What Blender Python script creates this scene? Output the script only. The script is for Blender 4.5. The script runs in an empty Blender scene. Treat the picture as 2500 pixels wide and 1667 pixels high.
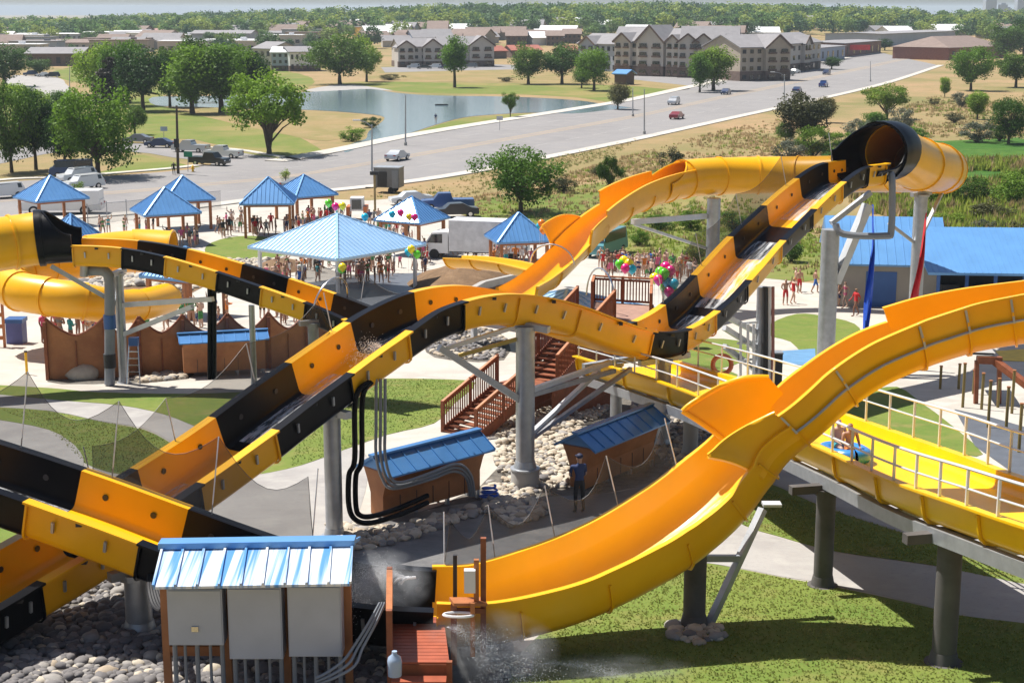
import bpy, math, random, bmesh
from mathutils import Vector, Matrix, noise
from mathutils.geometry import tessellate_polygon
random.seed(7)
R = math.radians
SC = bpy.context.scene
COL = SC.collection
# ------------------------------------------------------------------ camera, sky, sun, exposure
FOC, PITCH, CAMZ = 3850.0, 11.9, 20.5            # focal length in pixels of a 2500 wide frame
cam_data = bpy.data.cameras.new('camera'); cam = bpy.data.objects.new('camera', cam_data); COL.objects.link(cam)
cam_data.sensor_width = 36.0; cam_data.lens = FOC/2500*36.0
cam_data.clip_start = 0.5; cam_data.clip_end = 40000
cam.location = (0, 0, CAMZ); cam.rotation_euler = (R(90-PITCH), 0, 0)
SC.camera = cam
SUN_EL, SUN_AZ = 60.0, -56.0                     # azimuth clockwise from +Y
world = bpy.data.worlds.new('World'); SC.world = world; world.use_nodes = True
wn = world.node_tree.nodes; wl = world.node_tree.links
sky = wn.new('ShaderNodeTexSky'); sky.sky_type = 'NISHITA'; sky.sun_disc = False
sky.sun_elevation = R(SUN_EL); sky.sun_rotation = R(SUN_AZ); sky.air_density = 1.0; sky.dust_density = 1.5
wl.new(sky.outputs[0], wn['Background'].inputs['Color']); wn['Background'].inputs['Strength'].default_value = 0.066
sun_data = bpy.data.lights.new('sun', 'SUN'); sun = bpy.data.objects.new('sun', sun_data); COL.objects.link(sun)
sun_data.energy = 5.0; sun_data.angle = R(0.5); sun_data.color = (1.0, 0.955, 0.88)
sd = Vector((math.sin(R(SUN_AZ))*math.cos(R(SUN_EL)), math.cos(R(SUN_AZ))*math.cos(R(SUN_EL)), math.sin(R(SUN_EL))))
sun.rotation_euler = sd.to_track_quat('Z', 'Y').to_euler(); sun.location = (-60, 60, 90)
SC.view_settings.view_transform = 'Standard'; SC.view_settings.look = 'None'
SC.view_settings.exposure = 0.62; SC.view_settings.gamma = 1.0
SC.cycles.max_bounces = 6; SC.cycles.transparent_max_bounces = 12; SC.cycles.volume_bounces = 0
SC.cycles.caustics_reflective = False; SC.cycles.caustics_refractive = False

# ------------------------------------------------------------------ picture to place
CP, SP = math.cos(R(PITCH)), math.sin(R(PITCH))
def ray(px, py):
    u, v = (px-1250)/FOC, (833.5-py)/FOC
    return Vector((u, CP+v*SP, -SP+v*CP))
def P(px, py, d):
    r = ray(px, py); t = d/r.y
    return Vector((r.x*t, d, CAMZ+r.z*t))
SL = 0.077
def hillz(x, y):
    if y < 640: return 0.0
    u = max(-.36, min(.36, x/y))
    pts = [(-.36,0),(-.24,3),(-.14,8),(-.03,13),(.1,14.5),(.2,12),(.27,7),(.36,10)]
    for (a, b), (c, d) in zip(pts, pts[1:]):
        if u <= c: k = (u-a)/(c-a); h = b+(d-b)*k; break
    t = min(1, (y-640)/760); t = t*t*(3-2*t)
    z = h*t
    if y > 1600: s = min(1, (y-1600)/1200); z = z*(1-s)-16*s
    return z
def gz(x, y):
    return SL*(125-y) if y < 125 else hillz(x, y)
def G(px, py, off=0.0):
    r = ray(px, py)
    t = (CAMZ-SL*125)/(-r.z-SL*r.y)               # sloping park ground
    if t <= 0 or r.y*t > 125: t = CAMZ/(-r.z)
    v = Vector((r.x*t, r.y*t, 0)); v.z = gz(v.x, v.y)+off
    return v
def ppm(y): return FOC/(y*1.03)

# ------------------------------------------------------------------ materials
MATS = {}
def _mix(nt, a, b, fac):
    m = nt.nodes.new('ShaderNodeMix'); m.data_type = 'RGBA'
    for s, v in ((6, a), (7, b)):
        if hasattr(v, 'links'): nt.links.new(v, m.inputs[s])
        else: m.inputs[s].default_value = (*v, 1)
    if hasattr(fac, 'links'): nt.links.new(fac, m.inputs[0])
    else: m.inputs[0].default_value = fac
    return m.outputs[2]
def _noise(nt, co, scale, detail=4, rough=.55, dist=0):
    n = nt.nodes.new('ShaderNodeTexNoise'); n.inputs['Scale'].default_value = scale
    n.inputs['Detail'].default_value = detail; n.inputs['Roughness'].default_value = rough; n.inputs['Distortion'].default_value = dist
    nt.links.new(co, n.inputs['Vector']); return n.outputs['Fac']
def _ramp(nt, f, lo, hi):
    r = nt.nodes.new('ShaderNodeMapRange'); r.inputs[1].default_value = lo; r.inputs[2].default_value = hi
    nt.links.new(f, r.inputs[0]); return r.outputs[0]
def newmat(name):
    m = bpy.data.materials.new(name); m.use_nodes = True
    nt = m.node_tree; b = nt.nodes['Principled BSDF']
    geo = nt.nodes.new('ShaderNodeNewGeometry')
    return m, nt, b, geo.outputs['Position']
def _bump(nt, b, f, strength, dist=.02):
    bp = nt.nodes.new('ShaderNodeBump'); bp.inputs['Strength'].default_value = strength; bp.inputs['Distance'].default_value = dist
    nt.links.new(f, bp.inputs['Height']); nt.links.new(bp.outputs[0], b.inputs['Normal'])
def M(name, col, rough=.6, metal=0.0, var=.18, scale=1.6, bump=0.0, bscale=30, coat=0.0, col2=None, lo=.42, hi=.62, spec=None):
    if name in MATS: return MATS[name]
    m, nt, b, pos = newmat(name)
    c = tuple(v*(1-var) for v in col); d = tuple(min(1, v*(1+var*.7)) for v in col)
    f1 = _noise(nt, pos, scale, 5, .6)
    out = _mix(nt, c, d, _ramp(nt, f1, .3, .7))
    if col2: out = _mix(nt, out, col2, _ramp(nt, _noise(nt, pos, scale*.37, 6, .65), lo, hi))
    nt.links.new(out, b.inputs['Base Color'])
    b.inputs['Roughness'].default_value = rough; b.inputs['Metallic'].default_value = metal
    if spec is not None: b.inputs['Specular IOR Level'].default_value = spec
    if coat: b.inputs['Coat Weight'].default_value = coat; b.inputs['Coat Roughness'].default_value = .12
    if bump: _bump(nt, b, _noise(nt, pos, bscale, 3), bump)
    MATS[name] = m; return m
def M3(name, stops, rough=.9, bump=.3, bscale=8, bdist=.05):
    """three level noise mix of natural colours: stops = [(colour, scale, lo, hi), ...]"""
    m, nt, b, pos = newmat(name)
    out = stops[0]
    for col, sc, lo, hi in stops[1:]:
        out = _mix(nt, out, col, _ramp(nt, _noise(nt, pos, sc, 6, .6, .3), lo, hi))
    nt.links.new(out, b.inputs['Base Color']); b.inputs['Roughness'].default_value = rough
    b.inputs['Specular IOR Level'].default_value = .15
    if bump: _bump(nt, b, _noise(nt, pos, bscale, 4, .7), bump, bdist)
    MATS[name] = m; return m
def foliage(name, dark, light, trans=.25, var=.5):
    m, nt, b, pos = newmat(name)
    oi = nt.nodes.new('ShaderNodeObjectInfo')
    tc = nt.nodes.new('ShaderNodeTexCoord')
    f = _noise(nt, tc.outputs['Object'], .55, 3, .6)
    f2 = _noise(nt, tc.outputs['Object'], 4.0, 2, .6)
    c = _mix(nt, dark, light, _ramp(nt, f, .35, .65))
    c = _mix(nt, c, tuple(v*1.5 for v in light), _ramp(nt, f2, .52, .8))
    hs = nt.nodes.new('ShaderNodeHueSaturation')
    mr = nt.nodes.new('ShaderNodeMapRange'); nt.links.new(oi.outputs['Random'], mr.inputs[0]); mr.inputs[3].default_value = 1-var; mr.inputs[4].default_value = 1+var
    nt.links.new(mr.outputs[0], hs.inputs['Value']); nt.links.new(c, hs.inputs['Color'])
    mh = nt.nodes.new('ShaderNodeMapRange'); nt.links.new(oi.outputs['Random'], mh.inputs[0]); mh.inputs[3].default_value = .52; mh.inputs[4].default_value = .47
    nt.links.new(mh.outputs[0], hs.inputs['Hue'])
    nt.links.new(hs.outputs[0], b.inputs['Base Color']); b.inputs['Roughness'].default_value = .6; b.inputs['Specular IOR Level'].default_value = .25
    tr = nt.nodes.new('ShaderNodeBsdfTranslucent'); nt.links.new(hs.outputs[0], tr.inputs['Color'])
    mx = nt.nodes.new('ShaderNodeMixShader'); mx.inputs[0].default_value = trans
    out = nt.nodes['Material Output']
    nt.links.new(b.outputs[0], mx.inputs[1]); nt.links.new(tr.outputs[0], mx.inputs[2]); nt.links.new(mx.outputs[0], out.inputs['Surface'])
    MATS[name] = m; return m
def see_through(name, col, alpha, rough=.6):
    m, nt, b, pos = newmat(name)
    b.inputs['Base Color'].default_value = (*col, 1); b.inputs['Roughness'].default_value = rough; b.inputs['Alpha'].default_value = alpha
    MATS[name] = m; return m

# ------------------------------------------------------------------ objects
def obj_from(name, me, parent=None, loc=None):
    o = bpy.data.objects.new(name, me); COL.objects.link(o)
    if parent is not None: o.parent = parent
    if loc is not None: o.location = loc
    return o
def tag(o, label=None, cat=None, group=None, kind=None):
    if label: o['label'] = label
    if cat: o['category'] = cat
    if group: o['group'] = group
    if kind: o['kind'] = kind
    return o
def thing(name, label, cat, loc=(0,0,0), group=None, rz=0):
    o = bpy.data.objects.new(name, None); COL.objects.link(o); o.location = loc; o.rotation_euler = (0,0,rz)
    o.empty_display_size = .2
    return tag(o, label, cat, group)
def wloc(o):
    v = Vector((0,0,0))
    while o is not None: v += Vector(o.location); o = o.parent
    return v
def copy_tree(o, parent=None):
    c = o.copy(); COL.objects.link(c)
    if parent is not None: c.parent = parent
    for ch in list(o.children): copy_tree(ch, c)
    return c
class MB:
    """collects geometry, then links it as one mesh object"""
    def __init__(s): s.v = []; s.f = []; s.m = []; s.mi = 0
    def quad(s, a, b, c, d): n = len(s.v); s.v += [Vector(a), Vector(b), Vector(c), Vector(d)]; s.f.append((n,n+1,n+2,n+3)); s.m.append(s.mi)
    def face(s, pts): n = len(s.v); s.v += [Vector(p) for p in pts]; s.f.append(tuple(range(n, n+len(pts)))); s.m.append(s.mi)
    def raw(s, vs, fs):
        n = len(s.v); s.v += [Vector(p) for p in vs]
        for f in fs: s.f.append(tuple(i+n for i in f)); s.m.append(s.mi)
    def box(s, c, size, rz=0, M4=None):
        x, y, z = size[0]/2, size[1]/2, size[2]/2
        vs = [Vector((i*x, j*y, k*z)) for k in (-1,1) for j in (-1,1) for i in (-1,1)]
        if rz: rot = Matrix.Rotation(rz, 3, 'Z'); vs = [rot @ v for v in vs]
        vs = [v+Vector(c) for v in vs]
        if M4: vs = [M4 @ v for v in vs]
        s.raw(vs, [(0,2,3,1),(4,5,7,6),(0,1,5,4),(2,6,7,3),(0,4,6,2),(1,3,7,5)])
    def bar(s, a, b, w, h=None, up=(0,0,1)):
        a, b = Vector(a), Vector(b); h = h or w; t = (b-a)
        if t.length < 1e-6: return
        t.normalize(); sd_ = t.cross(Vector(up))
        if sd_.length < 1e-3: sd_ = t.cross(Vector((1,0,0)))
        sd_.normalize(); u = sd_.cross(t); sd_ *= w/2; u *= h/2
        vs = [p+i*sd_+j*u for p in (a, b) for j in (-1,1) for i in (-1,1)]
        s.raw(vs, [(0,1,3,2),(4,6,7,5),(0,4,5,1),(2,3,7,6),(0,2,6,4),(1,5,7,3)])
    def tube(s, a, b, r, r2=None, n=12, caps=True):
        s.sweep([Vector(a), Vector(b)], [(r, r if r2 is None else r2)], n, caps, [r, r if r2 is None else r2])
    def sweep(s, pts, _=None, n=10, caps=True, radii=None, r=None):
        pts = [Vector(p) for p in pts]; k = len(pts)
        if radii is None: radii = [r]*k
        base = len(s.v); ref = None
        for i, p in enumerate(pts):
            t = (pts[min(i+1,k-1)]-pts[max(i-1,0)]).normalized()
            if ref is None:
                ref = t.cross(Vector((0,0,1)))
                if ref.length < .05: ref = t.cross(Vector((1,0,0)))
            ref = (ref - t*ref.dot(t)).normalized(); q = t.cross(ref)
            for j in range(n):
                a = 2*math.pi*j/n; s.v.append(p+(ref*math.cos(a)+q*math.sin(a))*radii[i])
        for i in range(k-1):
            for j in range(n):
                a = base+i*n+j; b = base+i*n+(j+1)%n
                s.f.append((a, b, b+n, a+n)); s.m.append(s.mi)
        if caps:
            s.f.append(tuple(base+j for j in range(n))[::-1]); s.m.append(s.mi)
            s.f.append(tuple(base+(k-1)*n+j for j in range(n))); s.m.append(s.mi)
    def prism(s, pts, vec):
        pts = [Vector(p) for p in pts]; vec = Vector(vec); n = len(pts)
        s.raw(pts+[p+vec for p in pts], [tuple(range(n))[::-1], tuple(range(n, 2*n))]+[(i,(i+1)%n,(i+1)%n+n,i+n) for i in range(n)])
    def lathe(s, c, prof, n=16):
        c = Vector(c); base = len(s.v)
        for r, z in prof:
            for j in range(n): a = 2*math.pi*j/n; s.v.append(c+Vector((r*math.cos(a), r*math.sin(a), z)))
        for i in range(len(prof)-1):
            for j in range(n):
                a = base+i*n+j; b = base+i*n+(j+1)%n; s.f.append((a,b,b+n,a+n)); s.m.append(s.mi)
        s.f.append(tuple(base+j for j in range(n))[::-1]); s.m.append(s.mi)
        k = len(prof)-1; s.f.append(tuple(base+k*n+j for j in range(n))); s.m.append(s.mi)
    def sphere(s, c, r, n=10, m=7, sq=(1,1,1)):
        prof = [(max(.02*r, r*math.sin(math.pi*i/m)), -r*math.cos(math.pi*i/m)) for i in range(m+1)]
        b = len(s.v); s.lathe((0,0,0), prof, n)
        for i in range(b, len(s.v)): v = s.v[i]; s.v[i] = Vector((v.x*sq[0], v.y*sq[1], v.z*sq[2]))+Vector(c)
    def strip(s, rows, closed=False):
        """grid of points"""
        n = len(rows[0]); base = len(s.v)
        for r_ in rows: s.v += [Vector(p) for p in r_]
        for i in range(len(rows)-1):
            for j in range(n if closed else n-1):
                a = base+i*n+j; b = base+i*n+(j+1)%n; s.f.append((a,b,b+n,a+n)); s.m.append(s.mi)
    def mesh(s, name, mats, smooth=None, origin=None):
        me = bpy.data.meshes.new(name)
        o = Vector(origin) if origin is not None else Vector((0,0,0))
        me.from_pydata([(p-o)[:] for p in s.v], [], s.f)
        for m_ in (mats if isinstance(mats, (list, tuple)) else [mats]): me.materials.append(m_)
        me.polygons.foreach_set('material_index', s.m)
        if smooth is not None:
            me.polygons.foreach_set('use_smooth', [True]*len(s.f))
            me.update(); me.set_sharp_from_angle(angle=R(smooth))
        me.update(); return me
    def build(s, name, mats, parent=None, loc=None, smooth=None, local=False):
        """world coordinates unless local; under a parent they are rebased on it; loc rebases a top-level mesh on its base"""
        org = None
        if not local:
            org = wloc(parent) if parent is not None else (Vector(loc) if loc is not None else None)
        return obj_from(name, s.mesh(name, mats, smooth, org), parent, None if parent is not None else loc)

def crom(pts, n=8, closed=False):
    """Catmull-Rom through tuples of floats / Vectors"""
    pts = [tuple(p) for p in pts]; out = []; k = len(pts)
    rng = range(k if closed else k-1)
    for i in rng:
        g = (lambda j: pts[j % k]) if closed else (lambda j: pts[max(0, min(k-1, j))])
        p0, p1, p2, p3 = g(i-1), g(i), g(i+1), g(i+2)
        for a in range(n):
            t = a/n
            out.append(tuple(.5*(2*q1+(q2-q0)*t+(2*q0-5*q1+4*q2-q3)*t*t+(3*q1-q0-3*q2+q3)*t**3) for q0,q1,q2,q3 in zip(p0,p1,p2,p3)))
    if not closed: out.append(pts[-1])
    return out
def clip_poly(poly, yb, keep_low):
    out = []
    for a, b in zip(poly, poly[1:]+poly[:1]):
        ia, ib = (a.y <= yb) == keep_low, (b.y <= yb) == keep_low
        if ia: out.append(a)
        if ia != ib: t = (yb-a.y)/(b.y-a.y); out.append(a.lerp(b, t))
    return out
def sheet(name, pix, mat, off, smooth=0, kind='structure', world=False, label=None):
    """a ground sheet whose outline is given in picture pixels (or world x,y)"""
    pts = [Vector((p[0], p[1], 0)) for p in pix] if world else [G(*p) for p in pix]
    if smooth: pts = [Vector(p) for p in crom(pts, smooth, True)]
    mb = MB()
    for low in (True, False):  # park slope, flat land
        pl = clip_poly(pts, 125.0, low)
        if len(pl) < 3: continue
        for p in pl: p.z = gz(p.x, p.y)+off if p.y < 639 else off+gz(p.x, p.y)
        for t in tessellate_polygon([[Vector((p.x, p.y, 0)) for p in pl]]):
            a, b, c = (pl[i] for i in t)
            if (b-a).cross(c-a).z < 0: b, c = c, b
            mb.face((a, b, c))
    o = mb.build(name, mat)
    tag(o, label, None, None, kind); return o
# ------------------------------------------------------------------ palette
m_yel = M('yellow_gelcoat', (.85,.42,.003), .34, 0, .07, .8, coat=.08, spec=.3, col2=(.80,.44,.03), lo=.52, hi=.78)
m_yin = M('bright_yellow_gelcoat', (.86,.50,.005), .30, 0, .07, .8, coat=.1, spec=.3)
m_blk = M('black_gelcoat', (.004,.004,.006), .30, 0, .3, 1.5, spec=.14)
m_galv = M('galvanised_steel', (.40,.42,.45), .42, .55, .16, 3.0, bump=.05)
m_white_steel = M('pale_painted_steel', (.62,.64,.66), .35, .2, .1, 2)
m_dark = M('dark_rubber', (.02,.02,.024), .5, 0, .3, 4)
m_pvc = M('grey_plastic_pipe', (.22,.24,.27), .4, 0, .1, 2)
m_wood = M('red_brown_stain', (.24,.070,.026), .6, 0, .3, 3.5, bump=.2, bscale=25)
m_woodl = M('orange_wood_rail', (.42,.15,.05), .55, 0, .25, 4)
m_ply = M('brown_stained_plywood', (.38,.155,.058), .62, 0, .25, 1.2, bump=.12, bscale=18, col2=(.28,.10,.036), lo=.5, hi=.7)
m_blue = M('blue_metal_roof', (.13,.32,.62), .30, .2, .10, .7)
m_blued = M('dark_blue_metal', (.035,.11,.33), .35, .25, .12, .7)
m_conc = M('weathered_concrete', (.36,.345,.325), .85, 0, .14, 1.3, bump=.1, bscale=20)
m_white = M('white_paint', (.76,.76,.76), .4, 0, .05, 1)
m_greyp = M('light_grey_cabinet', (.42,.46,.54), .38, .1, .07, 1.5)
m_glass = M('dark_glass', (.02,.025,.03), .08, 0, .2, 1, spec=.8)
m_tyre = M('tyre_rubber', (.02,.02,.02), .8, 0, .2, 5)
m_chrome = M('bright_metal', (.6,.6,.62), .25, .9, .05, 2)
# ------------------------------------------------------------------ ground
m_field = M3('dry_field', [(.30,.215,.105), ((.17,.165,.055), .035,.45,.62), ((.36,.235,.13), .02,.46,.62), ((.20,.18,.07), .22,.48,.75), ((.25,.19,.10), 1.5,.45,.8)], bump=.4, bscale=1.2, bdist=.3)
m_lawn = M3('mown_lawn', [(.155,.200,.040), ((.105,.172,.030), .45,.40,.62), ((.23,.20,.07), .9,.50,.72), ((.085,.130,.024), 3.0,.48,.85), ((.17,.20,.05), 14,.4,.8)], bump=.35, bscale=26, bdist=.04)
m_green = M3('watered_grass', [(.135,.175,.034), ((.25,.205,.075), .035,.45,.62), ((.10,.155,.028), .09,.48,.7), ((.20,.19,.06), .5,.45,.8)], bump=.4, bscale=1.5, bdist=.2)
m_marsh = M3('marsh_grass', [(.045,.125,.016), ((.075,.15,.022), .08,.4,.65), ((.032,.09,.014), .5,.4,.75)], bump=.5, bscale=1.5, bdist=.3)
m_dry = M3('dry_grass', [(.29,.215,.10), ((.20,.185,.065), .05,.42,.62), ((.35,.255,.14), .15,.5,.75), ((.24,.17,.075), 1.2,.4,.8)], bump=.4, bscale=1.5, bdist=.2)
m_plaza = M3('plaza_concrete', [(.47,.44,.39), ((.40,.37,.33), .25,.42,.62), ((.52,.49,.44), .9,.5,.75), ((.36,.335,.30), 6,.55,.85)], rough=.85, bump=.1, bscale=15, bdist=.01)
m_path = M3('grey_concrete_path', [(.36,.345,.33), ((.30,.285,.275), .35,.42,.62), ((.40,.385,.36), 1.1,.5,.75), ((.27,.26,.25), 7,.55,.85)], rough=.8, bump=.1, bscale=15, bdist=.01)
m_asph = M3('worn_asphalt', [(.255,.245,.245), ((.225,.215,.215), .05,.4,.62), ((.28,.265,.255), .3,.45,.75), ((.21,.20,.20), 3,.5,.85)], rough=.9, bump=.05, bscale=10, bdist=.01)
m_lane = M3('pale_wheel_lane', [(.30,.26,.23), ((.26,.23,.215), .1,.4,.65), ((.29,.25,.22), .6,.45,.75)], rough=.9, bump=0)
m_kerb = M3('pale_kerb_concrete', [(.52,.485,.43), ((.44,.41,.37), .2,.42,.65), ((.56,.53,.48), 1.0,.5,.75)], rough=.85, bump=0)
m_soil = M3('bare_brown_soil', [(.20,.125,.07), ((.15,.095,.055), .5,.4,.62), ((.26,.17,.10), 1.6,.5,.75), ((.12,.08,.05), 6,.5,.8)], bump=.6, bscale=6, bdist=.08)
m_gravelbed = M3('gravel_bed', [(.16,.145,.125), ((.10,.09,.08), 2.5,.4,.62), ((.22,.20,.17), 6,.5,.75)], bump=.8, bscale=9, bdist=.08)

gm = MB()
ys = [-30, 10, 40, 80, 125, 170, 240, 320, 400, 480, 560, 639]+[640+20*i for i in range(49)]+[1700, 1900, 2200, 2800, 3600, 5000, 7000, 10000, 16000]
us = [-.9,-.6,-.5,-.42]+[-.36+.03*i for i in range(25)]+[.42,.5,.6,.9]
gm.strip([[Vector((u*(max(y, 0)+60), y, gz(u*(max(y,0)+60), y))) for u in us] for y in ys])
tag(gm.build('ground', m_field), kind='structure')
# distant hills on the skyline
hm = MB(); rows = []
for k, yy in enumerate((9000, 10500, 12500)):
    row = []
    for i in range(41):
        x = -7000+i*350
        h = (18+36*max(0, -x/5200)+14*noise.noise(Vector((x*.0006, k*3.1, 0)))) if k == 1 else -30
        row.append(Vector((x, yy, h)))
    rows.append(row)
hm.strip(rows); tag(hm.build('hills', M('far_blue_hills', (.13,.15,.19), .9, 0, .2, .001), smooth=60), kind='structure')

sheet('park_pavement', [(-300,545),(0,535),(250,520),(470,498),(600,480),(900,490),(1020,480),(1110,520),(1330,585),(1480,618),(1660,650),(1960,690),(2200,705),(2900,770),(2900,1800),(-500,1800),(-500,560)], m_plaza, .012)
def lawn(px, n=4, off=.024, mat=None, name='lawn'): return sheet(name, px, mat or m_lawn, off, n)
lawn([(-60,940),(120,948),(240,958),(460,962),(660,952),(800,925),(940,925),(1060,926),(1160,935),(1110,985),(1060,1034),(945,1062),(794,1116),(700,1146),(560,1165),(470,1130),(560,1075),(489,1047),(400,1012),(293,990),(147,978),(-60,960)], 3)
lawn([(-60,990),(122,1005),(244,1030),(352,1050),(425,1088),(460,1120),(420,1160),(300,1160),(205,1130),(185,1090),(120,1050),(0,1026),(-60,1022)], 3)
lawn([(-80,1200),(40,1220),(110,1262),(90,1330),(-80,1350)], 3)
lawn([(1240,1700),(1255,1620),(1330,1540),(1430,1470),(1560,1402),(1700,1376),(1800,1389),(1910,1411),(1985,1424),(2140,1455),(2270,1485),(2331,1502),(2560,1530),(2800,1570),(2800,1800),(1240,1800)], 3)
lawn([(1775,1165),(1870,1178),(2000,1235),(2140,1282),(2276,1325),(2342,1346),(2560,1395),(2560,1436),(2276,1381),(2038,1347),(1900,1310),(1820,1285),(1760,1240)], 3)
lawn([(2060,975),(2110,958),(2190,945),(2250,985),(2300,1021),(2400,1110),(2300,1100),(2180,1070),(2080,1025)], 3)
lawn([(1883,790),(1945,767),(2010,772),(2086,791),(2100,825),(2030,850),(1975,875),(1930,835),(1875,818)], 3)
lawn([(1590,860),(1680,830),(1800,832),(1830,870),(1760,900),(1640,905)], 3)
lawn([(1560,900),(1700,890),(1800,915),(1780,960),(1640,960)], 3)
lawn([(505,600),(560,580),(640,578),(706,600),(690,628),(560,640),(508,628)], 3)
# concrete walks; the first has shade between the huts painted into its colour
sheet('path', [(880,1290),(1000,1255),(1130,1230),(1240,1215),(1420,1210),(1560,1190),(1700,1130),(1750,1150),(1700,1240),(1560,1330),(1380,1400),(1200,1420),(1000,1440),(820,1420),(760,1360),(800,1320)], M3('shade_dark_concrete', [(.175,.17,.168), ((.13,.128,.13), .5,.4,.62), ((.23,.22,.21), 1.2,.52,.75), ((.11,.11,.11), 6,.5,.85)], rough=.45, bump=.1, bscale=15, bdist=.01), .020, 3)
sheet('path', [(-60,961),(147,979),(293,991),(400,1013),(489,1048),(560,1076),(470,1132),(425,1086),(352,1047),(244,1029),(122,1004),(-60,989)], m_path, .028, 3)
sheet('path', [(-60,1026),(0,1027),(120,1052),(185,1092),(204,1135),(160,1180),(60,1200),(-60,1180)], m_path, .029, 3)
sheet('path', [(560,1165),(700,1146),(794,1117),(850,1095),(900,1120),(880,1240),(820,1300),(700,1330),(480,1300),(480,1200)], m_path, .020, 3)
sheet('path', [(1760,1245),(1820,1287),(1900,1312),(2038,1349),(2276,1383),(2560,1438),(2560,1526),(2331,1500),(2270,1483),(2140,1452),(1985,1421),(1910,1409),(1800,1387),(1700,1374),(1600,1386),(1640,1320),(1700,1270)], m_path, .022, 3)
sheet('path', [(1850,1150),(2000,1165),(2200,1230),(2560,1300),(2560,1388),(2342,1344),(2276,1323),(2140,1280),(2000,1233),(1870,1176),(1790,1160)], m_path, .023, 3)
sheet('gravel_bed', [(-100,1800),(-100,1480),(120,1420),(280,1330),(420,1330),(640,1400),(900,1420),(1100,1480),(1230,1540),(1260,1620),(1250,1800)], m_gravelbed, .018, 2)
sheet('gravel_bed', [(1220,960),(1330,900),(1430,880),(1560,930),(1700,980),(1760,1060),(1720,1150),(1560,1190),(1400,1215),(1230,1230),(1120,1240),(950,1290),(840,1330),(800,1300),(960,1270),(1170,1190),(1240,1080)], m_gravelbed, .019, 2)
sheet('gravel_bed', [(1050,815),(1180,800),(1240,830),(1230,880),(1100,880),(1040,860)], m_gravelbed, .019, 2)
sheet('gravel_bed', [(60,690),(160,665),(330,660),(500,680),(470,715),(360,730),(230,728),(90,712)], m_soil, .03, 2)
sheet('gravel_bed', [(120,925),(250,915),(450,905),(460,925),(330,935),(150,938)], m_gravelbed, .03, 2)
# soil mound in the middle of the plaza
mm = MB(); c0 = G(1130,700); rows = []
for i in range(9):
    rr = 1-i/8
    rows.append([Vector((c0.x+4.4*rr*math.cos(a)*(1+.12*math.sin(3*a)), c0.y+9*rr*math.sin(a), gz(c0.x, c0.y)+.02-.4*rr+1.5*(1-rr*rr)+.12*noise.noise(Vector((a*2, rr*5, 1))))) for a in [2*math.pi*j/24 for j in range(24)]])
mm.strip(rows, True); tag(mm.build('soil_mound', m_soil, smooth=60), kind='structure')
mm = MB(); c0 = G(675,660); rows = []
for i in range(7):
    rr = 1-i/6
    rows.append([Vector((c0.x+2.6*rr*math.cos(a), c0.y+7*rr*math.sin(a), gz(c0.x, c0.y)-.3*rr+.8*(1-rr*rr))) for a in [2*math.pi*j/20 for j in range(20)]])
mm.strip(rows, True); tag(mm.build('soil_mound', m_soil, smooth=60), kind='structure')
# fields, pond banks, marsh
sheet('grass', [(300,250),(420,265),(640,300),(720,330),(790,370),(790,378),(640,385),(470,340),(330,345),(320,300)], m_green, .02, 3)
sheet('dry_grass', [(420,262),(640,268),(770,272),(860,278),(905,290),(880,320),(800,345),(700,330),(560,300)], m_dry, .03, 3)
sheet('grass', [(850,368),(900,350),(1000,328),(1062,308),(1130,290),(1200,283),(1300,278),(1420,282),(1330,300),(1180,318),(1030,340),(900,362)], m_green, .02, 3)
sheet('grass', [(830,208),(960,222),(1060,229),(1250,231),(1400,238),(1500,252),(1560,258),(1680,228),(1560,212),(1350,206),(1100,202),(900,200)], m_green, .02, 3)
sheet('dry_grass', [(900,196),(1100,200),(1400,206),(1560,212),(1660,222),(1680,205),(1500,186),(1300,172),(1000,166),(930,175)], m_dry, .03, 3)
sheet('dry_grass', [(740,222),(830,207),(900,212),(960,222),(900,220),(820,225)], m_path, .03, 2)
sheet('marsh_grass', [(2010,360),(2150,330),(2300,345),(2900,330),(2900,640),(2400,600),(2250,560),(2100,500),(2040,430)], m_marsh, .02, 3)
sheet('grass', [(1480,640),(1500,570),(1620,530),(1760,520),(1960,560),(2040,640),(1960,688),(1660,646)], m_green, .02, 3)
sheet('grass', [(1080,505),(1300,470),(1500,440),(1700,400),(1740,440),(1600,560),(1480,612),(1330,580),(1200,540)], m_green, .018, 3)
sheet('grass', [(-80,215),(120,255),(300,215),(420,245),(310,300),(318,346),(150,352),(60,370),(-80,376)], m_green, .018, 3)
sheet('grass', [(180,436),(300,405),(330,378),(400,390),(500,414),(470,404),(430,414),(300,424)], m_green, .018, 3)
sheet('grass', [(130,175),(300,150),(620,165),(760,190),(730,222),(600,228),(380,232),(330,215),(200,205)], m_green, .018, 3)
# pond
m_water, nt, b, pos = newmat('pond_water')
b.inputs['Base Color'].default_value = (.20,.28,.33,1); b.inputs['Roughness'].default_value = .04; b.inputs['Specular IOR Level'].default_value = .9
_bump(nt, b, _noise(nt, pos, 1.3, 4), .35, .12)
sheet('pond_water', [(372,238),(480,236),(600,232),(740,226),(820,222),(905,218),(965,227),(1060,234),(1250,237),(1400,245),(1480,256),(1530,262),(1540,264),(1480,270),(1400,278),(1300,276),(1200,281),(1130,288),(1062,306),(1000,326),(900,348),(860,368),(840,372),(850,355),(893,340),(900,322),(935,296),(930,284),(860,276),(770,270),(640,266),(480,262),(380,258)], m_water, .045, 3)
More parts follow.
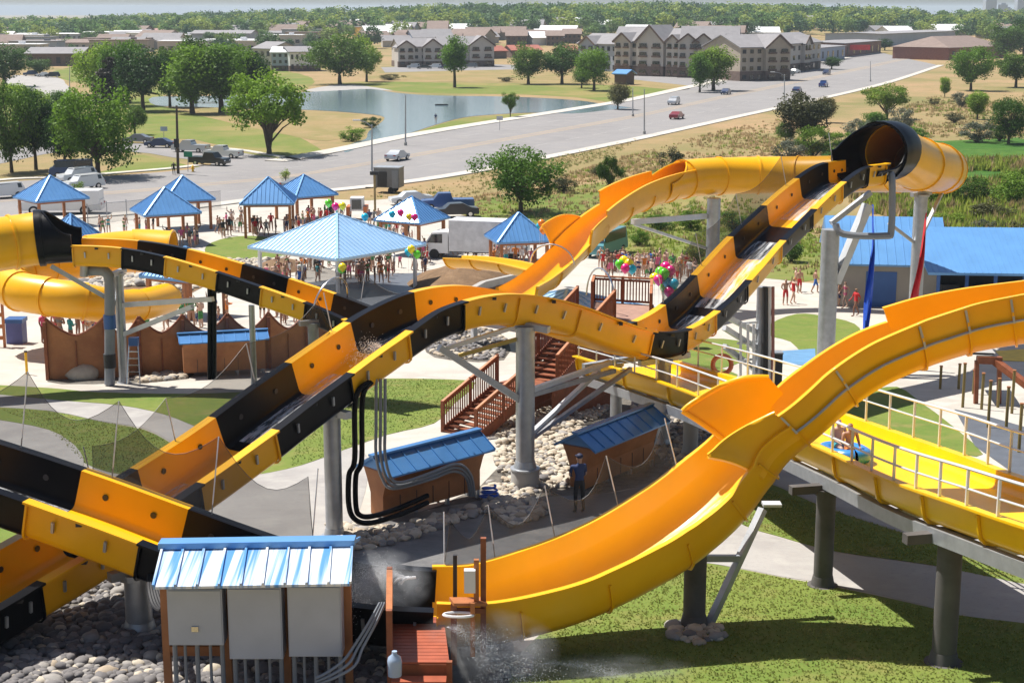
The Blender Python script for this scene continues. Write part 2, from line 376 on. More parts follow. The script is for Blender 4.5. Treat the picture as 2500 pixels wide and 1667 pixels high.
# ------------------------------------------------------------------ the avenue
far_e = [(-400,497),(0,447),(300,428),(500,412),(700,396),(860,366),(1000,337),(1150,311),(1300,287),(1450,263),(1560,244),(1700,213),(1820,189),(1950,163),(2050,147),(2150,132)]
near_e = [(-400,612),(0,545),(300,520),(500,500),(700,474),(860,458),(1000,441),(1150,417),(1300,388),(1500,348),(1640,318),(1800,283),(1950,251),(2080,222),(2180,196),(2290,160)]
def strip_sheet(name, A, B, mat, off, kind='structure'):
    A = [Vector(p) for p in crom(A, 6)]; B = [Vector(p) for p in crom(B, 6)]
    mb = MB()
    def z(p): return Vector((p.x, p.y, gz(p.x, p.y)+off+(.12 if p.y > 600 else 0)))
    rows = [[z(a.lerp(b_, k/6)) for k in range(7)] for a, b_ in zip(A, B)]
    mb.strip(rows)
    for i, f in enumerate(mb.f):
        p = mb.v[f[0]]; q = mb.v[f[1]]; r_ = mb.v[f[2]]
        if (q-p).cross(r_-q).z < 0: mb.f[i] = f[::-1]
    return tag(mb.build(name, mat), kind=kind)
FE = [G(*p) for p in far_e]; NE = [G(*p) for p in near_e]
def between(t): return [a.lerp(b_, t) for a, b_ in zip(FE, NE)]
strip_sheet('road', FE, NE, m_asph, .03)
strip_sheet('road_marking', between(.47), between(.53), m_lane, .036)
m_yline = M('yellow_road_paint', (.42,.32,.16), .8, 0, .3, .8)
strip_sheet('road_marking', between(.466), between(.471), m_yline, .040)
strip_sheet('road_marking', between(.529), between(.534), m_yline, .040)
for t in (.235, .765):                                    # broken lane lines
    L = [Vector(p) for p in crom(between(t), 40)]; mb = MB(); acc = 0; start = None; prev = L[0]; on = False
    for a, b_ in zip(L, L[1:]):
        acc += (b_-a).length
        if int(acc/6) % 2 == 0 and a.y < 600:
            n_ = (b_-a).normalized().cross(Vector((0,0,1)))*.09
            mb.quad(a-n_+Vector((0,0,.042)), b_-n_+Vector((0,0,.042)), b_+n_+Vector((0,0,.042)), a+n_+Vector((0,0,.042)))
    tag(mb.build('road_marking', M('worn_white_paint', (.36,.35,.34), .85)), kind='structure')
def kerb(name, A, width, h=.13):
    """raised pavement slab that runs along an edge"""
    A = [Vector(p) for p in crom(A, 6)]; mb = MB(); rows = []
    for i, p in enumerate(A):
        t = (A[min(i+1, len(A)-1)]-A[max(i-1, 0)]); t.z = 0; t.normalize(); s_ = Vector((-t.y, t.x, 0))*width
        z0 = gz(p.x, p.y)+(.12 if p.y > 600 else 0); q = p+s_
        rows.append([Vector((p.x,p.y,z0)), Vector((p.x,p.y,z0+h)), Vector((q.x,q.y,z0+h)), Vector((q.x,q.y,z0-.02))])
    mb.strip(rows); return tag(mb.build(name, m_kerb, smooth=30), kind='structure')
kerb('pavement', FE[4:], 3.4); kerb('pavement', NE, -2.2)
kerb('pavement', [G(*p) for p in [(-400,492),(0,443),(150,436),(300,424),(420,414),(500,405)]], 1.6)
# side street, car park beyond the left trees
sheet('road', [(300,352),(330,350),(430,362),(560,370),(640,382),(720,396),(690,402),(500,416),(470,412),(520,398),(420,385),(330,372),(150,372),(40,392),(-60,410),(-60,380),(100,355)], m_asph, .034, 3)
kerb('pavement', [G(*p) for p in [(330,346),(430,357),(560,366),(640,378),(720,392)]], 1.2)
sheet('car_park', [(10,205),(35,184),(140,190),(160,205),(175,225),(140,250),(100,240),(60,215)], m_path, .03, 2)
sheet('car_park', [(930,165),(1200,158),(1280,160),(1280,170),(1080,174),(940,178)], m_asph, .04)
sheet('car_park', [(1500,190),(1700,212),(1960,168),(1980,150),(1700,160)], m_asph, .04)
# ------------------------------------------------------------------ water slides
Z = Vector((0,0,1))
class Path:
    """floor centre line through (px, py, depth[, bank]) control points"""
    def __init__(s, ctl, n=14):
        pts = []
        for c in ctl: pts.append((*P(c[0], c[1], c[2]), c[3] if len(c) > 3 else 0.0))
        s.k = len(pts)-1; raw = crom(pts, n); s.p = [Vector(r_[:3]) for r_ in raw]; s.b = [r_[3] for r_ in raw]; s.n = n
        s.L = [0.0]
        for a, b_ in zip(s.p, s.p[1:]): s.L.append(s.L[-1]+(b_-a).length)
    def at(s, t):
        """t in control point units -> frame(point, tangent, side, up); side points to the walker's left"""
        x = max(0, min(s.k*s.n, t*s.n)); i = min(int(x), len(s.p)-2); f = x-i
        p = s.p[i].lerp(s.p[i+1], f); bank = s.b[i]+(s.b[i+1]-s.b[i])*f
        e = .4
        a = s.pt(x-e*2); b_ = s.pt(x+e*2); T = (b_-a).normalized()
        S = Z.cross(T).normalized(); U = T.cross(S)
        if bank: c, q = math.cos(R(bank)), math.sin(R(bank)); S, U = S*c+U*q, U*c-S*q
        return p, T, S, U
    def pt(s, x):
        x = max(0, min(len(s.p)-1.001, x)); i = int(x); return s.p[i].lerp(s.p[i+1], x-i)
def lerp(a, b_, t): return a+(b_-a)*t
def flat_prof(w, hl, hr, th=.06, lip=.27, curve=.16):
    """U channel: flat floor, rounded corners, straight walls, flanges on top. inner then outer outline, closed"""
    def side(sg, h, out):
        o = th if out else 0
        pts = [(sg*(w-curve), -o)]
        for a in (30, 60, 90):
            pts.append((sg*(w-curve+(curve+o)*math.sin(R(a))), curve-(curve+o)*math.cos(R(a))))
        return pts
    inn = [(-w-.04, hl)]+side(-1, hl, 0)[::-1]+side(1, hr, 0)+[(w+.04, hr)]
    lipR = [(w+.04+lip, hr), (w+.04+lip, hr-.05), (w+th+.04, hr-.05)]
    out = side(1, hr, 1)[::-1]+side(-1, hl, 1)
    lipL = [(-w-th-.04, hl-.05), (-w-.04-lip, hl-.05), (-w-.04-lip, hl)]
    return inn+lipR+out+lipL
def round_prof(w, hl, hr, th=.06, lip=.14):
    inn = []; out = []
    dep = w*.95
    for i in range(15):
        a = R(-90+180*i/14)
        inn.append((w*math.sin(a), dep-dep*math.cos(a))); out.append(((w+th)*math.sin(a), dep-(dep+th)*math.cos(a)))
    inn = [(-w-.02, hl)]+inn+[(w+.02, hr)]; out = [(w+th+.02, hr-.05)]+out[::-1]+[(-w-th-.02, hl-.05)]
    return inn+[(w+.02+lip, hr), (w+.02+lip, hr-.05)]+out+[(-w-.02-lip, hl-.05), (-w-.02-lip, hl)]
def sweep_prof(mb, path, t0, t1, prof, n=None, rib=True, caps=True):
    n = n or max(3, int((t1-t0)*10)); rows = []
    for i in range(n+1):
        t = lerp(t0, t1, i/n); p, T, S, U = path.at(t)
        pr = prof(t) if callable(prof) else prof
        rows.append([p+S*a+U*b_ for a, b_ in pr])
    mb.strip(rows, True)
    cap_ends(mb, rows[0], rows[-1])
def cap_ends(mb, first, last):
    k = len(first)
    if k == 24: q = [(1+i, 2+i, 19-i, 20-i) for i in range(7)]+[(0,1,20,21),(0,21,22,23),(8,9,12,13),(9,10,11,12)]
    else: q = [(i, i+1, 34-i, 35-i) for i in range(16)]+[(0,35,36,37),(16,17,18,19)]
    for r_, rev in ((first, False), (last, True)):
        b0 = len(mb.v); mb.v += r_
        for f in q: f = tuple(b0+j for j in f); mb.f.append(f[::-1] if rev else f); mb.m.append(mb.mi)
def rib_on(mb, path, t, w, hl, hr, kind, wid=.05, ex=.05, curve=.16):
    """raised joint flange round the outside of the shell"""
    for dt in (0,):
        p, T, S, U = path.at(t)
        fn = flat_prof if kind == 'flat' else round_prof
        pr = fn(w+.075, hl-.06, hr-.06, th=ex, lip=.05, **({'curve': curve+.05} if kind == 'flat' else {}))
        a = [p-T*wid/2+S*x+U*(y-.065) for x, y in pr]; b_ = [p+T*wid/2+S*x+U*(y-.065) for x, y in pr]
        mb.strip([a, b_], True)
        cap_ends(mb, a, b_)
def tube_shell(mb, path, t0, t1, r0, n=None, seg=22, th=.06, r1=None, up=1.0):
    n = n or max(3, int((t1-t0)*10)); r1 = r1 or r0; ri = []; ro = []
    for i in range(n+1):
        t = lerp(t0, t1, i/n); p, T, S, U = path.at(t); r_ = lerp(r0, r1, i/n); c = p+U*r0*up
        ro.append([c+(S*math.cos(2*math.pi*j/seg)+U*math.sin(2*math.pi*j/seg))*r_ for j in range(seg)])
        ri.append([c+(S*math.cos(2*math.pi*j/seg)+U*math.sin(2*math.pi*j/seg))*(r_-th) for j in range(seg)])
    mb.strip(ro, True); mb.strip([r_[::-1] for r_ in ri], True)
    mb.strip([ri[0], ro[0]], True); mb.strip([ro[-1], ri[-1]], True)
def ring_on(mb, path, t, r0, up=1.0, wid=.10, ex=.07, seg=22):
    p, T, S, U = path.at(t); c = p+U*r0*up
    def circ(r_, o): return [c+T*o+(S*math.cos(2*math.pi*j/seg)+U*math.sin(2*math.pi*j/seg))*r_ for j in range(seg)]
    mb.strip([circ(r0-.02, -wid/2), circ(r0+ex, -wid/2), circ(r0+ex, wid/2), circ(r0-.02, wid/2)], True)

def striped(root, path, marks, W, H, cols, peg_side=-1, holes=True, start=0):
    """flume sections between the marks (control units), alternating colours, each a part of its own"""
    for i, (a, b_) in enumerate(zip(marks, marks[1:])):
        c = cols[i % len(cols)]; mat = m_blk if c == 'k' else m_yel
        mb = MB(); sweep_prof(mb, path, a, b_, flat_prof(W, H, H)); rib_on(mb, path, a+.012, W, H, H, 'flat')
        sec = mb.build('flume_section', mat, root, smooth=35)
        sec['label'] = ('black' if c == 'k' else 'yellow')+' open flume section'
        # brackets on the outer wall, dark drain holes on the inner wall
        for k in (.27, .73):
            t = lerp(a, b_, k); p, T, S, U = path.at(t); sg = peg_side
            q = p+S*sg*(W+.115); pg = MB(); pg.bar(q+U*(H*.40), q+U*(H*.68)+S*sg*.05, .05, .06, up=T); pg.build('bracket', m_galv, sec)
            hl = MB(); c0 = p-S*sg*(W-.005)+U*H*.55; hl.tube(c0, c0+S*sg*.012, .075, n=10); hl.build('drain_cap', m_dark, sec)
        p, T, S, U = path.at(lerp(a, b_, .5)); hl = MB(); hl.box((0,0,0), (.12,.12,.10), M4=Matrix.Translation(p+S*peg_side*(W+.19)+U*(H-.10))); hl.build('clamp', m_dark, sec)
SLIDES = {}
# ---- the long black and yellow ride: rising half pipe, turning tube, striped descent
A_root = thing('striped_water_slide', 'long black and yellow striped open slide falling from the black tube mouth', 'water slide', G(1280,1190))
A = Path([(2165,430,72.6),(2108,445,70.7),(2050,458,69),(1975,514,66.6),(1905,580,64),(1840,645,61.4),(1780,714,59),(1720,780,57),(1655,832,55.2),(1590,862,53.6),(1510,860,52.2),(1420,834,50.6),(1330,804,49),(1240,785,47.5),(1150,782,46.2),(1060,802,45),(980,840,44),(890,902,42.6),(800,968,41.3),(700,1042,39.9),(600,1120,38.6),(500,1192,37.4),(400,1260,36.2),(300,1326,35),(200,1388,33.9),(100,1448,32.8),(0,1508,31.8),(-120,1580,30.6),(-340,1705,28.8)])
WA, HA = .92, .92
def tpx(path, px):
    """control parameter at which the centre line crosses a picture column (monotonic paths)"""
    best = None
    for i in range(path.k*20+1):
        t = i/20; p = path.at(t)[0]; d = p-Vector((0,0,CAMZ)); dy = d.y*CP-d.z*SP
        e = abs(1250+FOC*d.x/dy-px)
        if best is None or e < best[0]: best = (e, t)
    return best[1]
marksA = [.9]+[tpx(A, x) for x in (2112,2070,2004,1930,1850,1765,1687,1615,1528,1345,1200,1075,935,795,615,425,225,30,-110,-330)]
colsA = ['k','y','k','y','k','y','k','y','k','y','y','y','k','y','k','y','k','y','k','y']
striped(A_root, A, marksA, WA, HA, colsA, 1)
E = Path([(1262,748,73),(1300,725,75.5),(1345,690,78),(1390,645,81),(1430,602,83.5),(1480,560,86.5),(1545,520,90.5),(1620,492,94.5),(1700,477,97),(1790,472,98.4),(1890,470,98.6),(1990,470,97.6),(2100,468,96),(2210,468,93),(2285,468,88.5),(2300,468,84),(2275,466,79.5),(2225,458,75.8),(2165,430,72.6)])
tA = 7.6
def profE(t):
    # splash guard: raised outer walls over the bend
    hl = 1.0 + (.75 if 5.4 < t < 7.05 else 0); hr = 1.0 + (.75 if 4.3 < t < 7.6 else 0)
    return round_prof(.98, hl, hr)
edges = [0, 1.6, 3.2, 4.3, 5.4, 6.2, 7.05, 7.6]
for a, b_ in zip(edges, edges[1:]):
    mb = MB(); mid = (a+b_)/2
    hr = 1.0+(.75 if 5.4 < mid < 7.05 else 0); hl = 1.0+(.75 if 4.3 < mid < 7.6 else 0)
    sweep_prof(mb, E, a, b_, round_prof(.9, hl, hr if mid > 3.2 else .72)); rib_on(mb, E, a+.02, .9, 1.0, .72, 'round', .06, .07)
    s_ = mb.build('half_pipe_section', m_yel, A_root, smooth=40)
RT = 1.15
tb = [7.6, 8.6, 9.6, 10.6, 11.6, 12.8, 13.8, 14.7, 15.7, 16.8, 17.92]
for i, (a, b_) in enumerate(zip(tb, tb[1:])):
    mb = MB(); r0 = RT if i < 4 else lerp(RT, 1.27, (i-3)/7); tube_shell(mb, E, a, b_, r0, up=.95); ring_on(mb, E, a, r0, up=.95)
    mb.build('tube_section', m_yel, A_root, smooth=40)
# scooped lip of the yellow tube and the black mouth
def scoop(path, t0, t1, r, mat, root, name, up=.95, th=.07, extra=0, near=0):
    """cut-away tube end: full ring at t0, only the lower half left at t1"""
    mb = MB(); n = 10; seg = 24; ro = []; ri = []
    for i in range(n+1):
        f = i/n; t = lerp(t0, t1, f); p, T, S, U = path.at(t); c = p+U*r*up
        a0 = lerp(89, 8, math.sin(f*math.pi/2)**.8)
        an = a0 if not near else lerp(2, -30, min(1, f*4)**.5)
        angs = [R(lerp(180-a0, 360+an, j/seg)) for j in range(seg+1)]
        ro.append([c+(S*math.cos(q)+U*math.sin(q))*(r+extra*f) for q in angs]); ri.append([c+(S*math.cos(q)+U*math.sin(q))*(r-th+extra*f) for q in angs])
    mb.strip(ro); mb.strip([r_[::-1] for r_ in ri])
    mb.strip([[a[0], b_[0]] for a, b_ in zip(ro, ri)]); mb.strip([[b_[-1], a[-1]] for a, b_ in zip(ro, ri)]); mb.strip([ri[-1], ro[-1]])
    rm = [q for q in [(a[0]+b_[0])/2 for a, b_ in zip(ro, ri)]]; rm2 = [(a[-1]+b_[-1])/2 for a, b_ in zip(ro, ri)]
    mb.sweep(rm, r=.06, n=6); mb.sweep(rm2, r=.06, n=6)
    return mb.build(name, mat, root, smooth=40)
scoop(E, 7.65, 6.75, 1.13, m_yel, A_root, 'tube_mouth')
cs_ = []
for pa, ts in ((E, (17.85, 17.95)), (A, (.15, .3, .45))):
    for t in ts: p, T, S, U = pa.at(t); cs_.append(p+U*1.30*.92)
cs_ = [Vector(q) for q in crom(cs_, 3)]
mb = MB(); mb.sweep(cs_, r=1.36, n=26, caps=False); mb.sweep(cs_[::-1], r=1.27, n=26, caps=False); ring_on(mb, A, .42, 1.30, up=.92, wid=.16, ex=.10); mb.build('tube_mouth', m_blk, A_root, smooth=40)['label'] = 'black flared tube mouth'
scoop(A, .4, 1.35, 1.30, m_blk, A_root, 'mouth_scoop', up=.92, near=1)
# flared splash wings over the bend of the half pipes
def collar(path, t0, t1, w, h, side, mat, root, ext, lean, flare, n=14, m=8):
    """raised splash collar round the open lower end (t0) of the upper half pipe"""
    mb = MB(); rows = []; rows2 = []
    for i in range(n+1):
        f = i/n; p, T, S, U = path.at(lerp(t0, t1, f)); e = ext(f); row = []; row2 = []
        for j in range(m+1):
            g = j/m; x = w*(.985+.015*g)+flare*(1-f)*g**1.6; y = lerp(h*.5, h+e+.02, g); q = p+S*side*x+U*y-T*lean*(1-f)*g*g
            row.append(q); row2.append(q+S*side*.06-U*.02)
        rows.append(row); rows2.append(row2)
    mb.strip(rows if side > 0 else rows[::-1]); mb.strip(rows2[::-1] if side > 0 else rows2)
    mb.strip([[a[-1], b_[-1]] for a, b_ in zip(rows, rows2)]); mb.strip([rows[0], rows2[0]]); mb.strip([rows[-1], rows2[-1]])
    mb.sweep([r_[-1] for r_ in rows], r=.06, n=6); mb.sweep(rows[0], r=.07, n=6)
    return mb.build('splash_collar', mat, root, smooth=60)
collar(E, 3.1, 4.6, .98, 1.0, 1, m_yel, A_root, lambda f: 1.0*(1-f**2.4), .3, .4); collar(E, 3.2, 4.3, .98, 1.0, -1, m_yel, A_root, lambda f: .8-.4*f, .4, .3)
# ---- near ride: striped run that dips behind the cabinets and climbs away as a yellow half pipe
B_root = thing('striped_water_slide', 'striped slide in front that becomes the big yellow half pipe climbing to the right', 'water slide', G(1690,1530))
B = Path([(-1250,760,37),(-900,890,36),(-560,1012,35),(-330,1108,34.3),(-160,1178,33.8),(-60,1212,33.5),(40,1245,33.2),(150,1283,32.9),(260,1323,32.6),(380,1368,32.3),(500,1413,32.0),(620,1455,31.7),(740,1490,31.4),(860,1517,31.2),(960,1531,31.0),(1060,1537,31.0)])
marksB = [tpx(B, x) for x in (-150,165,370,640,900,1058)]
striped(B_root, B, [0.02]+[tpx(B, x) for x in (-800, -450, -150, 122, 388, 640, 880, 1056)], 1.0, .90, ['y','k','y','k','y','k','k','k'])
C = Path([(1060,1540,31.0,0),(1180,1536,31.1,1),(1310,1505,31.4,2),(1440,1458,31.9,2),(1570,1394,32.4,2),(1690,1316,32.9,2),(1790,1232,33.2,2),(1870,1148,33.3,1),(1950,1062,33.3,1),(2040,982,33.4,0),(2140,916,33.5,0),(2250,872,33.6,0),(2370,840,33.6,0),(2500,820,33.4,0),(2640,802,33,0),(2760,802,32.4,0)])
cuts = [0, 1.5, 3, 4.5, 5.9, 7.1, 8.0, 9.2, 10.8, 11.8, 12.8, 15]
for a, b_ in zip(cuts, cuts[1:]):
    hlf = (lambda t: 1.12) if a >= 8.0 else (lambda t: 1.10-.32*max(0, min(1, (t-4.6)/2.2))); hl = hlf(a); hr = (1.0 if a < 8 else .66)+(.34 if a >= 10.8 else 0)
    mb = MB(); sweep_prof(mb, C, a, b_, lambda t: flat_prof(1.1, hlf(t), hr, .06, .14, .55)); rib_on(mb, C, a+.02, 1.1, min(hl, .92), min(hr, .66), 'flat', .04, .045, .55)
    sec = mb.build('half_pipe_section', m_yel, B_root, smooth=40)
    if a >= 8:                                            # seams of the raised guard
        sm = MB(); p, T, S, U = C.at(a+.02); sm.bar(p-S*1.23+U*.55, p-S*1.23+U*hl, .045, .045); sm.build('seam_flange', m_galv, sec)
        pts = [C.at(lerp(a, b_, i/8)) for i in range(9)]; sm = MB()
        sm.sweep([p-S*1.22+U*.58 for p, T, S, U in pts], r=.03, n=6); sm.build('seam_flange', m_galv, sec)
collar(C, 6.85, 8.4, 1.1, 1.0, 1, m_yel, B_root, lambda f: .88*(1-f**2.4), .14, .2); collar(C, 6.9, 8.0, 1.1, .78, -1, m_yel, B_root, lambda f: .85-.5*f, .38, .1)
# water running down the floors
m_film, nt, b, pos = newmat('running_water_foam')
tcx = nt.nodes.new('ShaderNodeAttribute'); tcx.attribute_name = 'flow'
fm = _noise(nt, tcx.outputs['Vector'], 1.0, 5, .7, .3)
b.inputs['Base Color'].default_value = (.85,.87,.88,1); b.inputs['Roughness'].default_value = .12
nt.links.new(_ramp(nt, fm, .40, .74), b.inputs['Alpha'])
m_foam = m_film.copy(); m_foam.name = 'thick_water_foam'
for n_ in m_foam.node_tree.nodes:
    if n_.type == 'MAP_RANGE': n_.inputs[1].default_value = .22; n_.inputs[2].default_value = .62
def stream(path, t0, t1, prof_pts, root, dens=10, thick=False):
    mb = MB(); n = int((t1-t0)*dens)+2; m = len(prof_pts); fl = []
    rows = []
    for i in range(n+1):
        p, T, S, U = path.at(lerp(t0, t1, i/n)); rows.append([p+S*a+U*(y+(.018 if thick else .012)) for a, y in prof_pts])
        for a, y in prof_pts: fl.append((i*.16*10/dens, a*5.0, 0))
    mb.strip(rows); o = mb.build('water_stream', m_foam if thick else m_film, root, smooth=80)
    at = o.data.attributes.new('flow', 'FLOAT_VECTOR', 'POINT'); at.data.foreach_set('vector', [c for v in fl for c in v])
fp = [(a, (0 if abs(a) < .58 else .55-(.55**2-(abs(a)-.55)**2)**.5)) for a in (-.2, .0, .2, .4, .55, .7, .82, .92)]
stream(C, .3, 6.7, [(a, y) for a, y in fp if a < .6], B_root)
stream(C, .3, 6.7, [(-a, y) for a, y in fp[::-1] if a >= .2], B_root, thick=True)
stream(C, .3, 6.7, [(a, y) for a, y in fp if a < .5], B_root, thick=True)
for t0, t1 in ((1.6,3.4),(4.2,6.6),(6.9,8.6),(15.0,16.4),(17.3,19.6),(21.0,22.4)): stream(A, t0, t1, [(-.8,0),(-.4,0),(0,0),(.4,0),(.8,0)], A_root)
stream(B, tpx(B,-500), tpx(B,120), [(-.8,0),(-.4,0),(0,0),(.4,0),(.8,0)], B_root)
# ---- upper left ride out of a yellow tube
D_root = thing('striped_water_slide', 'striped slide leaving the fat yellow tube above the brown board fence', 'water slide', G(300,935))
D = Path([(-180,690,64),(-60,672,65),(40,655,66),(110,645,66.4),(190,640,66.6),(310,645,66.6),(420,664,66.2),(550,700,65.4),(660,736,64.5),(780,778,63.4),(870,814,62.4),(960,852,61)])
for a, b_ in ((0,1),(1,2),(2,2.9)):
    mb = MB(); tube_shell(mb, D, a, b_, 1.12); ring_on(mb, D, a, 1.12); mb.build('tube_section', m_yel, D_root, smooth=40)
mb = MB(); ring_on(mb, D, 2.95, 1.14, wid=.25); tube_shell(mb, D, 2.88, 3.1, 1.16); mb.build('tube_mouth', m_blk, D_root, smooth=40)['label'] = 'black collar at the end of the yellow tube'
scoop(D, 3.1, 4.0, 1.14, m_blk, D_root, 'mouth_scoop', up=1.0)
striped(D_root, D, [4.0]+[tpx(D, x) for x in (315,428,556,665,775,880,955)], .9, .88, ['y','k','y','k','y','k','y'])
# ---- wide yellow channel with railings
F_root = thing('raft_channel', 'wide yellow raft channel with pale handrails on concrete columns', 'water slide', G(2000,1430))
F = Path([(1440,885,60),(1520,905,57),(1620,935,53.8),(1740,974,49.8),(1860,1020,45.5),(1960,1062,42),(2070,1108,38.6),(2190,1158,35.4),(2300,1208,33),(2420,1254,31),(2560,1300,29),(2700,1345,27.5)])
def profF(): return flat_prof(1.45, .62, .40, .07, .22, .16)
for a in range(0, 11):
    mb = MB(); sweep_prof(mb, F, max(a, .8), a+1, profF(), n=6)
    rib_on(mb, F, max(a, .8)+.02, 1.45, .62, .40, 'flat', .06, .06)
    mb.build('channel_section', m_yin, F_root, smooth=35)
mb = MB()
for sg in (1, -1):
    pts = [F.at(i/6) for i in range(5, 67)]
    rows = [[p+S*sg*(1.52)-U*.12, p+S*sg*(1.52)-U*.42, p+S*sg*1.3-U*.42, p+S*sg*1.3-U*.12] for p, T, S, U in pts]
    mb.strip(rows, True)
for i in range(12):
    p, T, S, U = F.at(i*.9+.9); mb.bar(p-S*1.4-U*.3, p+S*1.4-U*.3, .15, .2)
mb.build('steel_beam', m_galv, F_root)
for sg in (1, -1):
    rl = MB(); pts = [F.at(i/8) for i in range(7, 12*8-7)]
    for h in (1.02, .62): rl.sweep([p+S*sg*1.62+Z*(h+.34) for p, T, S, U in pts if True], r=.035 if h > .9 else .025, n=6)
    for i in range(22):
        p, T, S, U = F.at(.9+i*.47); q = p+S*sg*1.62; rl.bar(q+Z*(.63 if sg < 0 else .41), q+Z*1.38, .07, .05)
    rl.build('handrail', m_white_steel, F_root, smooth=40)
# ---- closed yellow tube slide round the rock garden, and a small flume in the middle
Gt_root = thing('tube_slide', 'closed yellow tube slide curling round the rock garden behind the board fence', 'water slide', G(60,790))
Gt = Path([(420,668,83.5),(330,664,83.5),(220,676,82.5),(120,690,81),(50,712,79),(20,735,77),(50,757,75.4),(120,770,74.5),(200,780,74.3),(262,790,75.4),(330,786,78),(410,764,82),(480,740,86)])
for i in range(11):
    mb = MB(); r0 = lerp(1.15, .8, i/10); tube_shell(mb, Gt, i, i+1, r0); ring_on(mb, Gt, i, r0); mb.build('tube_section', m_yel, Gt_root, smooth=40)
H_root = thing('body_flume', 'short narrow yellow flume above the bare soil mound', 'water slide', G(1230,720))
Hp = Path([(1108,652,90),(1170,655,88),(1240,665,85.5),(1310,682,83),(1350,694,81)])
for i in range(4):
    mb = MB(); sweep_prof(mb, Hp, i, i+1, round_prof(.6, .6, .6)); rib_on(mb, Hp, i+.02, .6, .6, .6, 'round'); mb.build('flume_section', m_yel, H_root, smooth=40)
# ------------------------------------------------------------------ safety nets beside the slides
m_net = see_through('fine_black_mesh', (.03,.033,.036), .52)
def net(path, t0, t1, side, W, H, poles, hgt, label, lean=.25, sag=.28):
    root = thing('safety_net', label, 'net', path.at((t0+t1)/2)[0])
    tp = [lerp(t0, t1, i/(poles-1)) for i in range(poles)]; top = []; bot = []
    for i in range(poles):
        p, T, S, U = path.at(tp[i]); a = p+S*side*(W+.15)+U*(H-.05); b_ = a+Z*hgt+S*side*lean*hgt
        mb = MB(); mb.tube(a-U*.3, b_, .016, n=6); mb.build('pole', m_white_steel, root, smooth=40)
    rows = []; ends = []
    n = 10*(poles-1)
    for i in range(n+1):
        f = (i % 10)/10; k = 1-sag*math.sin(math.pi*f)**1.0
        if i in (0, n): k = .12
        p, T, S, U = path.at(lerp(t0, t1, i/n)); a = p+S*side*(W+.15)+U*(H-.05)
        hh = hgt*k; rows.append([a+(Z+S*side*lean)*hh*j/4+S*side*.10*math.sin(math.pi*j/4) for j in range(5)])
    mb = MB(); mb.strip(rows); mb.build('mesh_panel', m_net, root, smooth=60)
    mb = MB(); mb.sweep([r_[-1] for r_ in rows], r=.007, n=5); mb.build('cable', m_dark, root)
    return root
net(B, tpx(B, -300), tpx(B, 700), 1, 1.0, .9, 5, 1.75, 'sagging black mesh net on poles over the nearest striped slide', .25, .42)
net(A, tpx(A, 900), tpx(A, 330), -1 if A.at(12)[2].x > 0 else 1, WA, HA, 4, 1.15, 'sagging black mesh net beside the lower run of the long striped slide')
net(A, 1.4, tpx(A, 1690), -1 if A.at(3)[2].x > 0 else 1, WA, HA, 5, 1.3, 'sagging black mesh net beside the steep drop below the black tube mouth')
net(C, .3, 5.6, 1, 1.0, 1.0, 5, 1.1, 'thin mesh net on leaning poles behind the big yellow half pipe', .5, .5)
net(D, tpx(D, 690), tpx(D, 950), 1, 1.0, .88, 3, 1.2, 'black mesh net by the end of the upper left striped slide')
# ------------------------------------------------------------------ support columns
def column(px, pyb, d, ztop, r, label, mat=None, group=None, plinth=0, cap=None, base=None):
    g = P(px, pyb, d); g.z = gz(g.x, g.y)
    if base is not None: g = base
    root = thing('support_column', label, 'column', g, group)
    mb = MB(); mb.tube((g.x, g.y, g.z-.1), (g.x, g.y, ztop), r, n=20); mb.build('shaft', mat or m_galv, root, smooth=40)
    mb = MB(); 
    if plinth: mb.lathe(g, [(plinth, -.1), (plinth, .55), (plinth*.95, .6)], 18); mb.build('plinth', m_conc, root, smooth=40)
    mb = MB(); zb = .6 if plinth else 0
    mb.lathe(g, [(r*1.6, zb), (r*1.6, zb+.05), (r*1.25, zb+.06), (r*1.05, zb+.28)], 18)
    mb.build('base_flange', mat or m_galv, root, smooth=40)
    if cap:
        mb = MB(); mb.tube((g.x, g.y, ztop-.1), (g.x, g.y, ztop+.04), r*1.25, n=16)
        for v in cap: mb.bar((g.x, g.y, ztop+.06), Vector((g.x, g.y, ztop+.06))+Vector(v), .22, .2); mb.bar((g.x, g.y, ztop+.06), Vector((g.x, g.y, ztop+.06))-Vector(v), .22, .2)
        mb.build('cap_beam', mat or m_galv, root)
    return root, g
def zat(px, py, d): return P(px, py, d).z
def beam(root, a, b_, w, name='brace', mat=None, h=None):
    mb = MB(); mb.bar(a, b_, w, h or w); return mb.build(name, mat or m_galv, root)
m_col = M('stained_concrete_column', (.095,.088,.085), .8, 0, .3, 1.4, bump=.15, bscale=12, col2=(.10,.095,.095), lo=.5, hi=.7)
column(817, 1310, 40.8, zat(817, 1010, 40.8), .235, 'grey steel column with black pipes running down beside it', cap=[(.5,-.4,0)])
c2, g2 = column(1282, 1195, 46.8, zat(1282, 798, 46.8), .29, 'tall grey column on a concrete plinth between the two brown huts', plinth=.44, cap=[(.7,-.35,-.08)])
k2 = lambda z: Vector((g2.x, g2.y, z))
beam(c2, k2(zat(1265,985,46.8)), P(1072,848,45.6), .2); 
beam(c2, k2(zat(1275,822,46.8)), P(1120,868,46.4), .11, mat=M('yellow_primer', (.5,.36,.08), .5))
beam(c2, k2(zat(1275,790,46.8)), P(1090,850,45.8), .12, mat=m_white_steel)
beam(c2, k2(zat(1300,958,46.8)), P(1490,884,52), .16, mat=m_white_steel); beam(c2, k2(zat(1300,968,46.8)), P(1500,905,51.6), .14)
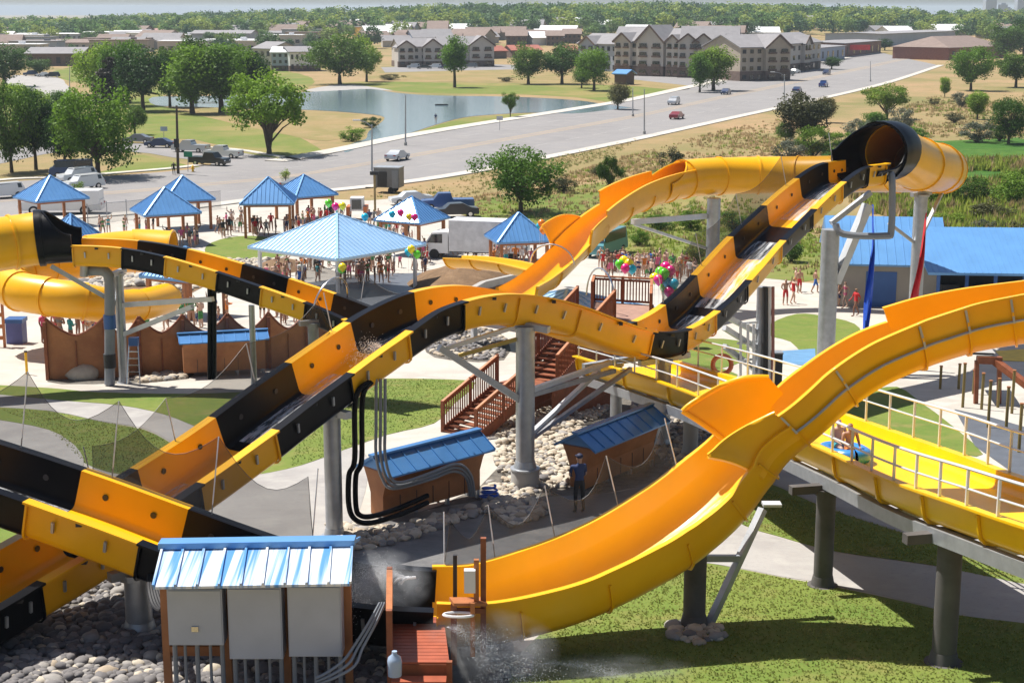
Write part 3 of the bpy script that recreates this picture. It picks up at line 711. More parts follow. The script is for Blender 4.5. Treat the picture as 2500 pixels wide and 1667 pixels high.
beam(c2, k2(zat(1300,1072,46.8)), P(1462,905,51.5), .14, mat=m_white_steel); beam(c2, k2(zat(1300,1080,46.8)), P(1540,900,51.8), .13)
c3, g3 = column(1503, 1060, 54.5, zat(1503, 886, 54.5), .21, 'grey column under the dip of the striped slide, beside the yellow channel', cap=[(1.2,.6,.06)])
column(1618, 1082, 53.4, zat(1618, 880, 53.4), .24, 'grey column standing behind the far end of the second brown hut', cap=[(.9,.5,.05)])
column(1685, 1114, 51.8, zat(1685, 1010, 51.8), .26, 'short pale concrete column under the yellow raft channel', m_conc)
column(1737, 720, 97, zat(1737, 484, 97), .42, 'far grey column under the horizontal yellow tube')
cc = P(1737, 484, 97); tc_ = thing('support_arm', 'white triangular bracket arm beside the far grey column', 'bracket', P(1730,600,97))
beam(tc_, P(1725,528,97), P(1545,542,91.5), .3, 'beam', m_white_steel); beam(tc_, P(1725,606,97), P(1550,548,91.6), .16, 'beam', m_white_steel)
c6, g6 = column(2014, 905, 71, zat(2014, 560, 71), .41, 'thick tall grey column below the black tube mouth')
b6 = P(2130, 485, 71.5)
beam(c6, Vector((g6.x+.3, g6.y, zat(2040,690,71))), P(2118,500,71.8), .38, 'strut', m_white_steel)
beam(c6, Vector((g6.x, g6.y, zat(2014,545,71))), P(2125,470,71.8), .22)
mb = MB(); mb.sweep(crom([P(2040,548,70.8), P(2060,572,70.6), P(2160,576,70.4), P(2176,560,70.4), P(2178,440,70.4), P(2172,425,70.6)], 4), r=.16, n=8); mb.build('pipe', m_pvc, c6, smooth=40)
c7, g7 = column(2232, 790, 80, zat(2232, 476, 80), .34, 'tall grey column under the outer bend of the yellow tube', cap=[(.6,.5,0)])
beam(c7, Vector((g7.x, g7.y, zat(2240,590,80))), P(2300,470,83), .16); beam(c7, Vector((g7.x, g7.y, zat(2225,600,80))), P(2170,545,79), .14); beam(c7, Vector((g7.x+.2, g7.y, zat(2240,500,80))), P(2258,520,80.5), .16)
c8, g8 = column(303, 938, 67.3, zat(303, 668, 67.3), .20, 'slim steel column in front of the brown board fence', cap=[(.1,.7,0)])
beam(c8, Vector((g8.x, g8.y, zat(310,745,67.3))), P(520,730,65.4), .2, 'beam', m_white_steel); beam(c8, Vector((g8.x, g8.y, zat(310,818,67.3))), P(470,748,65.6), .2, 'beam', m_white_steel)
beam(c8, Vector((g8.x-.1, g8.y, zat(300,742,67.3))), P(125,650,66.4), .18)
pp = thing('water_pipe', 'dark grey water main rising beside the slim steel column', 'pipe', G(268,938))
mb = MB(); mb.sweep([P(268,938,66.6), P(268,690,66.6)]+crom([P(268,690,66.6), P(262,668,66.6), P(245,660,66.6), P(205,662,66.6)], 5), r=.23, n=12); mb.build('riser', m_pvc, pp, smooth=40)
mb = MB(); mb.sweep(crom([P(205,675,66.3), P(205,620,66.3), P(196,608,66.3), P(182,612,66.3)], 5), r=.17, n=10); mb.build('elbow', m_galv, pp, smooth=40)
for y in (785, 880):
    mb = MB(); q = P(268, y, 66.6); mb.tube(q-Z*.3, q+Z*.3, .27, n=12); mb.build('coupling', m_blued if y < 800 else m_dark, pp, smooth=40)
column(342, 1545, 32.6, zat(342, 1400, 32.6), .29, 'short grey column on the cobbles under the nearest striped slide', cap=[(.5,.4,0)])
column(2008, 1432, 36.1, zat(2008, 1196, 36.1), .23, 'dark stained column under the middle of the raft channel', m_col, cap=[(.9,.2,0)])
column(2303, 1622, 30.5, zat(2303, 1312, 30.5), .25, 'dark stained column nearest the camera under the raft channel', m_col, cap=[(1.0,.25,0)])
c12, g12 = column(1694, 1535, 33.0, zat(1690, 1330, 32.9)-.12, .25, 'dark stained column under the big yellow half pipe', m_col)
beam(c12, P(1728,1530,33), P(1862,1242,34.2), .16, 'strut'); beam(c12, Vector((g12.x, g12.y, zat(1694,1362,33))), P(1805,1362,33.6), .14)
mb = MB(); mb.box((0,0,0), (.42,.3,.06), M4=Matrix.Translation(P(1884,1230,34.3))); mb.build('bearing_plate', m_white_steel, c12)
c14, g14 = column(1852, 945, 63, zat(1852, 700, 63), .2, 'grey column with black and red pipes beside the striped slide')
for i, (x, m_) in enumerate(((1868, m_dark), (1878, m_white_steel), (1887, M('dull_red_pipe', (.35,.14,.12), .5)))):
    mb = MB(); mb.tube(P(x, 950, 62.6), P(x, 700, 62.6), .11 if i == 0 else .07, n=8); mb.build('pipe', m_, c14, smooth=40)
for y0, y1 in ((770,812),(800,850),(845,905)):
    beam(c14, P(1768,y0,61.5), P(1848,y1,63), .2, mat=m_white_steel if y0 < 840 else None)
for x in (1808, 1826, 1840):
    beam(c14, P(x,790,62), P(x,960,62), .10, 'post', m_white_steel)
for y in (790, 838, 880, 920): beam(c14, P(1800,y,62), P(1848,y-4,62.4), .08, mat=m_white_steel)
column(766, 862, 62.2, zat(766, 790, 62.2), .22, 'grey column under the end of the upper left striped slide', cap=[(.5,.3,0)])
column(618, 860, 66, zat(618, 745, 66), .13, 'thin grey post beside the board fence under the upper left slide')
kb = thing('pump_cabinet', 'black cabinet standing among the pipes behind the raft channel', 'cabinet', P(1894,950,62.8))
mb = MB(); q = P(1895, 905, 63.2); mb.box((0,0,0), (.42,.5,1.5), M4=Matrix.Translation(q)); mb.build('case', m_dark, kb); mb = MB(); mb.box((0,0,0), (.46,.54,.06), M4=Matrix.Translation(q+Z*.78)); mb.build('lid', m_pvc, kb)
lr = thing('life_ring', 'orange life ring hung beside the raft channel railing', 'life ring', P(1762,885,54.5))
mb = MB(); q = P(1763,890,54.5); mb.sweep([q+Vector((.33*math.cos(a), 0, .33*math.sin(a))) for a in [2*math.pi*i/20 for i in range(21)]], r=.085, n=8, caps=False); mb.build('ring', M('orange_ring', (.75,.20,.08), .5), lr, smooth=60)
mb = MB(); mb.bar(q+Vector((0,.1,-.3)), q+Vector((0,.1,-1.6)), .25, .12); mb.build('stand', M('pink_board', (.55,.30,.22), .6), lr)
# black twin pipes down the left column, cable tray on the near hut
tp = thing('drain_pipe', 'pair of glossy black pipes dropping from the slide and bending along the ground', 'pipe', G(860,1260))
for dx, dd in ((0, 0), (17, .15)):
    mb = MB(); pts = [P(902+dx*.3,932,40.9+dd), P(868+dx,972,40.7+dd), P(866+dx,1120,40.7+dd), P(852+dx,1160,40.7+dd), P(852+dx,1235,40.7+dd), P(868+dx*.7,1268-dx*.6,40.8+dd), P(905+dx*.4,1276-dx,41.1+dd), P(975,1256-dx,41.9+dd), P(1044,1226-dx,42.7+dd)]
    mb.sweep(crom(pts, 6), r=.075, n=10); mb.build('pipe', m_blk, tp, smooth=50)
tw = thing('drain_pipe', 'pair of thin black pipes standing in front of the blue roofed hut by the fence', 'pipe', G(516,922))
for dx in (0, 11): mb = MB(); mb.sweep(crom([P(494+dx,688,65.6), P(508+dx,694,65.7), P(512+dx,720,65.8), P(512+dx,925,66.0)], 5), r=.10, n=8); mb.build('pipe', m_blk, tw, smooth=50)
hs = thing('hose_coil', 'bright blue hose coil lying on the cobbles beside the near hut', 'hose', G(1195,1222)); q = G(1195,1222)
mb = MB(); mb.sweep([q+Vector((.3*math.cos(a)*(1-.02*a), .22*math.sin(a)*(1-.02*a), .08+.02*a)) for a in [i*.5 for i in range(40)]], r=.035, n=6); mb.build('hose', M('blue_hose', (.02,.10,.55), .4), hs, smooth=50)
for x in (918, 929, 940):
    t_ = thing('conduit', {918:'left one of three thin grey conduits', 929:'middle one of three thin grey conduits', 940:'right one of three thin grey conduits'}[x]+' hanging from the slide to the near hut', 'conduit', P(x,1100,41.5))
    mb = MB(); mb.sweep(crom([P(x,925,41.5), P(x,1040,41.5), P(x,1110,41.7), P(x+14,1165,42.2), P(960+(x-918),1192-(x-918)*.7,42.3), P(1050,1170-(x-918)*.7,43.2), P(1105+(x-918)*.5,1150-(x-918)*.8,44.0), P(1138+(x-918)*.5,1165-(x-918)*.3,44.3), P(1148+(x-918)*.5,1210,44.5)], 6), r=.045, n=7); mb.build('pipe', m_pvc, t_, smooth=50)
# ------------------------------------------------------------------ hooded equipment huts
def ribs_on(mb, a, b_, c, d, n, w=.03, h=.03):
    """standing seams from edge a-b down to edge d-c"""
    up = (Vector(b_)-Vector(a)).cross(Vector(d)-Vector(a)).normalized()
    if up.z < 0: up = -up
    for i in range(n+1):
        p = Vector(a).lerp(Vector(b_), i/n); q = Vector(d).lerp(Vector(c), i/n); mb.bar(p+up*h/2, q+up*h/2, w, h, up=up)
def hut(A0, B0, hgt, dep, label, flare=.3, overh=.18, stilts=.28, seams=8, roofh=.42, ridge=.45):
    """A0-B0: ground line of the front wall, viewed from outside; sides flare outwards to the top"""
    A0, B0 = Vector(A0), Vector(B0); X = (B0-A0); X.z = 0; L = X.length; X.normalize(); Y = Vector((-X.y, X.x, 0))
    z0 = min(A0.z, B0.z); o = Vector((A0.x, A0.y, z0)); root = thing('equipment_hut', label, 'hut', (A0+B0)/2)
    def W_(x, y, z): return o+X*x+Y*y+Z*z
    prof = [(0, stilts), (dep, stilts), (dep, hgt*.55), (dep+flare*.5, hgt*.8), (dep+flare, hgt), (-flare, hgt), (-flare*.45, hgt*.8), (0, hgt*.55)]
    mb = MB(); mb.prism([W_(0, y, z) for y, z in prof], X*L); mb.build('wall', m_ply, root)
    n = int(L/.6)
    for i in range(1, n): mb = MB(); mb.bar(W_(L*i/n, -.008, stilts), W_(L*i/n, -.008, hgt*.5), .02, .012, up=Y); mb.build('board_joint', m_dark, root)
    r1 = hgt+roofh; e0 = -flare-overh; e1 = dep+flare+overh; yr = dep*ridge
    a, b_ = W_(-overh, yr, r1), W_(L+overh, yr, r1); f0, f1 = W_(-overh, e0, hgt-.04), W_(L+overh, e0, hgt-.04); g0, g1 = W_(-overh, e1, hgt-.04), W_(L+overh, e1, hgt-.04)
    mb = MB(); t = Vector((0,0,.05))
    mb.raw([a,b_,f1,f0,a-t,b_-t,f1-t,f0-t], [(0,3,2,1),(4,5,6,7),(0,1,5,4),(1,2,6,5),(2,3,7,6),(3,0,4,7)]); mb.raw([a,b_,g1,g0,a-t,b_-t,g1-t,g0-t], [(0,1,2,3),(4,7,6,5),(1,0,4,5),(2,1,5,6),(3,2,6,7),(0,3,7,4)])
    ribs_on(mb, a, b_, f1, f0, seams); ribs_on(mb, a, b_, g1, g0, seams); mb.bar(a+Z*.03-X*.04, b_+Z*.03+X*.04, .22, .06)
    mb.face([a+X*overh, f0+X*overh, g0+X*overh]); mb.face([b_-X*overh, g1-X*overh, f1-X*overh])
    mb.build('roof', M('deep_blue_roof', (.075,.225,.50), .28, .25, .15, 1.2), root)
    for x in (.06, L*.33, L*.66, L-.06):
        for y in (.05, dep-.05):
            q = W_(x, y, 0); q.z = gz(q.x, q.y); mb = MB(); mb.bar(q, Vector((q.x, q.y, z0+stilts)), .1, .1, up=X); mb.build('leg', m_galv, root)
    return root
hut(G(936,1268), G(1172,1216), 1.62, .55, 'brown hut with a blue seamed roof and a bundle of grey conduits on its front')
hut(G(1428,1196), G(1596,1140), 1.62, .55, 'brown hut with a dark blue shaded roof beside the man in dark clothes')
hut(G(450,922), G(648,914), 1.75, .8, 'brown hut with a blue roof in front of the board fence', roofh=.25, flare=.2)
# ------------------------------------------------------------------ board fence with scalloped top
fw = thing('board_fence', 'brown board fence with a scalloped top edge beside the rock garden', 'fence', G(300,930))
fpts = [(118,928,2.55),(262,924,2.5),(345,918,2.5),(452,912,2.45),(560,905,2.45),(660,900,2.4),(752,892,2.3),(835,884,2.2)]
for (xa, ya, ha), (xb, yb, hb) in zip(fpts, fpts[1:]):
    a, b_ = G(xa, ya), G(xb, yb); X = b_-a; n = 16; mb = MB(); fr = []; bk = []; off = Vector((0,.12,0))
    for i in range(n+1):
        f = i/n; top = ha-.75*(1-abs(2*f-1)**1.6); q = a+X*f; top *= 1.08; fr.append([q, q+Z*top*.5, q+Z*top]); bk.append([p+off for p in fr[-1]])
    mb.strip(fr[::-1]); mb.strip(bk); mb.strip([[f_[-1], b2[-1]] for f_, b2 in zip(fr, bk)][::-1]); mb.strip([fr[0], bk[0]]); mb.strip([bk[-1], fr[-1]]); mb.build('board_panel', m_ply, fw)
    mb = MB(); mb.sweep([f_[-1]+Vector((0,.06,.03)) for f_ in fr], r=.07, n=6); mb.build('top_rail', m_wood, fw)
    mb = MB(); mb.bar(a+Vector((0,-.06,0)), a+Vector((0,-.06,ha+.08)), .14, .14, up=(1,0,0)); mb.build('post', m_wood, fw)
    mb = MB(); mb.bar((a+b_)/2+Vector((0,-.03,0)), (a+b_)/2+Vector((0,-.03,ha-.8)), .08, .05, up=(1,0,0)); mb.build('batten', m_wood, fw)
# ------------------------------------------------------------------ timber stair and platform
st = thing('timber_stair', 'red brown timber stair climbing to a railed platform behind the striped slide', 'stair', G(1100,1050))
def stair(a0, a1, width, n, name_side):
    """straight flight between ground point a0 and top a1"""
    a0, a1 = Vector(a0), Vector(a1); X = a1-a0; Hh = Vector((X.x, X.y, 0)).normalized(); S = Vector((-Hh.y, Hh.x, 0))
    for i in range(n):
        f = (i+.5)/n; q = a0+X*f; mb = MB(); c = q; mb.raw([c-Hh*.15-S*width/2, c+Hh*.15-S*width/2, c+Hh*.15+S*width/2, c-Hh*.15+S*width/2]+[v-Z*.05 for v in (c-Hh*.15-S*width/2, c+Hh*.15-S*width/2, c+Hh*.15+S*width/2, c-Hh*.15+S*width/2)], [(0,1,2,3),(7,6,5,4),(0,4,5,1),(1,5,6,2),(2,6,7,3),(3,7,4,0)]); mb.build('tread', m_wood, st)
    for sg in (1, -1):
        o = S*sg*width/2; beam(st, a0+o-Z*.12, a1+o-Z*.12, .06, 'stringer', m_wood, .32)
        rail(a0+o, a1+o)
def rail(a, b_, h=1.1, gap=.125, low=.1):
    a, b_ = Vector(a), Vector(b_); L = (b_-a).length; rt = MB(); rt.bar(a+Z*h, b_+Z*h, .11, .06); rr = rt.build('handrail', m_woodl, st)
    rt = MB(); rt.bar(a+Z*(h-.12), b_+Z*(h-.12), .05, .09); rt.bar(a+Z*low, b_+Z*low, .05, .09)
    n = max(2, int(L/gap))
    for i in range(n+1): q = a.lerp(b_, i/n); rt.bar(q+Z*low, q+Z*(h-.1), .05, .05, up=(1,0,0))
    rt.build('baluster_panel', m_wood, st)
    n = max(1, round(L/1.6))
    for i in range(n+1): q = a.lerp(b_, i/n); mb = MB(); mb.bar(q-Z*.2, q+Z*(h+.04), .11, .11, up=(1,0,0)); mb.build('rail_post', m_wood, st)
s0 = G(1120,1062); s1 = P(1255,945,57.5); l1 = P(1300,940,58.8); s2 = P(1455,770,62.5)
stair(s0, s1, 1.7, 11, 0)
mb = MB(); X = (s1-s0); X.z = 0; X.normalize(); Yv = Vector((-X.y, X.x, 0))
q = s1+X*.6; mb.box((0,0,0), (1.5,1.7,.1), M4=Matrix.Translation(q) @ Matrix.Rotation(math.atan2(X.y, X.x), 4, 'Z')); mb.build('landing', m_wood, st)
stair(s1+X*1.3, s2, 1.7, 14, 0)
pz = s2.z; pf = [P(1440,772,62.3), P(1588,778,61.2), P(1590,748,64.8), P(1450,742,65.6)]
pf = [Vector((p.x, p.y, pz)) for p in pf]
mb = MB(); mb.prism([p-Z*.12 for p in pf], Z*.12); mb.build('deck', M('pinkish_deck_boards', (.34,.20,.15), .65, 0, .2, 4), st)
rail(pf[1], pf[2]); rail(pf[2], pf[3]); rail(pf[3], pf[0].lerp(pf[3], .5))
for p in pf:
    mb = MB(); g_ = Vector((p.x, p.y, gz(p.x, p.y))); mb.bar(g_, p, .2, .2, up=(1,0,0)); mb.build('post', m_wood, st)
# lattice skirts that close the underside of the upper flight
for sg in (1, -1):
    a, b_ = s1+X*1.3+Yv*sg*.82, s2+Yv*sg*.82; mb = MB(); n = 26
    for i in range(n+1):
        q = a.lerp(b_, i/n); g_ = gz(q.x, q.y); mb.bar((q.x, q.y, g_), q-Z*.25, .14, .03, up=Yv)
    for k in range(3):
        pa = Vector((a.x, a.y, lerp(gz(a.x, a.y), a.z-.3, (k+.5)/3))); pb = Vector((b_.x, b_.y, lerp(gz(b_.x, b_.y), b_.z-.3, (k+.5)/3))); mb.bar(pa, pb, .04, .09)
    mb.build('skirt_panel', m_wood, st)
hoop = thing('hoop_rail', 'thin silver hoop arching over the timber stair entrance', 'hoop', P(1470,720,63.5))
mb = MB(); a, b_ = P(1432,720,64), P(1502,745,62.5); mb.sweep([a.lerp(b_, .5-.5*math.cos(math.pi*i/14))+Z*(1.3*math.sin(math.pi*i/14)) for i in range(15)], r=.035, n=6); mb.build('pipe', m_chrome, hoop, smooth=50)
hoop = thing('hoop_rail', 'thin silver hoop arching over the far yellow half pipe', 'hoop', P(1380,690,77))
p, T, S, U = E.at(2.1); mb = MB(); mb.sweep([p+S*(-1.15*math.cos(math.pi*i/14))+U*(.9+1.0*math.sin(math.pi*i/14)) for i in range(15)], r=.04, n=6); mb.build('pipe', m_chrome, hoop, smooth=50)
hoop = thing('hoop_rail', 'thin silver hoop over the end of the upper left striped slide', 'hoop', P(800,770,63))
p, T, S, U = D.at(tpx(D, 800)); mb = MB(); mb.sweep([p+S*(-1.15*math.cos(math.pi*i/14))+U*(.8+1.1*math.sin(math.pi*i/14)) for i in range(15)], r=.04, n=6); mb.build('pipe', m_chrome, hoop, smooth=50)
# ------------------------------------------------------------------ electrical cabinets under the near blue roof
cb = thing('cabinet_shelter', 'three light grey metal cabinets under a shiny blue seamed roof', 'shelter', P(610,1640,28.6))
def at28(px, py, d=28.2): return P(px, py, d)
rl, rr = P(398,1333,29.5), P(860,1325,29.5); el, er = P(374,1432,27.9), P(855,1424,27.9)
bl, br = rl+Vector((0,1.5,-.42)), rr+Vector((0,1.5,-.42))
t = Vector((0,0,.05)); mb = MB()
for a, b_, c, d in ((rl, rr, er, el), (rr, rl, bl, br)): mb.raw([a,b_,c,d,a-t,b_-t,c-t,d-t], [(3,2,1,0),(4,5,6,7),(0,1,5,4),(1,2,6,5),(2,3,7,6),(3,0,4,7)])
m_shiny, nt_, bs_, pos_ = newmat('glint_streaked_blue_roof')
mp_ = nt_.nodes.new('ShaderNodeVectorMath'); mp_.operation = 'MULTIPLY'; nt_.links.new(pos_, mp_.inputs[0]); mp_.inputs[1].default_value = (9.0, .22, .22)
st_f = _ramp(nt_, _noise(nt_, mp_.outputs[0], 1.0, 2, .5, .15), .36, .52)  # white streaks: water glint and dried drip marks put into the colour
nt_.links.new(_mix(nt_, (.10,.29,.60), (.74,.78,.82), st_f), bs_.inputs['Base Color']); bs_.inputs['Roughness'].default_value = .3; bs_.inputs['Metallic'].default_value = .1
ribs_on(mb, rl, rr, er, el, 9, .045, .045); ribs_on(mb, rl, rr, br, bl, 9, .04, .04)
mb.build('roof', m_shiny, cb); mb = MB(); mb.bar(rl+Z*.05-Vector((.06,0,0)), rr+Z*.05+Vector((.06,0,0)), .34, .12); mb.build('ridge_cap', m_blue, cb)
for i, (x0, x1, y0, y1) in enumerate(((413,541,1438,1574),(561,686,1434,1608),(706,832,1430,1602))):
    a, b_ = at28(x0, y1), at28(x1, y0); mb = MB(); w, h = b_.x-a.x, b_.z-a.z; dz = .42
    mb.box(((a.x+b_.x)/2, a.y+dz/2, (a.z+b_.z)/2), (w, dz, h)); c_ = mb.build('cabinet', m_greyp, cb)
    mb = MB(); mb.box(((a.x+b_.x)/2, a.y-.012, (a.z+b_.z)/2), (w-.05, .024, h-.05)); mb.build('door', m_greyp, c_)
    if i == 0:
        mb = MB(); q = at28(477,1533); mb.box((q.x, q.y-.04, q.z), (.13,.03,.10)); mb.build('latch', m_chrome, c_)
    for j in range(5):
        mb = MB(); x = lerp(a.x+.08, b_.x-.08, j/4+.03*math.sin(j*5)); mb.tube((x, a.y+.12, a.z-1.4), (x, a.y+.12, a.z), .03 if j % 2 else .045, n=8); mb.build('conduit', m_pvc, cb)
for x in (400, 550, 696, 848):
    a = at28(x, 1425, 28.75); mb = MB(); mb.bar((a.x, a.y, gz(a.x, a.y)-.1), a, .14, .14, up=(1,0,0)); mb.build('post', m_ply, cb)
a, b_ = at28(400,1440,28.72), at28(850,1440,28.72)
for dz in (.25, .8, 1.2):
    mb = MB(); mb.bar(a-Z*dz, b_-Z*dz, .06, .12); mb.build('rail', m_ply, cb)
mb = MB(); mb.quad(a+Vector((0,.12,-.1)), b_+Vector((0,.12,-.1)), b_+Vector((0,.12,-1.4)), a+Vector((0,.12,-1.4))); mb.build('back_board', m_ply, cb)
cbl = thing('cable_bundle', 'black cable bundle looping down beside the short grey column', 'cables', P(390,1440,30.2))
for i in range(5):
    mb = MB(); mb.sweep(crom([P(366+i*5,1385,31.6), P(362+i*6,1430,30.6), P(372+i*7,1475,30.0), P(392+i*5,1488,29.6), P(402+i*3,1450,29.3)], 5), r=.035, n=6); mb.build('cable', m_dark, cbl, smooth=50)
# ------------------------------------------------------------------ boarding platform and control stand
pl = thing('boarding_platform', 'red boarded platform with a slatted side and steps by the black slide section', 'platform', P(1020,1660,28.2))
dk = [P(953,1504,30.3), P(1083,1504,30.3), P(1097,1614,28.0), P(952,1614,28.0)]; zd = dk[0].z
dk = [Vector((p.x, p.y, zd)) for p in dk]
m_red = M('red_stained_boards', (.36,.085,.038), .5, 0, .2, 3)
for i in range(14):
    f0, f1 = i/14, (i+.9)/14; a, b_ = dk[3].lerp(dk[0], f0), dk[3].lerp(dk[0], f1); c, d = dk[2].lerp(dk[1], f1), dk[2].lerp(dk[1], f0)
    mb = MB(); mb.prism([a-Z*.05, d-Z*.05, c-Z*.05, b_-Z*.05], Z*.05); mb.build('deck_board', m_red, pl)
for i in range(3):
    mb = MB(); a = dk[3]+Vector((.05,-.25-.28*i,-.25-.25*i)); b_ = dk[2]+Vector((-.05,-.25-.28*i,-.25-.25*i)); mb.bar(a, b_, .28, .05); mb.build('step', m_red, pl)
for a, b_ in ((dk[0], dk[3]), (dk[1], dk[2])):
    for q in (a, b_):
        mb = MB(); tall = q is dk[0] or q is dk[3]; mb.bar((q.x, q.y, gz(q.x, q.y)-.1), q+Z*(1.05 if tall else .02), .11, .11, up=(1,0,0)); mb.build('post', m_wood, pl)
mb = MB(); mb.bar(dk[0]+Z*1.0, dk[3]+Z*1.0, .12, .06); mb.build('handrail', m_woodl, pl)
for i in range(6):
    mb = MB(); mb.bar(dk[0]+Z*(.12+.15*i), dk[3]+Z*(.12+.15*i), .04, .06); mb.build('side_slat', m_woodl if i > 3 else m_wood, pl)
mb = MB(); mb.bar(dk[3]-Z*.15, dk[2]-Z*.15, .05, .22); mb.build('fascia', m_wood, pl)
for i in range(2):
    mb = MB(); a = P(962+i*16,1424,30.6); mb.sweep(crom([a, a+Vector((.1,0,.10)), a+Vector((.3,.1,.10))], 4), r=.03, n=7); mb.build('spray_nozzle', m_white, pl, smooth=50)
cs = thing('control_stand', 'orange timber control stand with a white box beside the yellow half pipe', 'stand', P(1150,1560,29.6))
def post(x, y0, y1, d, w=.11, m_=None, n_='post'):
    mb = MB(); a = P(x, y0, d); mb.bar(a, P(x, y1, d), w, w, up=(1,0,0)); return mb.build(n_, m_ or m_wood, cs)
post(1180,1600,1312,29.6); post(1108,1620,1470,29.4, .12); post(1163,1470,1365,29.5, .1, m_woodl); post(1111,1466,1354,29.9, .08, m_dark, 'black_post'); post(1154,1600,1470,29.2, .09, m_woodl)
mb = MB(); a, b_ = P(1102,1468,29.4), P(1184,1468,29.6); mb.bar(a, b_, .35, .06); mb.build('shelf', m_woodl, cs)
mb = MB(); mb.bar(P(1104,1490,29.4), P(1182,1490,29.5), .06, .1); mb.build('cross_rail', m_wood, cs)
mb = MB(); a = P(1147,1417,29.4); mb.box(a, (.22,.16,.46)); mb.build('control_box', m_white, cs)
mb = MB(); q = P(1120,1500,29.2); mb.sweep([q+Vector((.3*math.cos(t_), .12*math.sin(t_), 0)) for t_ in [2*math.pi*i/16 for i in range(17)]], r=.03, n=6, caps=False); mb.build('hose_ring', m_white, cs)
for i in range(3):
    cbl = thing('power_cable', ['outer', 'middle', 'inner'][i]+' grey cable slung from the boarding platform down to the cobbles', 'cable', P(860,1600,28.5))
    mb = MB(); mb.sweep(crom([P(928+i*6,1470,28.4), P(900+i*9,1520,28.2), P(862+i*12,1580,28.0), P(838+i*14,1612+i*6,27.8), P(800+i*10,1640+i*6,27.6), P(770,1655+i*8,27.4)], 6), r=.028, n=6); mb.build('cable', m_pvc, cbl, smooth=50)
jg = thing('water_jug', 'clear blue water jug standing by the platform steps', 'jug', P(964,1650,27.5))
mb = MB(); mb.lathe(P(964,1650,27.5), [(.05,0),(.13,.02),(.14,.3),(.12,.38),(.05,.44),(.05,.5)], 14); mb.build('bottle', M('pale_blue_plastic', (.35,.45,.6), .15, 0, .1, 2), jg, smooth=60)
# ------------------------------------------------------------------ pavilions
def pavilion(c, side, rot, ph, rh, label, roofm=None, postm=None, over=.25, seams=9, group='blue roofed pavilions', postw=.24):
    c = Vector(c); root = thing('pavilion', label, 'pavilion', c, group)
    cs_, sn = math.cos(R(rot)), math.sin(R(rot))
    def W_(x, y, z): return Vector((c.x+x*cs_-y*sn, c.y+x*sn+y*cs_, c.z+z))
    h = side/2; e = h+over; ap = W_(0,0,ph+rh); cor = [W_(-e,-e,ph), W_(e,-e,ph), W_(e,e,ph), W_(-e,e,ph)]
    mb = MB()
    for i in range(4):
        a, b_ = cor[i], cor[(i+1)%4]; mb.face([a, b_, ap]); mid = (a+b_)/2; nrm = (b_-a).cross(ap-a).normalized()
        for k in range(-seams, seams+1):
            f = (k+.5)/(seams+.5)
            if abs(f) > 1: continue
            p = mid+(b_-a)*.5*f; q = p+(ap-mid)*(1-abs(f)); mb.bar(p+nrm*.02, q+nrm*.02, .05, .05, up=nrm)
        mb.bar(a+Z*.02, ap+Z*.02, .16, .08); mb.bar(a-Z*.06, b_-Z*.06, .05, .16)
    mb.face([q-Z*.04 for q in cor][::-1])
    mb.build('roof', roofm or m_blue, root)
    for x, y in ((-1,-1),(1,-1),(1,1),(-1,1)):
        q = W_(x*h*.92, y*h*.92, 0); q.z = gz(q.x, q.y)-.05; mb = MB(); top = W_(x*h*.92, y*h*.92, ph-.05); mb.bar(q, top, postw, postw, up=(cs_, sn, 0)); mb.build('post', postm or m_woodl, root)
    pr = [W_(x*h*.92, y*h*.92, ph-.2) for x, y in ((-1,-1),(1,-1),(1,1),(-1,1))]
    for i in range(4): mb = MB(); mb.bar(pr[i], pr[(i+1)%4], .14, .28); mb.build('beam', postm or m_woodl, root)
    return root
def at_depth(px, d): x = (px-1250)/FOC; v = P(px, 600, d); v.z = gz(v.x, v.y); return v
m_bluel = M('glare_blue_metal_roof', (.40,.62,.86), .28, .25, .06, .6)  # roof blue lifted to pale, with the sky glare put into its colour
pavilion(at_depth(824,109.5), 8.3, 51, 3.1, 2.25, 'large pale blue pavilion on white posts with a crowd in its shade', m_bluel, m_white, group='large pavilions', seams=11, postw=.2)
pavilion(at_depth(1385,79.5), 7.4, 38, 1.9, 1.05, 'low blue hipped roof behind the timber stair platform', m_bluel, m_white, group='large pavilions')
pv = [((408,140),4.6,27,2.9,2.1,'blue pavilion with timber posts behind the fat yellow tube, the front one of a pair'),
 ((452,150),4.4,27,2.9,2.1,'blue pavilion with timber posts standing half hidden behind its twin'),
 ((660,145),4.4,4,3.2,2.2,'blue pavilion with timber posts and people inside, nearest the road by the silver car'),
 ((746,156),4.4,38,2.6,1.9,'blue pavilion just behind the big pavilion with green and pink balloons'),
 ((1007,134),4.2,60,3.0,1.9,'blue pavilion with timber posts and balloons in front of its roof'),
 ((1266,124),4.0,14,2.7,2.0,'blue pavilion with timber posts beside the white box truck'),
 ((132,152),4.9,40,2.7,2.1,'blue pavilion by the white utility truck at the road'),
 ((176,124),3.6,58,2.5,2.1,'blue pavilion peeping over the black collar of the yellow tube'),
 ((452,93),3.4,60,2.6,1.6,'blue pavilion with timber posts between the striped slide and the lawn')]
for (px, d), sd_, rot, ph, rh, lab in pv: pavilion(at_depth(px, d), sd_, rot, ph, rh, lab, seams=6)
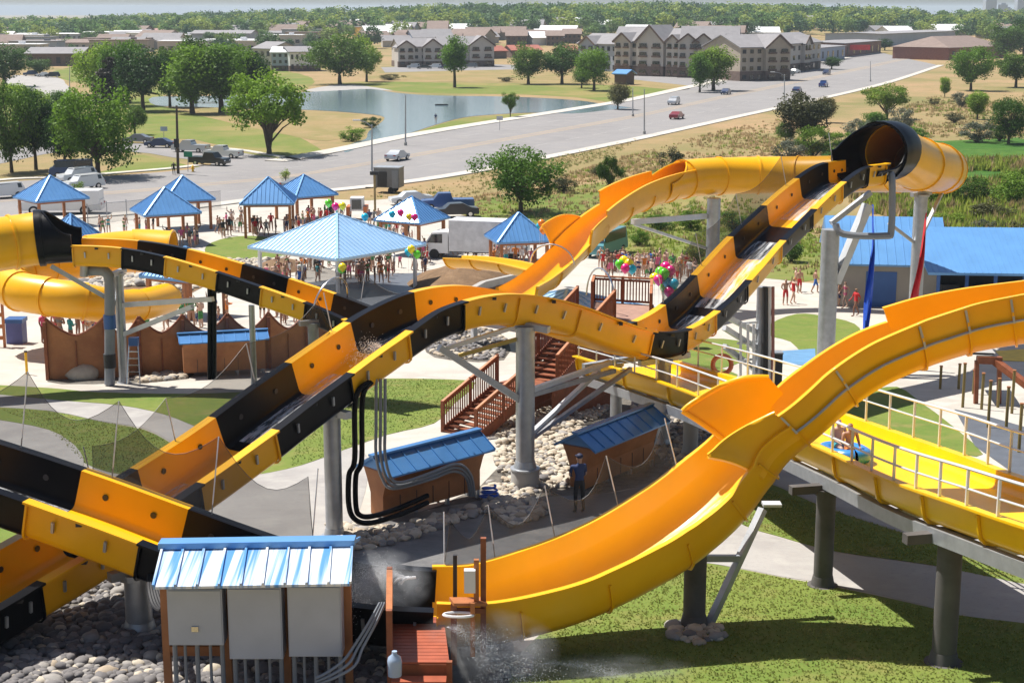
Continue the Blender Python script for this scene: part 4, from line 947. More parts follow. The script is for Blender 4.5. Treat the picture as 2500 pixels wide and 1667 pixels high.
# ------------------------------------------------------------------ blue roofed building on the right
m_stucco = M('beige_stucco', (.40,.36,.31), .85, 0, .08, .8)
bb = thing('service_building', 'long low building with bright blue metal roofs and dark blue doors', 'building', G(2200,760))
def gable_block(root, a, b_, dep, h, rh, wallm, roofm, over=.5, seams=14, hip=0.0, thick=.12):
    a, b_ = Vector(a), Vector(b_); z0 = min(gz(a.x,a.y), gz(b_.x,b_.y))-.1; X = b_-a; X.z = 0; L = X.length; X.normalize(); Y = Vector((-X.y, X.x, 0)); o = Vector((a.x, a.y, z0))
    W_ = lambda x, y, z: o+X*x+Y*y+Z*z
    mb = MB(); mb.prism([W_(0,0,0), W_(L,0,0), W_(L,dep,0), W_(0,dep,0)], Z*h)
    if hip == 0:
        for x in (0, L): mb.face([W_(x,0,h), W_(x,dep,h), W_(x,dep/2,h+rh)])
    w = mb.build('wall', wallm, root)
    mb = MB(); hp = hip
    A_, B_ = W_(-over+hp,dep/2,h+rh), W_(L+over-hp,dep/2,h+rh); c0, c1 = W_(-over,-over,h-.1), W_(L+over,-over,h-.1); d0, d1 = W_(-over,dep+over,h-.1), W_(L+over,dep+over,h-.1)
    t = Vector((0,0,thick))
    for q in ([A_,c0,c1,B_], [B_,d1,d0,A_]): mb.face([p+t for p in q]); mb.face([p for p in q][::-1])
    for p, q in ((c0,c1),(c1,B_),(B_,d1),(d1,d0),(d0,A_),(A_,c0)): mb.quad(p, q, q+t, p+t)
    if hp: mb.face([A_+t, d0+t, c0+t]); mb.face([B_+t, c1+t, d1+t])
    if seams: ribs_on(mb, A_+t, B_+t, c1+t, c0+t, seams)
    mb.build('roof', roofm, root)
    return W_, L, X, Y, h
a, b_ = G(2032,748), G(2290,752)
W_, L, X, Y, h_ = gable_block(bb, a, b_, 9, 2.9, 2.3, m_stucco, m_blue)
for x, w in ((2.0, 1.9),):
    mb = MB(); mb.quad(W_(x,-.03,.1), W_(x+w,-.03,.1), W_(x+w,-.03,2.4), W_(x,-.03,2.4)); mb.quad(W_(x,-.03,2.4), W_(x+w,-.03,2.4), W_(x+w,0.05,2.4), W_(x,.05,2.4)); mb.build('door', m_blued, bb)
bb2 = thing('service_building', 'open fronted shelter under a wide bright blue metal roof at the right', 'building', G(2400,770))
a, b_ = G(2282,768), G(2640,774); X = (b_-a).normalized(); Y = Vector((-X.y, X.x, 0)); L = (b_-a).length
o = Vector((a.x, a.y, gz(a.x, a.y))); W_ = lambda x, y, z: o+X*x+Y*y+Z*z
mb = MB(); mb.raw([W_(-.6,-.8,2.7), W_(L,-.8,2.7), W_(L,5.5,4.6), W_(-1.3,5.5,4.6)]+[v-Z*.15 for v in (W_(-.6,-.8,2.7), W_(L,-.8,2.7), W_(L,5.5,4.6), W_(-1.3,5.5,4.6))], [(0,1,2,3),(7,6,5,4),(0,4,5,1),(1,5,6,2),(2,6,7,3),(3,7,4,0)])
ribs_on(mb, W_(-1.3,5.5,4.6), W_(L,5.5,4.6), W_(L,-.8,2.7), W_(-.6,-.8,2.7), 26); mb.build('roof', m_blue, bb2)
mb = MB(); mb.prism([W_(0,5,0), W_(L,5,0), W_(L,5.2,0), W_(0,5.2,0)], Z*4.2); mb.build('back_wall', m_dark, bb2)
for i in range(6): mb = MB(); mb.bar(W_(.1+i*(L-.2)/5,0,-.2), W_(.1+i*(L-.2)/5,0,2.9), .2, .2, up=X); mb.build('post', m_blued, bb2)
for i in range(5):
    mb = MB(); mb.box((0,0,0), (1.1,.6,1.3), M4=Matrix.Translation(W_(1.2+i*2.1,3.4,.65))); mb.build('counter', m_dark, bb2)
# banners
for lab, mcol, pts in (('tall blue fabric banner hanging below the black tube mouth', (.02,.10,.62), [(2131,500,.02),(2132,592,.05),(2128,640,.16),(2122,720,.24),(2112,812,.12)]), ('tall red fabric banner hanging beside the blue roof', (.55,.02,.03), [(2262,520,.02),(2256,575,.05),(2248,640,.17),(2238,700,.24),(2228,760,.28)])):
    bn = thing('banner', lab, 'banner', P(pts[-1][0], pts[-1][1], 73)); mb = MB(); d0 = 72.5 if 'blue' in lab[:10] else 78
    rows = []
    for x, y, w in crom(pts, 5): q = P(x, y, d0); rows.append([q+Vector((w*k*.8, .14*math.cos(k*4+y*.03), 0)) for k in (-1,-.6,-.2,.2,.6,1)])
    mb.strip(rows); mb.strip([[p+Vector((0,.02,0)) for p in r_][::-1] for r_ in rows]); mb.build('cloth', M('banner_'+lab.split()[1], mcol, .6, 0, .15, 3), bn, smooth=60)
# yellow posts, bench and shades on the right plaza
k = 0
for x, y0, y1 in ((2295,950,895),(2340,950,890),(2350,995,888),(2376,962,905),(2396,1000,912),(2412,1045,930),(2436,995,925),(2456,1050,945),(2470,1010,905),(2487,1105,985),(2510,1060,960)):
    g_ = G(x, y0); q = thing('queue_post', 'slim olive queue post on the pale paving behind the raft channel', 'post', g_, 'queue posts on the pale paving')
    hgt = (y0-y1)/ppm(g_.y)*1.02; mb = MB(); mb.tube(g_, g_+Z*hgt, .06, n=8); mb.build('shaft', M('olive_wood_post', (.22,.16,.05), .7), q, smooth=40); mb = MB(); mb.tube(g_+Z*hgt, g_+Z*(hgt+.05), .075, n=8); mb.build('cap', m_ply, q)
bn = thing('picnic_bench', 'dark red timber shade frame by the queue posts', 'frame', G(2440,930))
mb = MB(); mb.bar(P(2385,878,62), P(2445,880,62), .25, .3); mb.build('beam', m_wood, bn); mb = MB(); mb.bar(P(2430,882,62), P(2540,965,60), .3, .25); mb.build('beam', m_wood, bn)
for x, y in ((2385,940),(2440,965)): mb = MB(); g_ = P(x, y, 62); g_.z = gz(g_.x, g_.y); mb.bar(g_, P(x, 880, 62), .16, .16, up=(1,0,0)); mb.build('post', m_wood, bn)
mb = MB(); mb.raw([P(2370,860,62), P(2430,862,62), P(2410,835,66), P(2352,842,66)], [(0,1,2,3)]); mb.raw([p-Z*.08 for p in (P(2370,860,62), P(2430,862,62), P(2410,835,66), P(2352,842,66))], [(3,2,1,0)]); mb.build('top_board', m_path, bn)
sheet('splash_pad', [(2430,858),(2540,850),(2560,885),(2450,882)], M('yellow_rubber_mat', (.70,.48,.05), .7), .03)
sheet('splash_pad', [(1908,858),(1990,852),(1992,895),(1905,888)], M('blue_rubber_mat', (.10,.24,.42), .7), .03)
sheet('path', [(2330,1000),(2420,1020),(2560,1060),(2560,1180),(2480,1160),(2380,1090)], M('dark_paving', (.10,.11,.13), .5), .03)  # dark grey sheet on the paving at the right
sheet('path', [(690,712),(760,690),(900,672),(1000,668),(1060,668),(1050,700),(980,735),(890,775),(800,800),(740,780)], M('dark_paving', (.10,.11,.13), .5), .03, 2)  # dark grey sheet on the paving before the big pavilion
sheet('path', [(1180,560),(1300,600),(1250,640),(1090,640),(1000,660),(940,640),(960,600),(1080,560)], m_plaza, .02)
wl_ = thing('retaining_wall', 'low pale stone retaining wall along the bare soil mound', 'wall', G(1210,720))
mb = MB(); pts = [G(1130,745), G(1180,715), G(1240,700), G(1290,690)]
for a, b_ in zip(pts, pts[1:]): mb.bar(a+Z*.3, b_+Z*.3, .4, 1.0)
mb.build('stone_course', m_conc, wl_)
# chain link fence along the street
fn = thing('chain_link_fence', 'thin grey chain link fence between the pavilions and the street', 'fence', G(300,545))
pts = [G(x, y) for x, y in ((215,548),(262,540),(310,536),(360,530),(420,522),(480,515),(540,508))]
for a, b_ in zip(pts, pts[1:]):
    mb = MB(); mb.quad(a, b_, b_+Z*1.8, a+Z*1.8); mb.build('mesh_panel', see_through('grey_wire_mesh', (.25,.26,.27), .3) if 'grey_wire_mesh' not in MATS else MATS['grey_wire_mesh'], fn)
    mb = MB(); mb.tube(a, a+Z*2.0, .05, n=6); mb.build('post', m_galv, fn); mb = MB(); mb.tube(a+Z*1.8, b_+Z*1.8, .03, n=6); mb.build('top_rail', m_galv, fn)
# ladder, bins, boulders by the fence
ld = thing('step_ladder', 'aluminium step ladder with a blue top against the board fence', 'ladder', G(325,932))
for sx in (-1, 1): mb = MB(); q = P(326,932,66.5); mb.bar(q+Vector((sx*.28,0,-.1)), q+Vector((sx*.17,.4,1.85)), .05, .08); mb.build('rail', m_chrome, ld)
for i in range(6): mb = MB(); q = P(326,932,66.5); f = (i+.5)/6.5; mb.bar(q+Vector((-.26+.1*f,.4*f,1.85*f)), q+Vector((.26-.1*f,.4*f,1.85*f)), .1, .03); mb.build('rung', m_chrome, ld)
mb = MB(); mb.box((0,0,0), (.4,.3,.35), M4=Matrix.Translation(P(326,932,66.5)+Vector((0,.42,1.7)))); mb.build('top_cap', m_blued, ld)
bn = thing('waste_bin', 'blue square waste bin standing by the yellow tube', 'bin', G(42,838))
g_ = G(42,838); mb = MB(); mb.prism([g_+Vector((x*.42,y*.42,0)) for x, y in ((-1,-1),(1,-1),(1,1),(-1,1))], Z*1.15); mb.build('body', M('purple_blue_plastic', (.08,.10,.30), .5), bn); mb = MB(); mb.box(g_+Z*1.25, (.95,.95,.2)); mb.build('lid', m_blued, bn)
bl_ = thing('bollard', 'thin yellow bollard on the plaza in front of the board fence', 'bollard', G(65,915))
mb = MB(); g_ = G(66,915); mb.tube(g_, g_+Z*1.05, .06, n=10); mb.build('shaft', m_yin, bl_, smooth=40); mb = MB(); mb.tube(g_+Z*1.05, g_+Z*1.12, .075, n=10); mb.build('cap', m_dark, bl_)
# scaffolding like red frame at the left edge
lf = thing('lifeguard_frame', 'orange timber lifeguard stand at the left edge by the blue bin', 'stand', G(5,845))
for x in (-8, 12):
    mb = MB(); g_ = G(x,848); mb.bar(g_, g_+Z*2.4, .12, .12, up=(1,0,0)); mb.build('post', m_woodl, lf)
for h in (.5,1.1,1.7): mb = MB(); mb.bar(G(-8,848)+Z*h, G(12,848)+Z*h, .05, .2); mb.build('slat', m_woodl, lf)
mb = MB(); mb.box(G(2,845)+Z*2.4, (.7,.6,.08)); mb.build('seat', m_yin, lf)
# raft with riders on the channel
rf = thing('inflatable_raft', 'blue inflatable raft riding up the yellow channel', 'raft', F.at(6.35)[0])
p, T, S, U = F.at(6.35); mb = MB(); q0 = p+U*.22+S*(-.55)
mb.sweep([q0+T*.75*math.cos(a)+S*.45*math.sin(a) for a in [2*math.pi*i/24 for i in range(25)]], r=.2, n=8, caps=False); mb.build('tube', M('blue_vinyl', (.03,.22,.60), .3, 0, .1, 2), rf, smooth=60)
mb = MB(); mb.prism([q0-U*.1+T*.6*math.cos(2*math.pi*i/14)+S*.36*math.sin(2*math.pi*i/14) for i in range(14)], U*.06); mb.build('floor', m_blued, rf)
# balloons
bcol = {'lime green': (.12,.62,.02), 'magenta': (.80,.01,.22), 'yellow': (.85,.70,.01), 'turquoise': (.01,.45,.66), 'orange': (.85,.22,.01)}
for c, v in bcol.items():
    if c.replace(' ','_')+'_balloon' not in MATS:
        m_ = M(c.replace(' ','_')+'_balloon', v, .25, 0, .03, 1, coat=.2)
def balloon(px, py, d, c, where, r=.27):
    q = P(px, py, d); o = thing('balloon', c+' balloon '+where, 'balloon', q, 'party balloons')
    mb = MB(); mb.lathe(q, [(.02,-r*1.25),(.04,-r*1.15),(.35*r,-r*.98),(.78*r,-r*.55),(r,0),(.93*r,r*.42),(.62*r,r*.82),(.2*r,r*1.02),(.01,r*1.05)], 14); mb.build('envelope', MATS[c.replace(' ','_')+'_balloon'], o, smooth=80)
    mb = MB(); mb.tube(q-Z*r*1.2, q-Z*(r*1.2+1.1), .008, n=4); mb.build('string', m_white, o)
for x, y, d, c, w in [(802,496,113,'lime green','floating left of its neighbours above the big pavilion roof'),(819,504,112,'magenta','between green and yellow ones above the big pavilion roof'),(836,503,112,'yellow','beside the magenta one above the big pavilion roof'),(891,530,110,'turquoise','alone over the right slope of the big pavilion'),
 (957,523,120,'turquoise','leftmost of the row in front of the timber pavilion roof'),(978,519,120,'magenta','second of the row in front of the timber pavilion roof'),(999,529,120,'yellow','third of the row in front of the timber pavilion roof'),(1012,530,119,'magenta','last of the row in front of the timber pavilion roof'),
 (836,652,103,'yellow','by the white front post of the big pavilion'),(834,658,103.5,'lime green','half hidden by the yellow one at the white front post'),(1004,608,104,'yellow','at the right eave of the big pavilion'),(997,615,104.4,'turquoise','behind the yellow one at the right eave'),(1018,621,104,'lime green','lowest at the right eave of the big pavilion'),
 (1513,645,88,'lime green','left of the bunch over the platform railing'),(1523,636,88.5,'yellow','top left of the bunch over the platform railing'),(1536,643,88.2,'yellow','right of the bunch over the platform railing'),(1526,655,87.8,'magenta','low in the bunch over the platform railing'),(1543,657,88,'turquoise','lowest right of the bunch over the platform railing'),
 (1625,652,80,'magenta','topmost of the big bunch by the striped slide'),(1637,662,79.6,'magenta','upper right of the big bunch by the striped slide'),(1612,664,79.8,'lime green','left of the magenta pair in the big bunch'),(1622,668,79.3,'lime green','middle of the big bunch by the striped slide'),(1598,679,79.6,'yellow','far left of the big bunch by the striped slide'),(1608,683,79.2,'magenta','lower left of the big bunch by the striped slide'),(1630,690,79.4,'turquoise','left turquoise of the big bunch by the slide'),(1645,693,79.1,'turquoise','right turquoise of the big bunch by the slide'),(1623,702,79.8,'lime green','behind the lower magenta of the big bunch'),(1633,712,79.0,'magenta','bottom of the big bunch by the striped slide'),(1650,716,79.3,'yellow','bottom right of the big bunch by the slide'),
 (1056,714,60,'magenta','peeping over the hump of the striped slide'),(1322,545,112,'orange','upper one at the corner of the truck side pavilion'),(1326,562,111.6,'orange','lower one at the corner of the truck side pavilion'),(1318,552,112.3,'turquoise','behind the orange pair at the pavilion corner')]: balloon(x, y, d, c, w, .27 if d > 70 else .22)
# ------------------------------------------------------------------ people
def skin_person(J, subdiv=1):
    """J: list of (pos, radius, parent) -> one continuous body mesh"""
    me = bpy.data.meshes.new('body'); me.from_pydata([j[0] for j in J], [(i, j[2]) for i, j in enumerate(J) if j[2] is not None], [])
    o = bpy.data.objects.new('body', me); COL.objects.link(o)
    md = o.modifiers.new('skin', 'SKIN'); md.use_smooth_shade = True
    sv = me.skin_vertices[0].data
    for i, j in enumerate(J):
        r_ = j[1] if isinstance(j[1], tuple) else (j[1], j[1]); sv[i].radius = r_
    sv[0].use_root = True
    sub = o.modifiers.new('sub', 'SUBSURF'); sub.levels = subdiv; sub.render_levels = subdiv
    dg = bpy.context.evaluated_depsgraph_get(); dg.update()
    out = bpy.data.meshes.new_from_object(o.evaluated_get(dg)); bpy.data.objects.remove(o); bpy.data.meshes.remove(me)
    return out
def skeleton(pose, fingers=False):
    """faces -Y, feet at z=0, 1.75 tall"""
    w = pose == 'walk'; J = []
    def j(p, r_, par): J.append((p, r_, par)); return len(J)-1
    pel = j((0,0,.96), (.135,.10), None); wai = j((0,0,1.10), (.115,.085), pel); che = j((0,.01,1.30), (.15,.10), wai); nk = j((0,.005,1.48), .055, che)
    hd = j((0,-.01,1.58), (.078,.088), nk); j((0,-.005,1.69), (.072,.085), hd)
    arms = {'stand': [((.20,.01,1.42),(.245,.02,1.14),(.235,-.06,.90)), ((-.20,.01,1.42),(-.245,.02,1.14),(-.235,-.06,.90))],
            'walk': [((.20,.01,1.42),(.25,.12,1.16),(.24,.05,.93)), ((-.20,.01,1.42),(-.25,-.07,1.15),(-.22,-.24,.98))],
            'folded': [((.20,.01,1.42),(.25,-.02,1.15),(.03,-.20,1.17)), ((-.20,.01,1.42),(-.25,-.02,1.15),(-.02,-.18,1.13))],
            'raised': [((.20,.01,1.42),(.33,-.05,1.55),(.30,-.14,1.78)), ((-.20,.01,1.42),(-.25,.02,1.14),(-.16,-.12,1.0))],
            'sit': [((.20,.01,1.42),(.25,-.05,1.16),(.16,-.26,1.08)), ((-.20,.01,1.42),(-.25,-.05,1.16),(-.16,-.26,1.08))],
            'stoop': [((.20,-.10,1.38),(.22,-.16,1.10),(.12,-.34,1.02)), ((-.20,-.10,1.38),(-.24,-.12,1.10),(-.20,-.30,.98))]}[pose]
    for s_, a in zip((1,-1), arms):
        sh = j(a[0], .062, che); el = j(a[1], .044, sh); wr = j(a[2], .030, el); d = (Vector(a[2])-Vector(a[1])).normalized()
        if not fingers:
            h1 = j(tuple(Vector(a[2])+d*.07), (.036,.020), wr); j(tuple(Vector(a[2])+d*.15), (.026,.014), h1)
        else:
            pm = j(tuple(Vector(a[2])+d*.07), (.036,.018), wr); sx = Vector((0,1,0)); ax = d.cross(sx).normalized(); ay = ax.cross(d)
            for k, ln in enumerate((.075,.085,.08,.062)):
                b0 = Vector(a[2])+d*.10+ay*(.027-.018*k); q1 = j(tuple(b0), .0095, pm); q2 = j(tuple(b0+d*ln*.55), .0085, q1); j(tuple(b0+d*ln*.9+ax*.018*s_), .0075, q2)
            t1 = j(tuple(Vector(a[2])+d*.05+ay*.04), .011, pm); j(tuple(Vector(a[2])+d*.09+ay*.058), .009, t1)
    for s_ in (1, -1):
        if pose == 'sit': hp, kn, an, to = (.10*s_,-.02,.93),(.12*s_,-.42,.95),(.12*s_,-.46,.55),(.12*s_,-.58,.50)
        elif w: f = s_; hp, kn, an, to = (.09*s_,0,.90),(.10*s_,-.14*f-.02,.50),(.10*s_,-.20*f+.06,.09+(.05 if f < 0 else 0)),(.10*s_,-.20*f-.10,.04)
        else: hp, kn, an, to = (.09*s_,0,.90),(.11*s_,-.015,.50),(.12*s_,.02,.09),(.13*s_,-.13,.035)
        h_ = j(hp, .088, pel); k_ = j(kn, .060, h_); a_ = j(an, .040, k_); j(to, (.045,.03), a_)
    return J
BODY = {p: skin_person(skeleton(p)) for p in ('stand','walk','folded','raised')}
skins = [M('fair_skin', (.55,.36,.27), .55, 0, .08, 6), M('tanned_skin', (.40,.225,.15), .55, 0, .08, 6), M('brown_skin', (.20,.085,.05), .55, 0, .08, 6)]
hairs = {'dark': M('dark_hair', (.025,.017,.013), .6), 'brown': M('brown_hair', (.09,.045,.02), .6), 'fair': M('fair_hair', (.36,.23,.09), .6)}
cloth_c = {'black': (.02,.02,.022), 'navy': (.02,.03,.10), 'red': (.50,.02,.025), 'white': (.75,.75,.73), 'blue': (.03,.12,.42), 'pink': (.62,.12,.24), 'orange': (.65,.20,.03), 'grey': (.20,.20,.21), 'green': (.05,.22,.06), 'turquoise': (.04,.32,.36)}
cloths = {k: M(k+'_cloth', v, .8, 0, .12, 5) for k, v in cloth_c.items()}
DRESS = {}
def dressed(pose, outfit, cname, sk, hr):
    key = (pose, outfit, cname, sk, hr)
    if key in DRESS: return DRESS[key]
    me = BODY[pose].copy(); me.name = 'person'
    for m_ in (skins[sk], cloths[cname], hairs[hr]): me.materials.append(m_)
    for f in me.polygons:
        x, y, z = f.center; i = 0; tor = abs(x) < .215
        if z > 1.66 or (z > 1.52 and y > .02): i = 2
        elif outfit == 'swim trunks' and .56 < z < 1.0 and tor: i = 1
        elif outfit == 'one-piece swimsuit' and .84 < z < 1.36 and abs(x) < .19: i = 1
        elif outfit == 'bikini' and (.84 < z < .99 or 1.22 < z < 1.34) and abs(x) < .19: i = 1
        elif outfit == 'T-shirt' and ((.93 < z < 1.47 and tor) or (1.2 < z < 1.48)): i = 1
        elif outfit == 'full clothing' and (.12 < z < 1.46) and (tor or z > 1.1): i = 1
        f.material_index = i
    DRESS[key] = me; return me
used_lab = {}
POSEW = {'stand': 'standing', 'walk': 'walking', 'folded': 'arms folded', 'raised': 'hand raised'}
rp = random.Random(21)
def person(px, py, place, rz=None, scale=None, force=None, zone=None):
    g_ = G(px, py); tries = 0
    while True:
        pose = rp.choice(['stand','stand','walk','folded','raised']); outfit = rp.choice(['swim trunks']*3+['one-piece swimsuit','bikini','T-shirt','T-shirt']); cname = rp.choice(list(cloth_c)); hr = rp.choice(['dark','brown','fair'])
        if force: pose, outfit, cname, hr = force
        child = rp.random() < .2 if scale is None else scale < .85
        lab = f"{hr} haired {'child' if child else 'person'} in {cname} {outfit} {POSEW[pose]} {place}"
        if len(lab.split()) > 15: lab = lab.replace(' haired', '-haired').replace('standing ', '').replace(' swimsuit', '')
        tries += 1
        if lab not in used_lab or tries > 40 or force: break
    used_lab[lab] = used_lab.get(lab, 0)+1
    me = dressed(pose, outfit, cname, rp.choice([0,0,1,1,2]), hr)
    o = obj_from('person', me); o.location = g_; s_ = (rp.uniform(.62,.82) if child else rp.uniform(.95,1.06)) if scale is None else scale
    o.scale = (s_*1.12, s_*1.12, s_); o.rotation_euler = (0,0, rp.uniform(0, 6.28) if rz is None else rz)
    return tag(o, lab, 'person', zone or place)
def inside(x, y, poly):
    c = False
    for (x1, y1), (x2, y2) in zip(poly, poly[1:]+poly[:1]):
        if (y1 > y) != (y2 > y) and x < (x2-x1)*(y-y1)/(y2-y1)+x1: c = not c
    return c
def crowd(poly, n, place, mind=.42):
    xs = [p[0] for p in poly]; ys_ = [p[1] for p in poly]; got = []; t = 0
    while len(got) < n and t < n*60:
        t += 1; x, y = rp.uniform(min(xs), max(xs)), rp.uniform(min(ys_), max(ys_))
        if not inside(x, y, poly): continue
        g_ = G(x, y)
        if any((g_-q).length < mind for q in got): continue
        got.append(g_); person(x, y, place)
crowd([(650,668),(760,650),(900,640),(985,655),(960,690),(880,700),(760,705),(660,690)], 56, 'in the shade of the big pavilion')
crowd([(648,690),(740,690),(745,720),(655,712)], 9, 'left of the big pavilion')
crowd([(1455,655),(1540,645),(1640,655),(1715,672),(1700,700),(1600,690),(1480,680)], 68, 'in the crowd beyond the platform')
crowd([(610,565),(712,560),(715,578),(612,580)], 14, 'under the pavilion nearest the road')
crowd([(720,545),(800,530),(860,540),(800,555),(725,566)], 16, 'between the rear pavilions')
crowd([(890,548),(930,552),(1015,592),(1000,604),(930,575)], 14, 'queueing behind the big pavilion')
crowd([(490,560),(600,545),(605,572),(510,588)], 13, 'between timber pavilions')
crowd([(395,592),(480,588),(485,606),(400,606)], 10, 'under the front paired pavilion')
crowd([(235,566),(380,560),(380,575),(240,580)], 9, 'along the chain link fence')
crowd([(1095,606),(1195,612),(1190,632),(1095,626)], 13, 'before the white box truck')
crowd([(1200,640),(1345,640),(1345,662),(1205,658)], 12, 'under the pavilion by the truck')
crowd([(1030,612),(1080,610),(1070,650),(1000,668)], 8, 'by the pavilion with balloons')
crowd([(1010,660),(1040,650),(1045,676),(1015,680)], 4, 'on the dark paving')
crowd([(135,826),(255,812),(262,838),(140,850)], 12, 'behind the scalloped board fence')
crowd([(330,790),(560,770),(570,800),(350,815)], 14, 'among the fence and the yellow tube')
crowd([(620,770),(745,775),(740,795),(630,790)], 7, 'beside the upper left striped slide')
for x, y, f, rz in [(1942,712,('walk','bikini','orange','brown'),1.2),(1951,716,('stand','swim trunks','red','dark'),.5),(1936,742,('walk','one-piece swimsuit','red','fair'),2),(1917,745,('raised','swim trunks','red','brown'),.2),(2050,748,('stand','swim trunks','navy','dark'),1),(2062,752,('walk','bikini','pink','brown'),-1.2),(2088,772,('walk','T-shirt','red','fair'),-1.3),(2098,735,('stand','T-shirt','black','dark'),.4),(2143,742,('stand','swim trunks','black','brown'),.3),(2176,738,('folded','one-piece swimsuit','pink','dark'),.1),(2187,740,('stand','T-shirt','pink','brown'),.6),(1990,716,('walk','swim trunks','blue','brown'),1.5)]:
    person(x, y, 'on the plaza near blue doors', rz, 1.0, f)
for x, y in ((2395,720),(2440,720),(2480,722),(2340,730)): person(x, y, 'before the open blue roofed shelter')
person(108,838,'at the board fence end',1.2,1.0,('stand','T-shirt','pink','dark'))
# lone man in dark clothes between the huts, seen from behind
man = thing('person', 'man in dark blue shirt, black trousers and cap standing beside the second brown hut', 'person', G(1414,1252))
bodym = skin_person(skeleton('stoop', True), 2)
for m_ in (skins[1], M('dark_blue_shirt', (.018,.035,.11), .8, 0, .1, 6), M('black_trousers', (.012,.012,.016), .8, 0, .1, 6), m_dark): bodym.materials.append(m_)
for f in bodym.polygons:
    x, y, z = f.center; f.material_index = 3 if z < .10 else 2 if (z < .98 and abs(x) < .2 and y > -.2) else 1 if ((.98 <= z < 1.48 and abs(x) < .22) or z > 1.18 and z < 1.48) else 0
bo = obj_from('body', bodym, man); bo.rotation_euler = (0,0,R(200)); bo.scale = (1.02,1.02,1.02)
mb = MB(); mb.sphere((0,.0,1.675), .105, 12, 8, (.95,1.05,.75)); mb.mi = 0; mb.box((0,-.12,1.66), (.15,.12,.02)); hat = mb.build('cap', M('navy_cap', (.015,.02,.06), .7), man, smooth=60, local=True); hat.rotation_euler = (0,0,R(200)); hat.scale = (1.02,)*3
mb = MB()
for sx in (-1,1): mb.sphere((sx*.03,-.088,1.60), .013, 8, 6); mb.sphere((sx*.083,-.005,1.59), .026, 8, 6, (.4,.8,1.2))
mb.sphere((0,-.10,1.57), .017, 8, 6, (.8,1,1.4)); mb.box((0,-.088,1.535), (.045,.012,.008)); fc = mb.build('face', skins[1], man, smooth=60, local=True); fc.rotation_euler = (0,0,R(200)); fc.scale = (1.02,)*3
# riders on the raft
for k, (dt, cn) in enumerate(((-.12,'turquoise'),(.12,'orange'))):
    p, T, S, U = F.at(6.35+dt); o = thing('person', ('front' if k == 0 else 'rear')+' rider in '+cn+' swimwear sitting on the blue raft', 'person', p+S*(-.55)+U*.25, 'raft riders')
    bm_ = skin_person(skeleton('sit'))
    for m_ in (skins[k], cloths[cn], hairs['brown']): bm_.materials.append(m_)
    for f in bm_.polygons:
        x, y, z = f.center; f.material_index = 2 if (z > 1.66 or (z > 1.52 and y > .02)) else 1 if z < 1.02 and y > -.2 else 0
    b_ = obj_from('body', bm_, o); b_.location = (0,0,-.70); b_.scale = (.88,)*3; b_.rotation_euler = (0,0,R(20))
# ------------------------------------------------------------------ trees
m_bark = M('grey_brown_bark', (.10,.075,.055), .9, 0, .3, 3)
m_leafA = foliage('cottonwood_leaves', (.070,.160,.014), (.165,.30,.028), .40)
m_leafB = foliage('dark_elm_leaves', (.034,.090,.014), (.08,.17,.022), .34)
m_leafC = foliage('bright_willow_leaves', (.075,.15,.012), (.17,.28,.024), .38)
m_farA = foliage('far_green_leaves', (.075,.155,.040), (.13,.24,.06), .34, .35)
m_farB = foliage('far_dark_leaves', (.040,.095,.040), (.08,.16,.055), .34, .3)
m_farC = foliage('far_light_leaves', (.13,.21,.035), (.22,.32,.06), .34, .3)
m_leafD = foliage('olive_brown_leaves', (.055,.060,.020), (.12,.125,.035))
m_leafE = foliage('silver_sage_leaves', (.10,.115,.075), (.22,.24,.17))
m_leafF = foliage('brown_spruce_needles', (.020,.020,.014), (.055,.048,.035))
def crown(seed, kind, n, leaf, W=1.0):
    """unit tree: height 1, crown made of leaf sized faces in clumps on limbs"""
    r_ = random.Random(seed); V = []; Fc = []
    lim = []
    if kind == 'conifer':
        for i in range(16):
            z = .14+.84*i/16; rad = .30*(1-((z-.12)/.9))**.85+.015
            for k in range(6 if i < 12 else 3):
                a = r_.uniform(0, 6.28); rr = rad*r_.uniform(.4, 1.0); lim.append((Vector((rr*math.cos(a)*W, rr*math.sin(a)*W, z-rr*.18)), rad*.33+.015, .55))
    else:
        z0, z1, rad, k = {'round': (.14,1,.40,46), 'broad': (.10,1,.54,60), 'tall': (.10,1,.29,46), 'open': (.24,1,.56,40), 'shrub': (-.08,1,.55,34), 'vase': (.32,1,.38,38)}[kind]
        for i in range(k):
            for _ in range(30):
                p = Vector((r_.uniform(-1,1), r_.uniform(-1,1), r_.uniform(-1,1)))
                if .15 < p.length < 1: break
            p = p.normalized()*(p.length**.5)
            sq = 1.0 if p.z > -.2 else 1-.25*abs(p.z)
            if kind == 'vase': sq = .55+.45*(p.z+1)/2
            lump = .8+.45*noise.noise(p*1.8+Vector((seed*7.3, 0, 0)))
            c = Vector((p.x*rad*W*sq*lump, p.y*rad*W*sq*lump, (z0+z1)/2+p.z*(z1-z0)/2*.86*lump)); lim.append((c, r_.uniform(.09,.17)*(1.25 if kind != 'open' else 1.0), .8))
    for i in range(n):
        c, rr, fl = lim[i % len(lim)]
        d = Vector((r_.gauss(0,1), r_.gauss(0,1), r_.gauss(0,1))).normalized()*rr*(r_.random()**.45); d.z *= fl
        p = c+d; nn = (d.normalized()*.6+Vector((r_.gauss(0,.6), r_.gauss(0,.6), r_.gauss(.35,.6)))).normalized()
        t = nn.cross(Vector((r_.gauss(0,1), r_.gauss(0,1), r_.gauss(0,1)))).normalized(); b2 = nn.cross(t); s_ = leaf*r_.uniform(.55,1.3)
        k = len(V); V += [p-t*s_*.55, p+b2*s_*.34-t*s_*.1+nn*s_*.1, p+t*s_*.55, p-b2*s_*.34+t*s_*.1+nn*s_*.1]; Fc.append((k,k+1,k+2,k+3))
    return V, Fc, lim
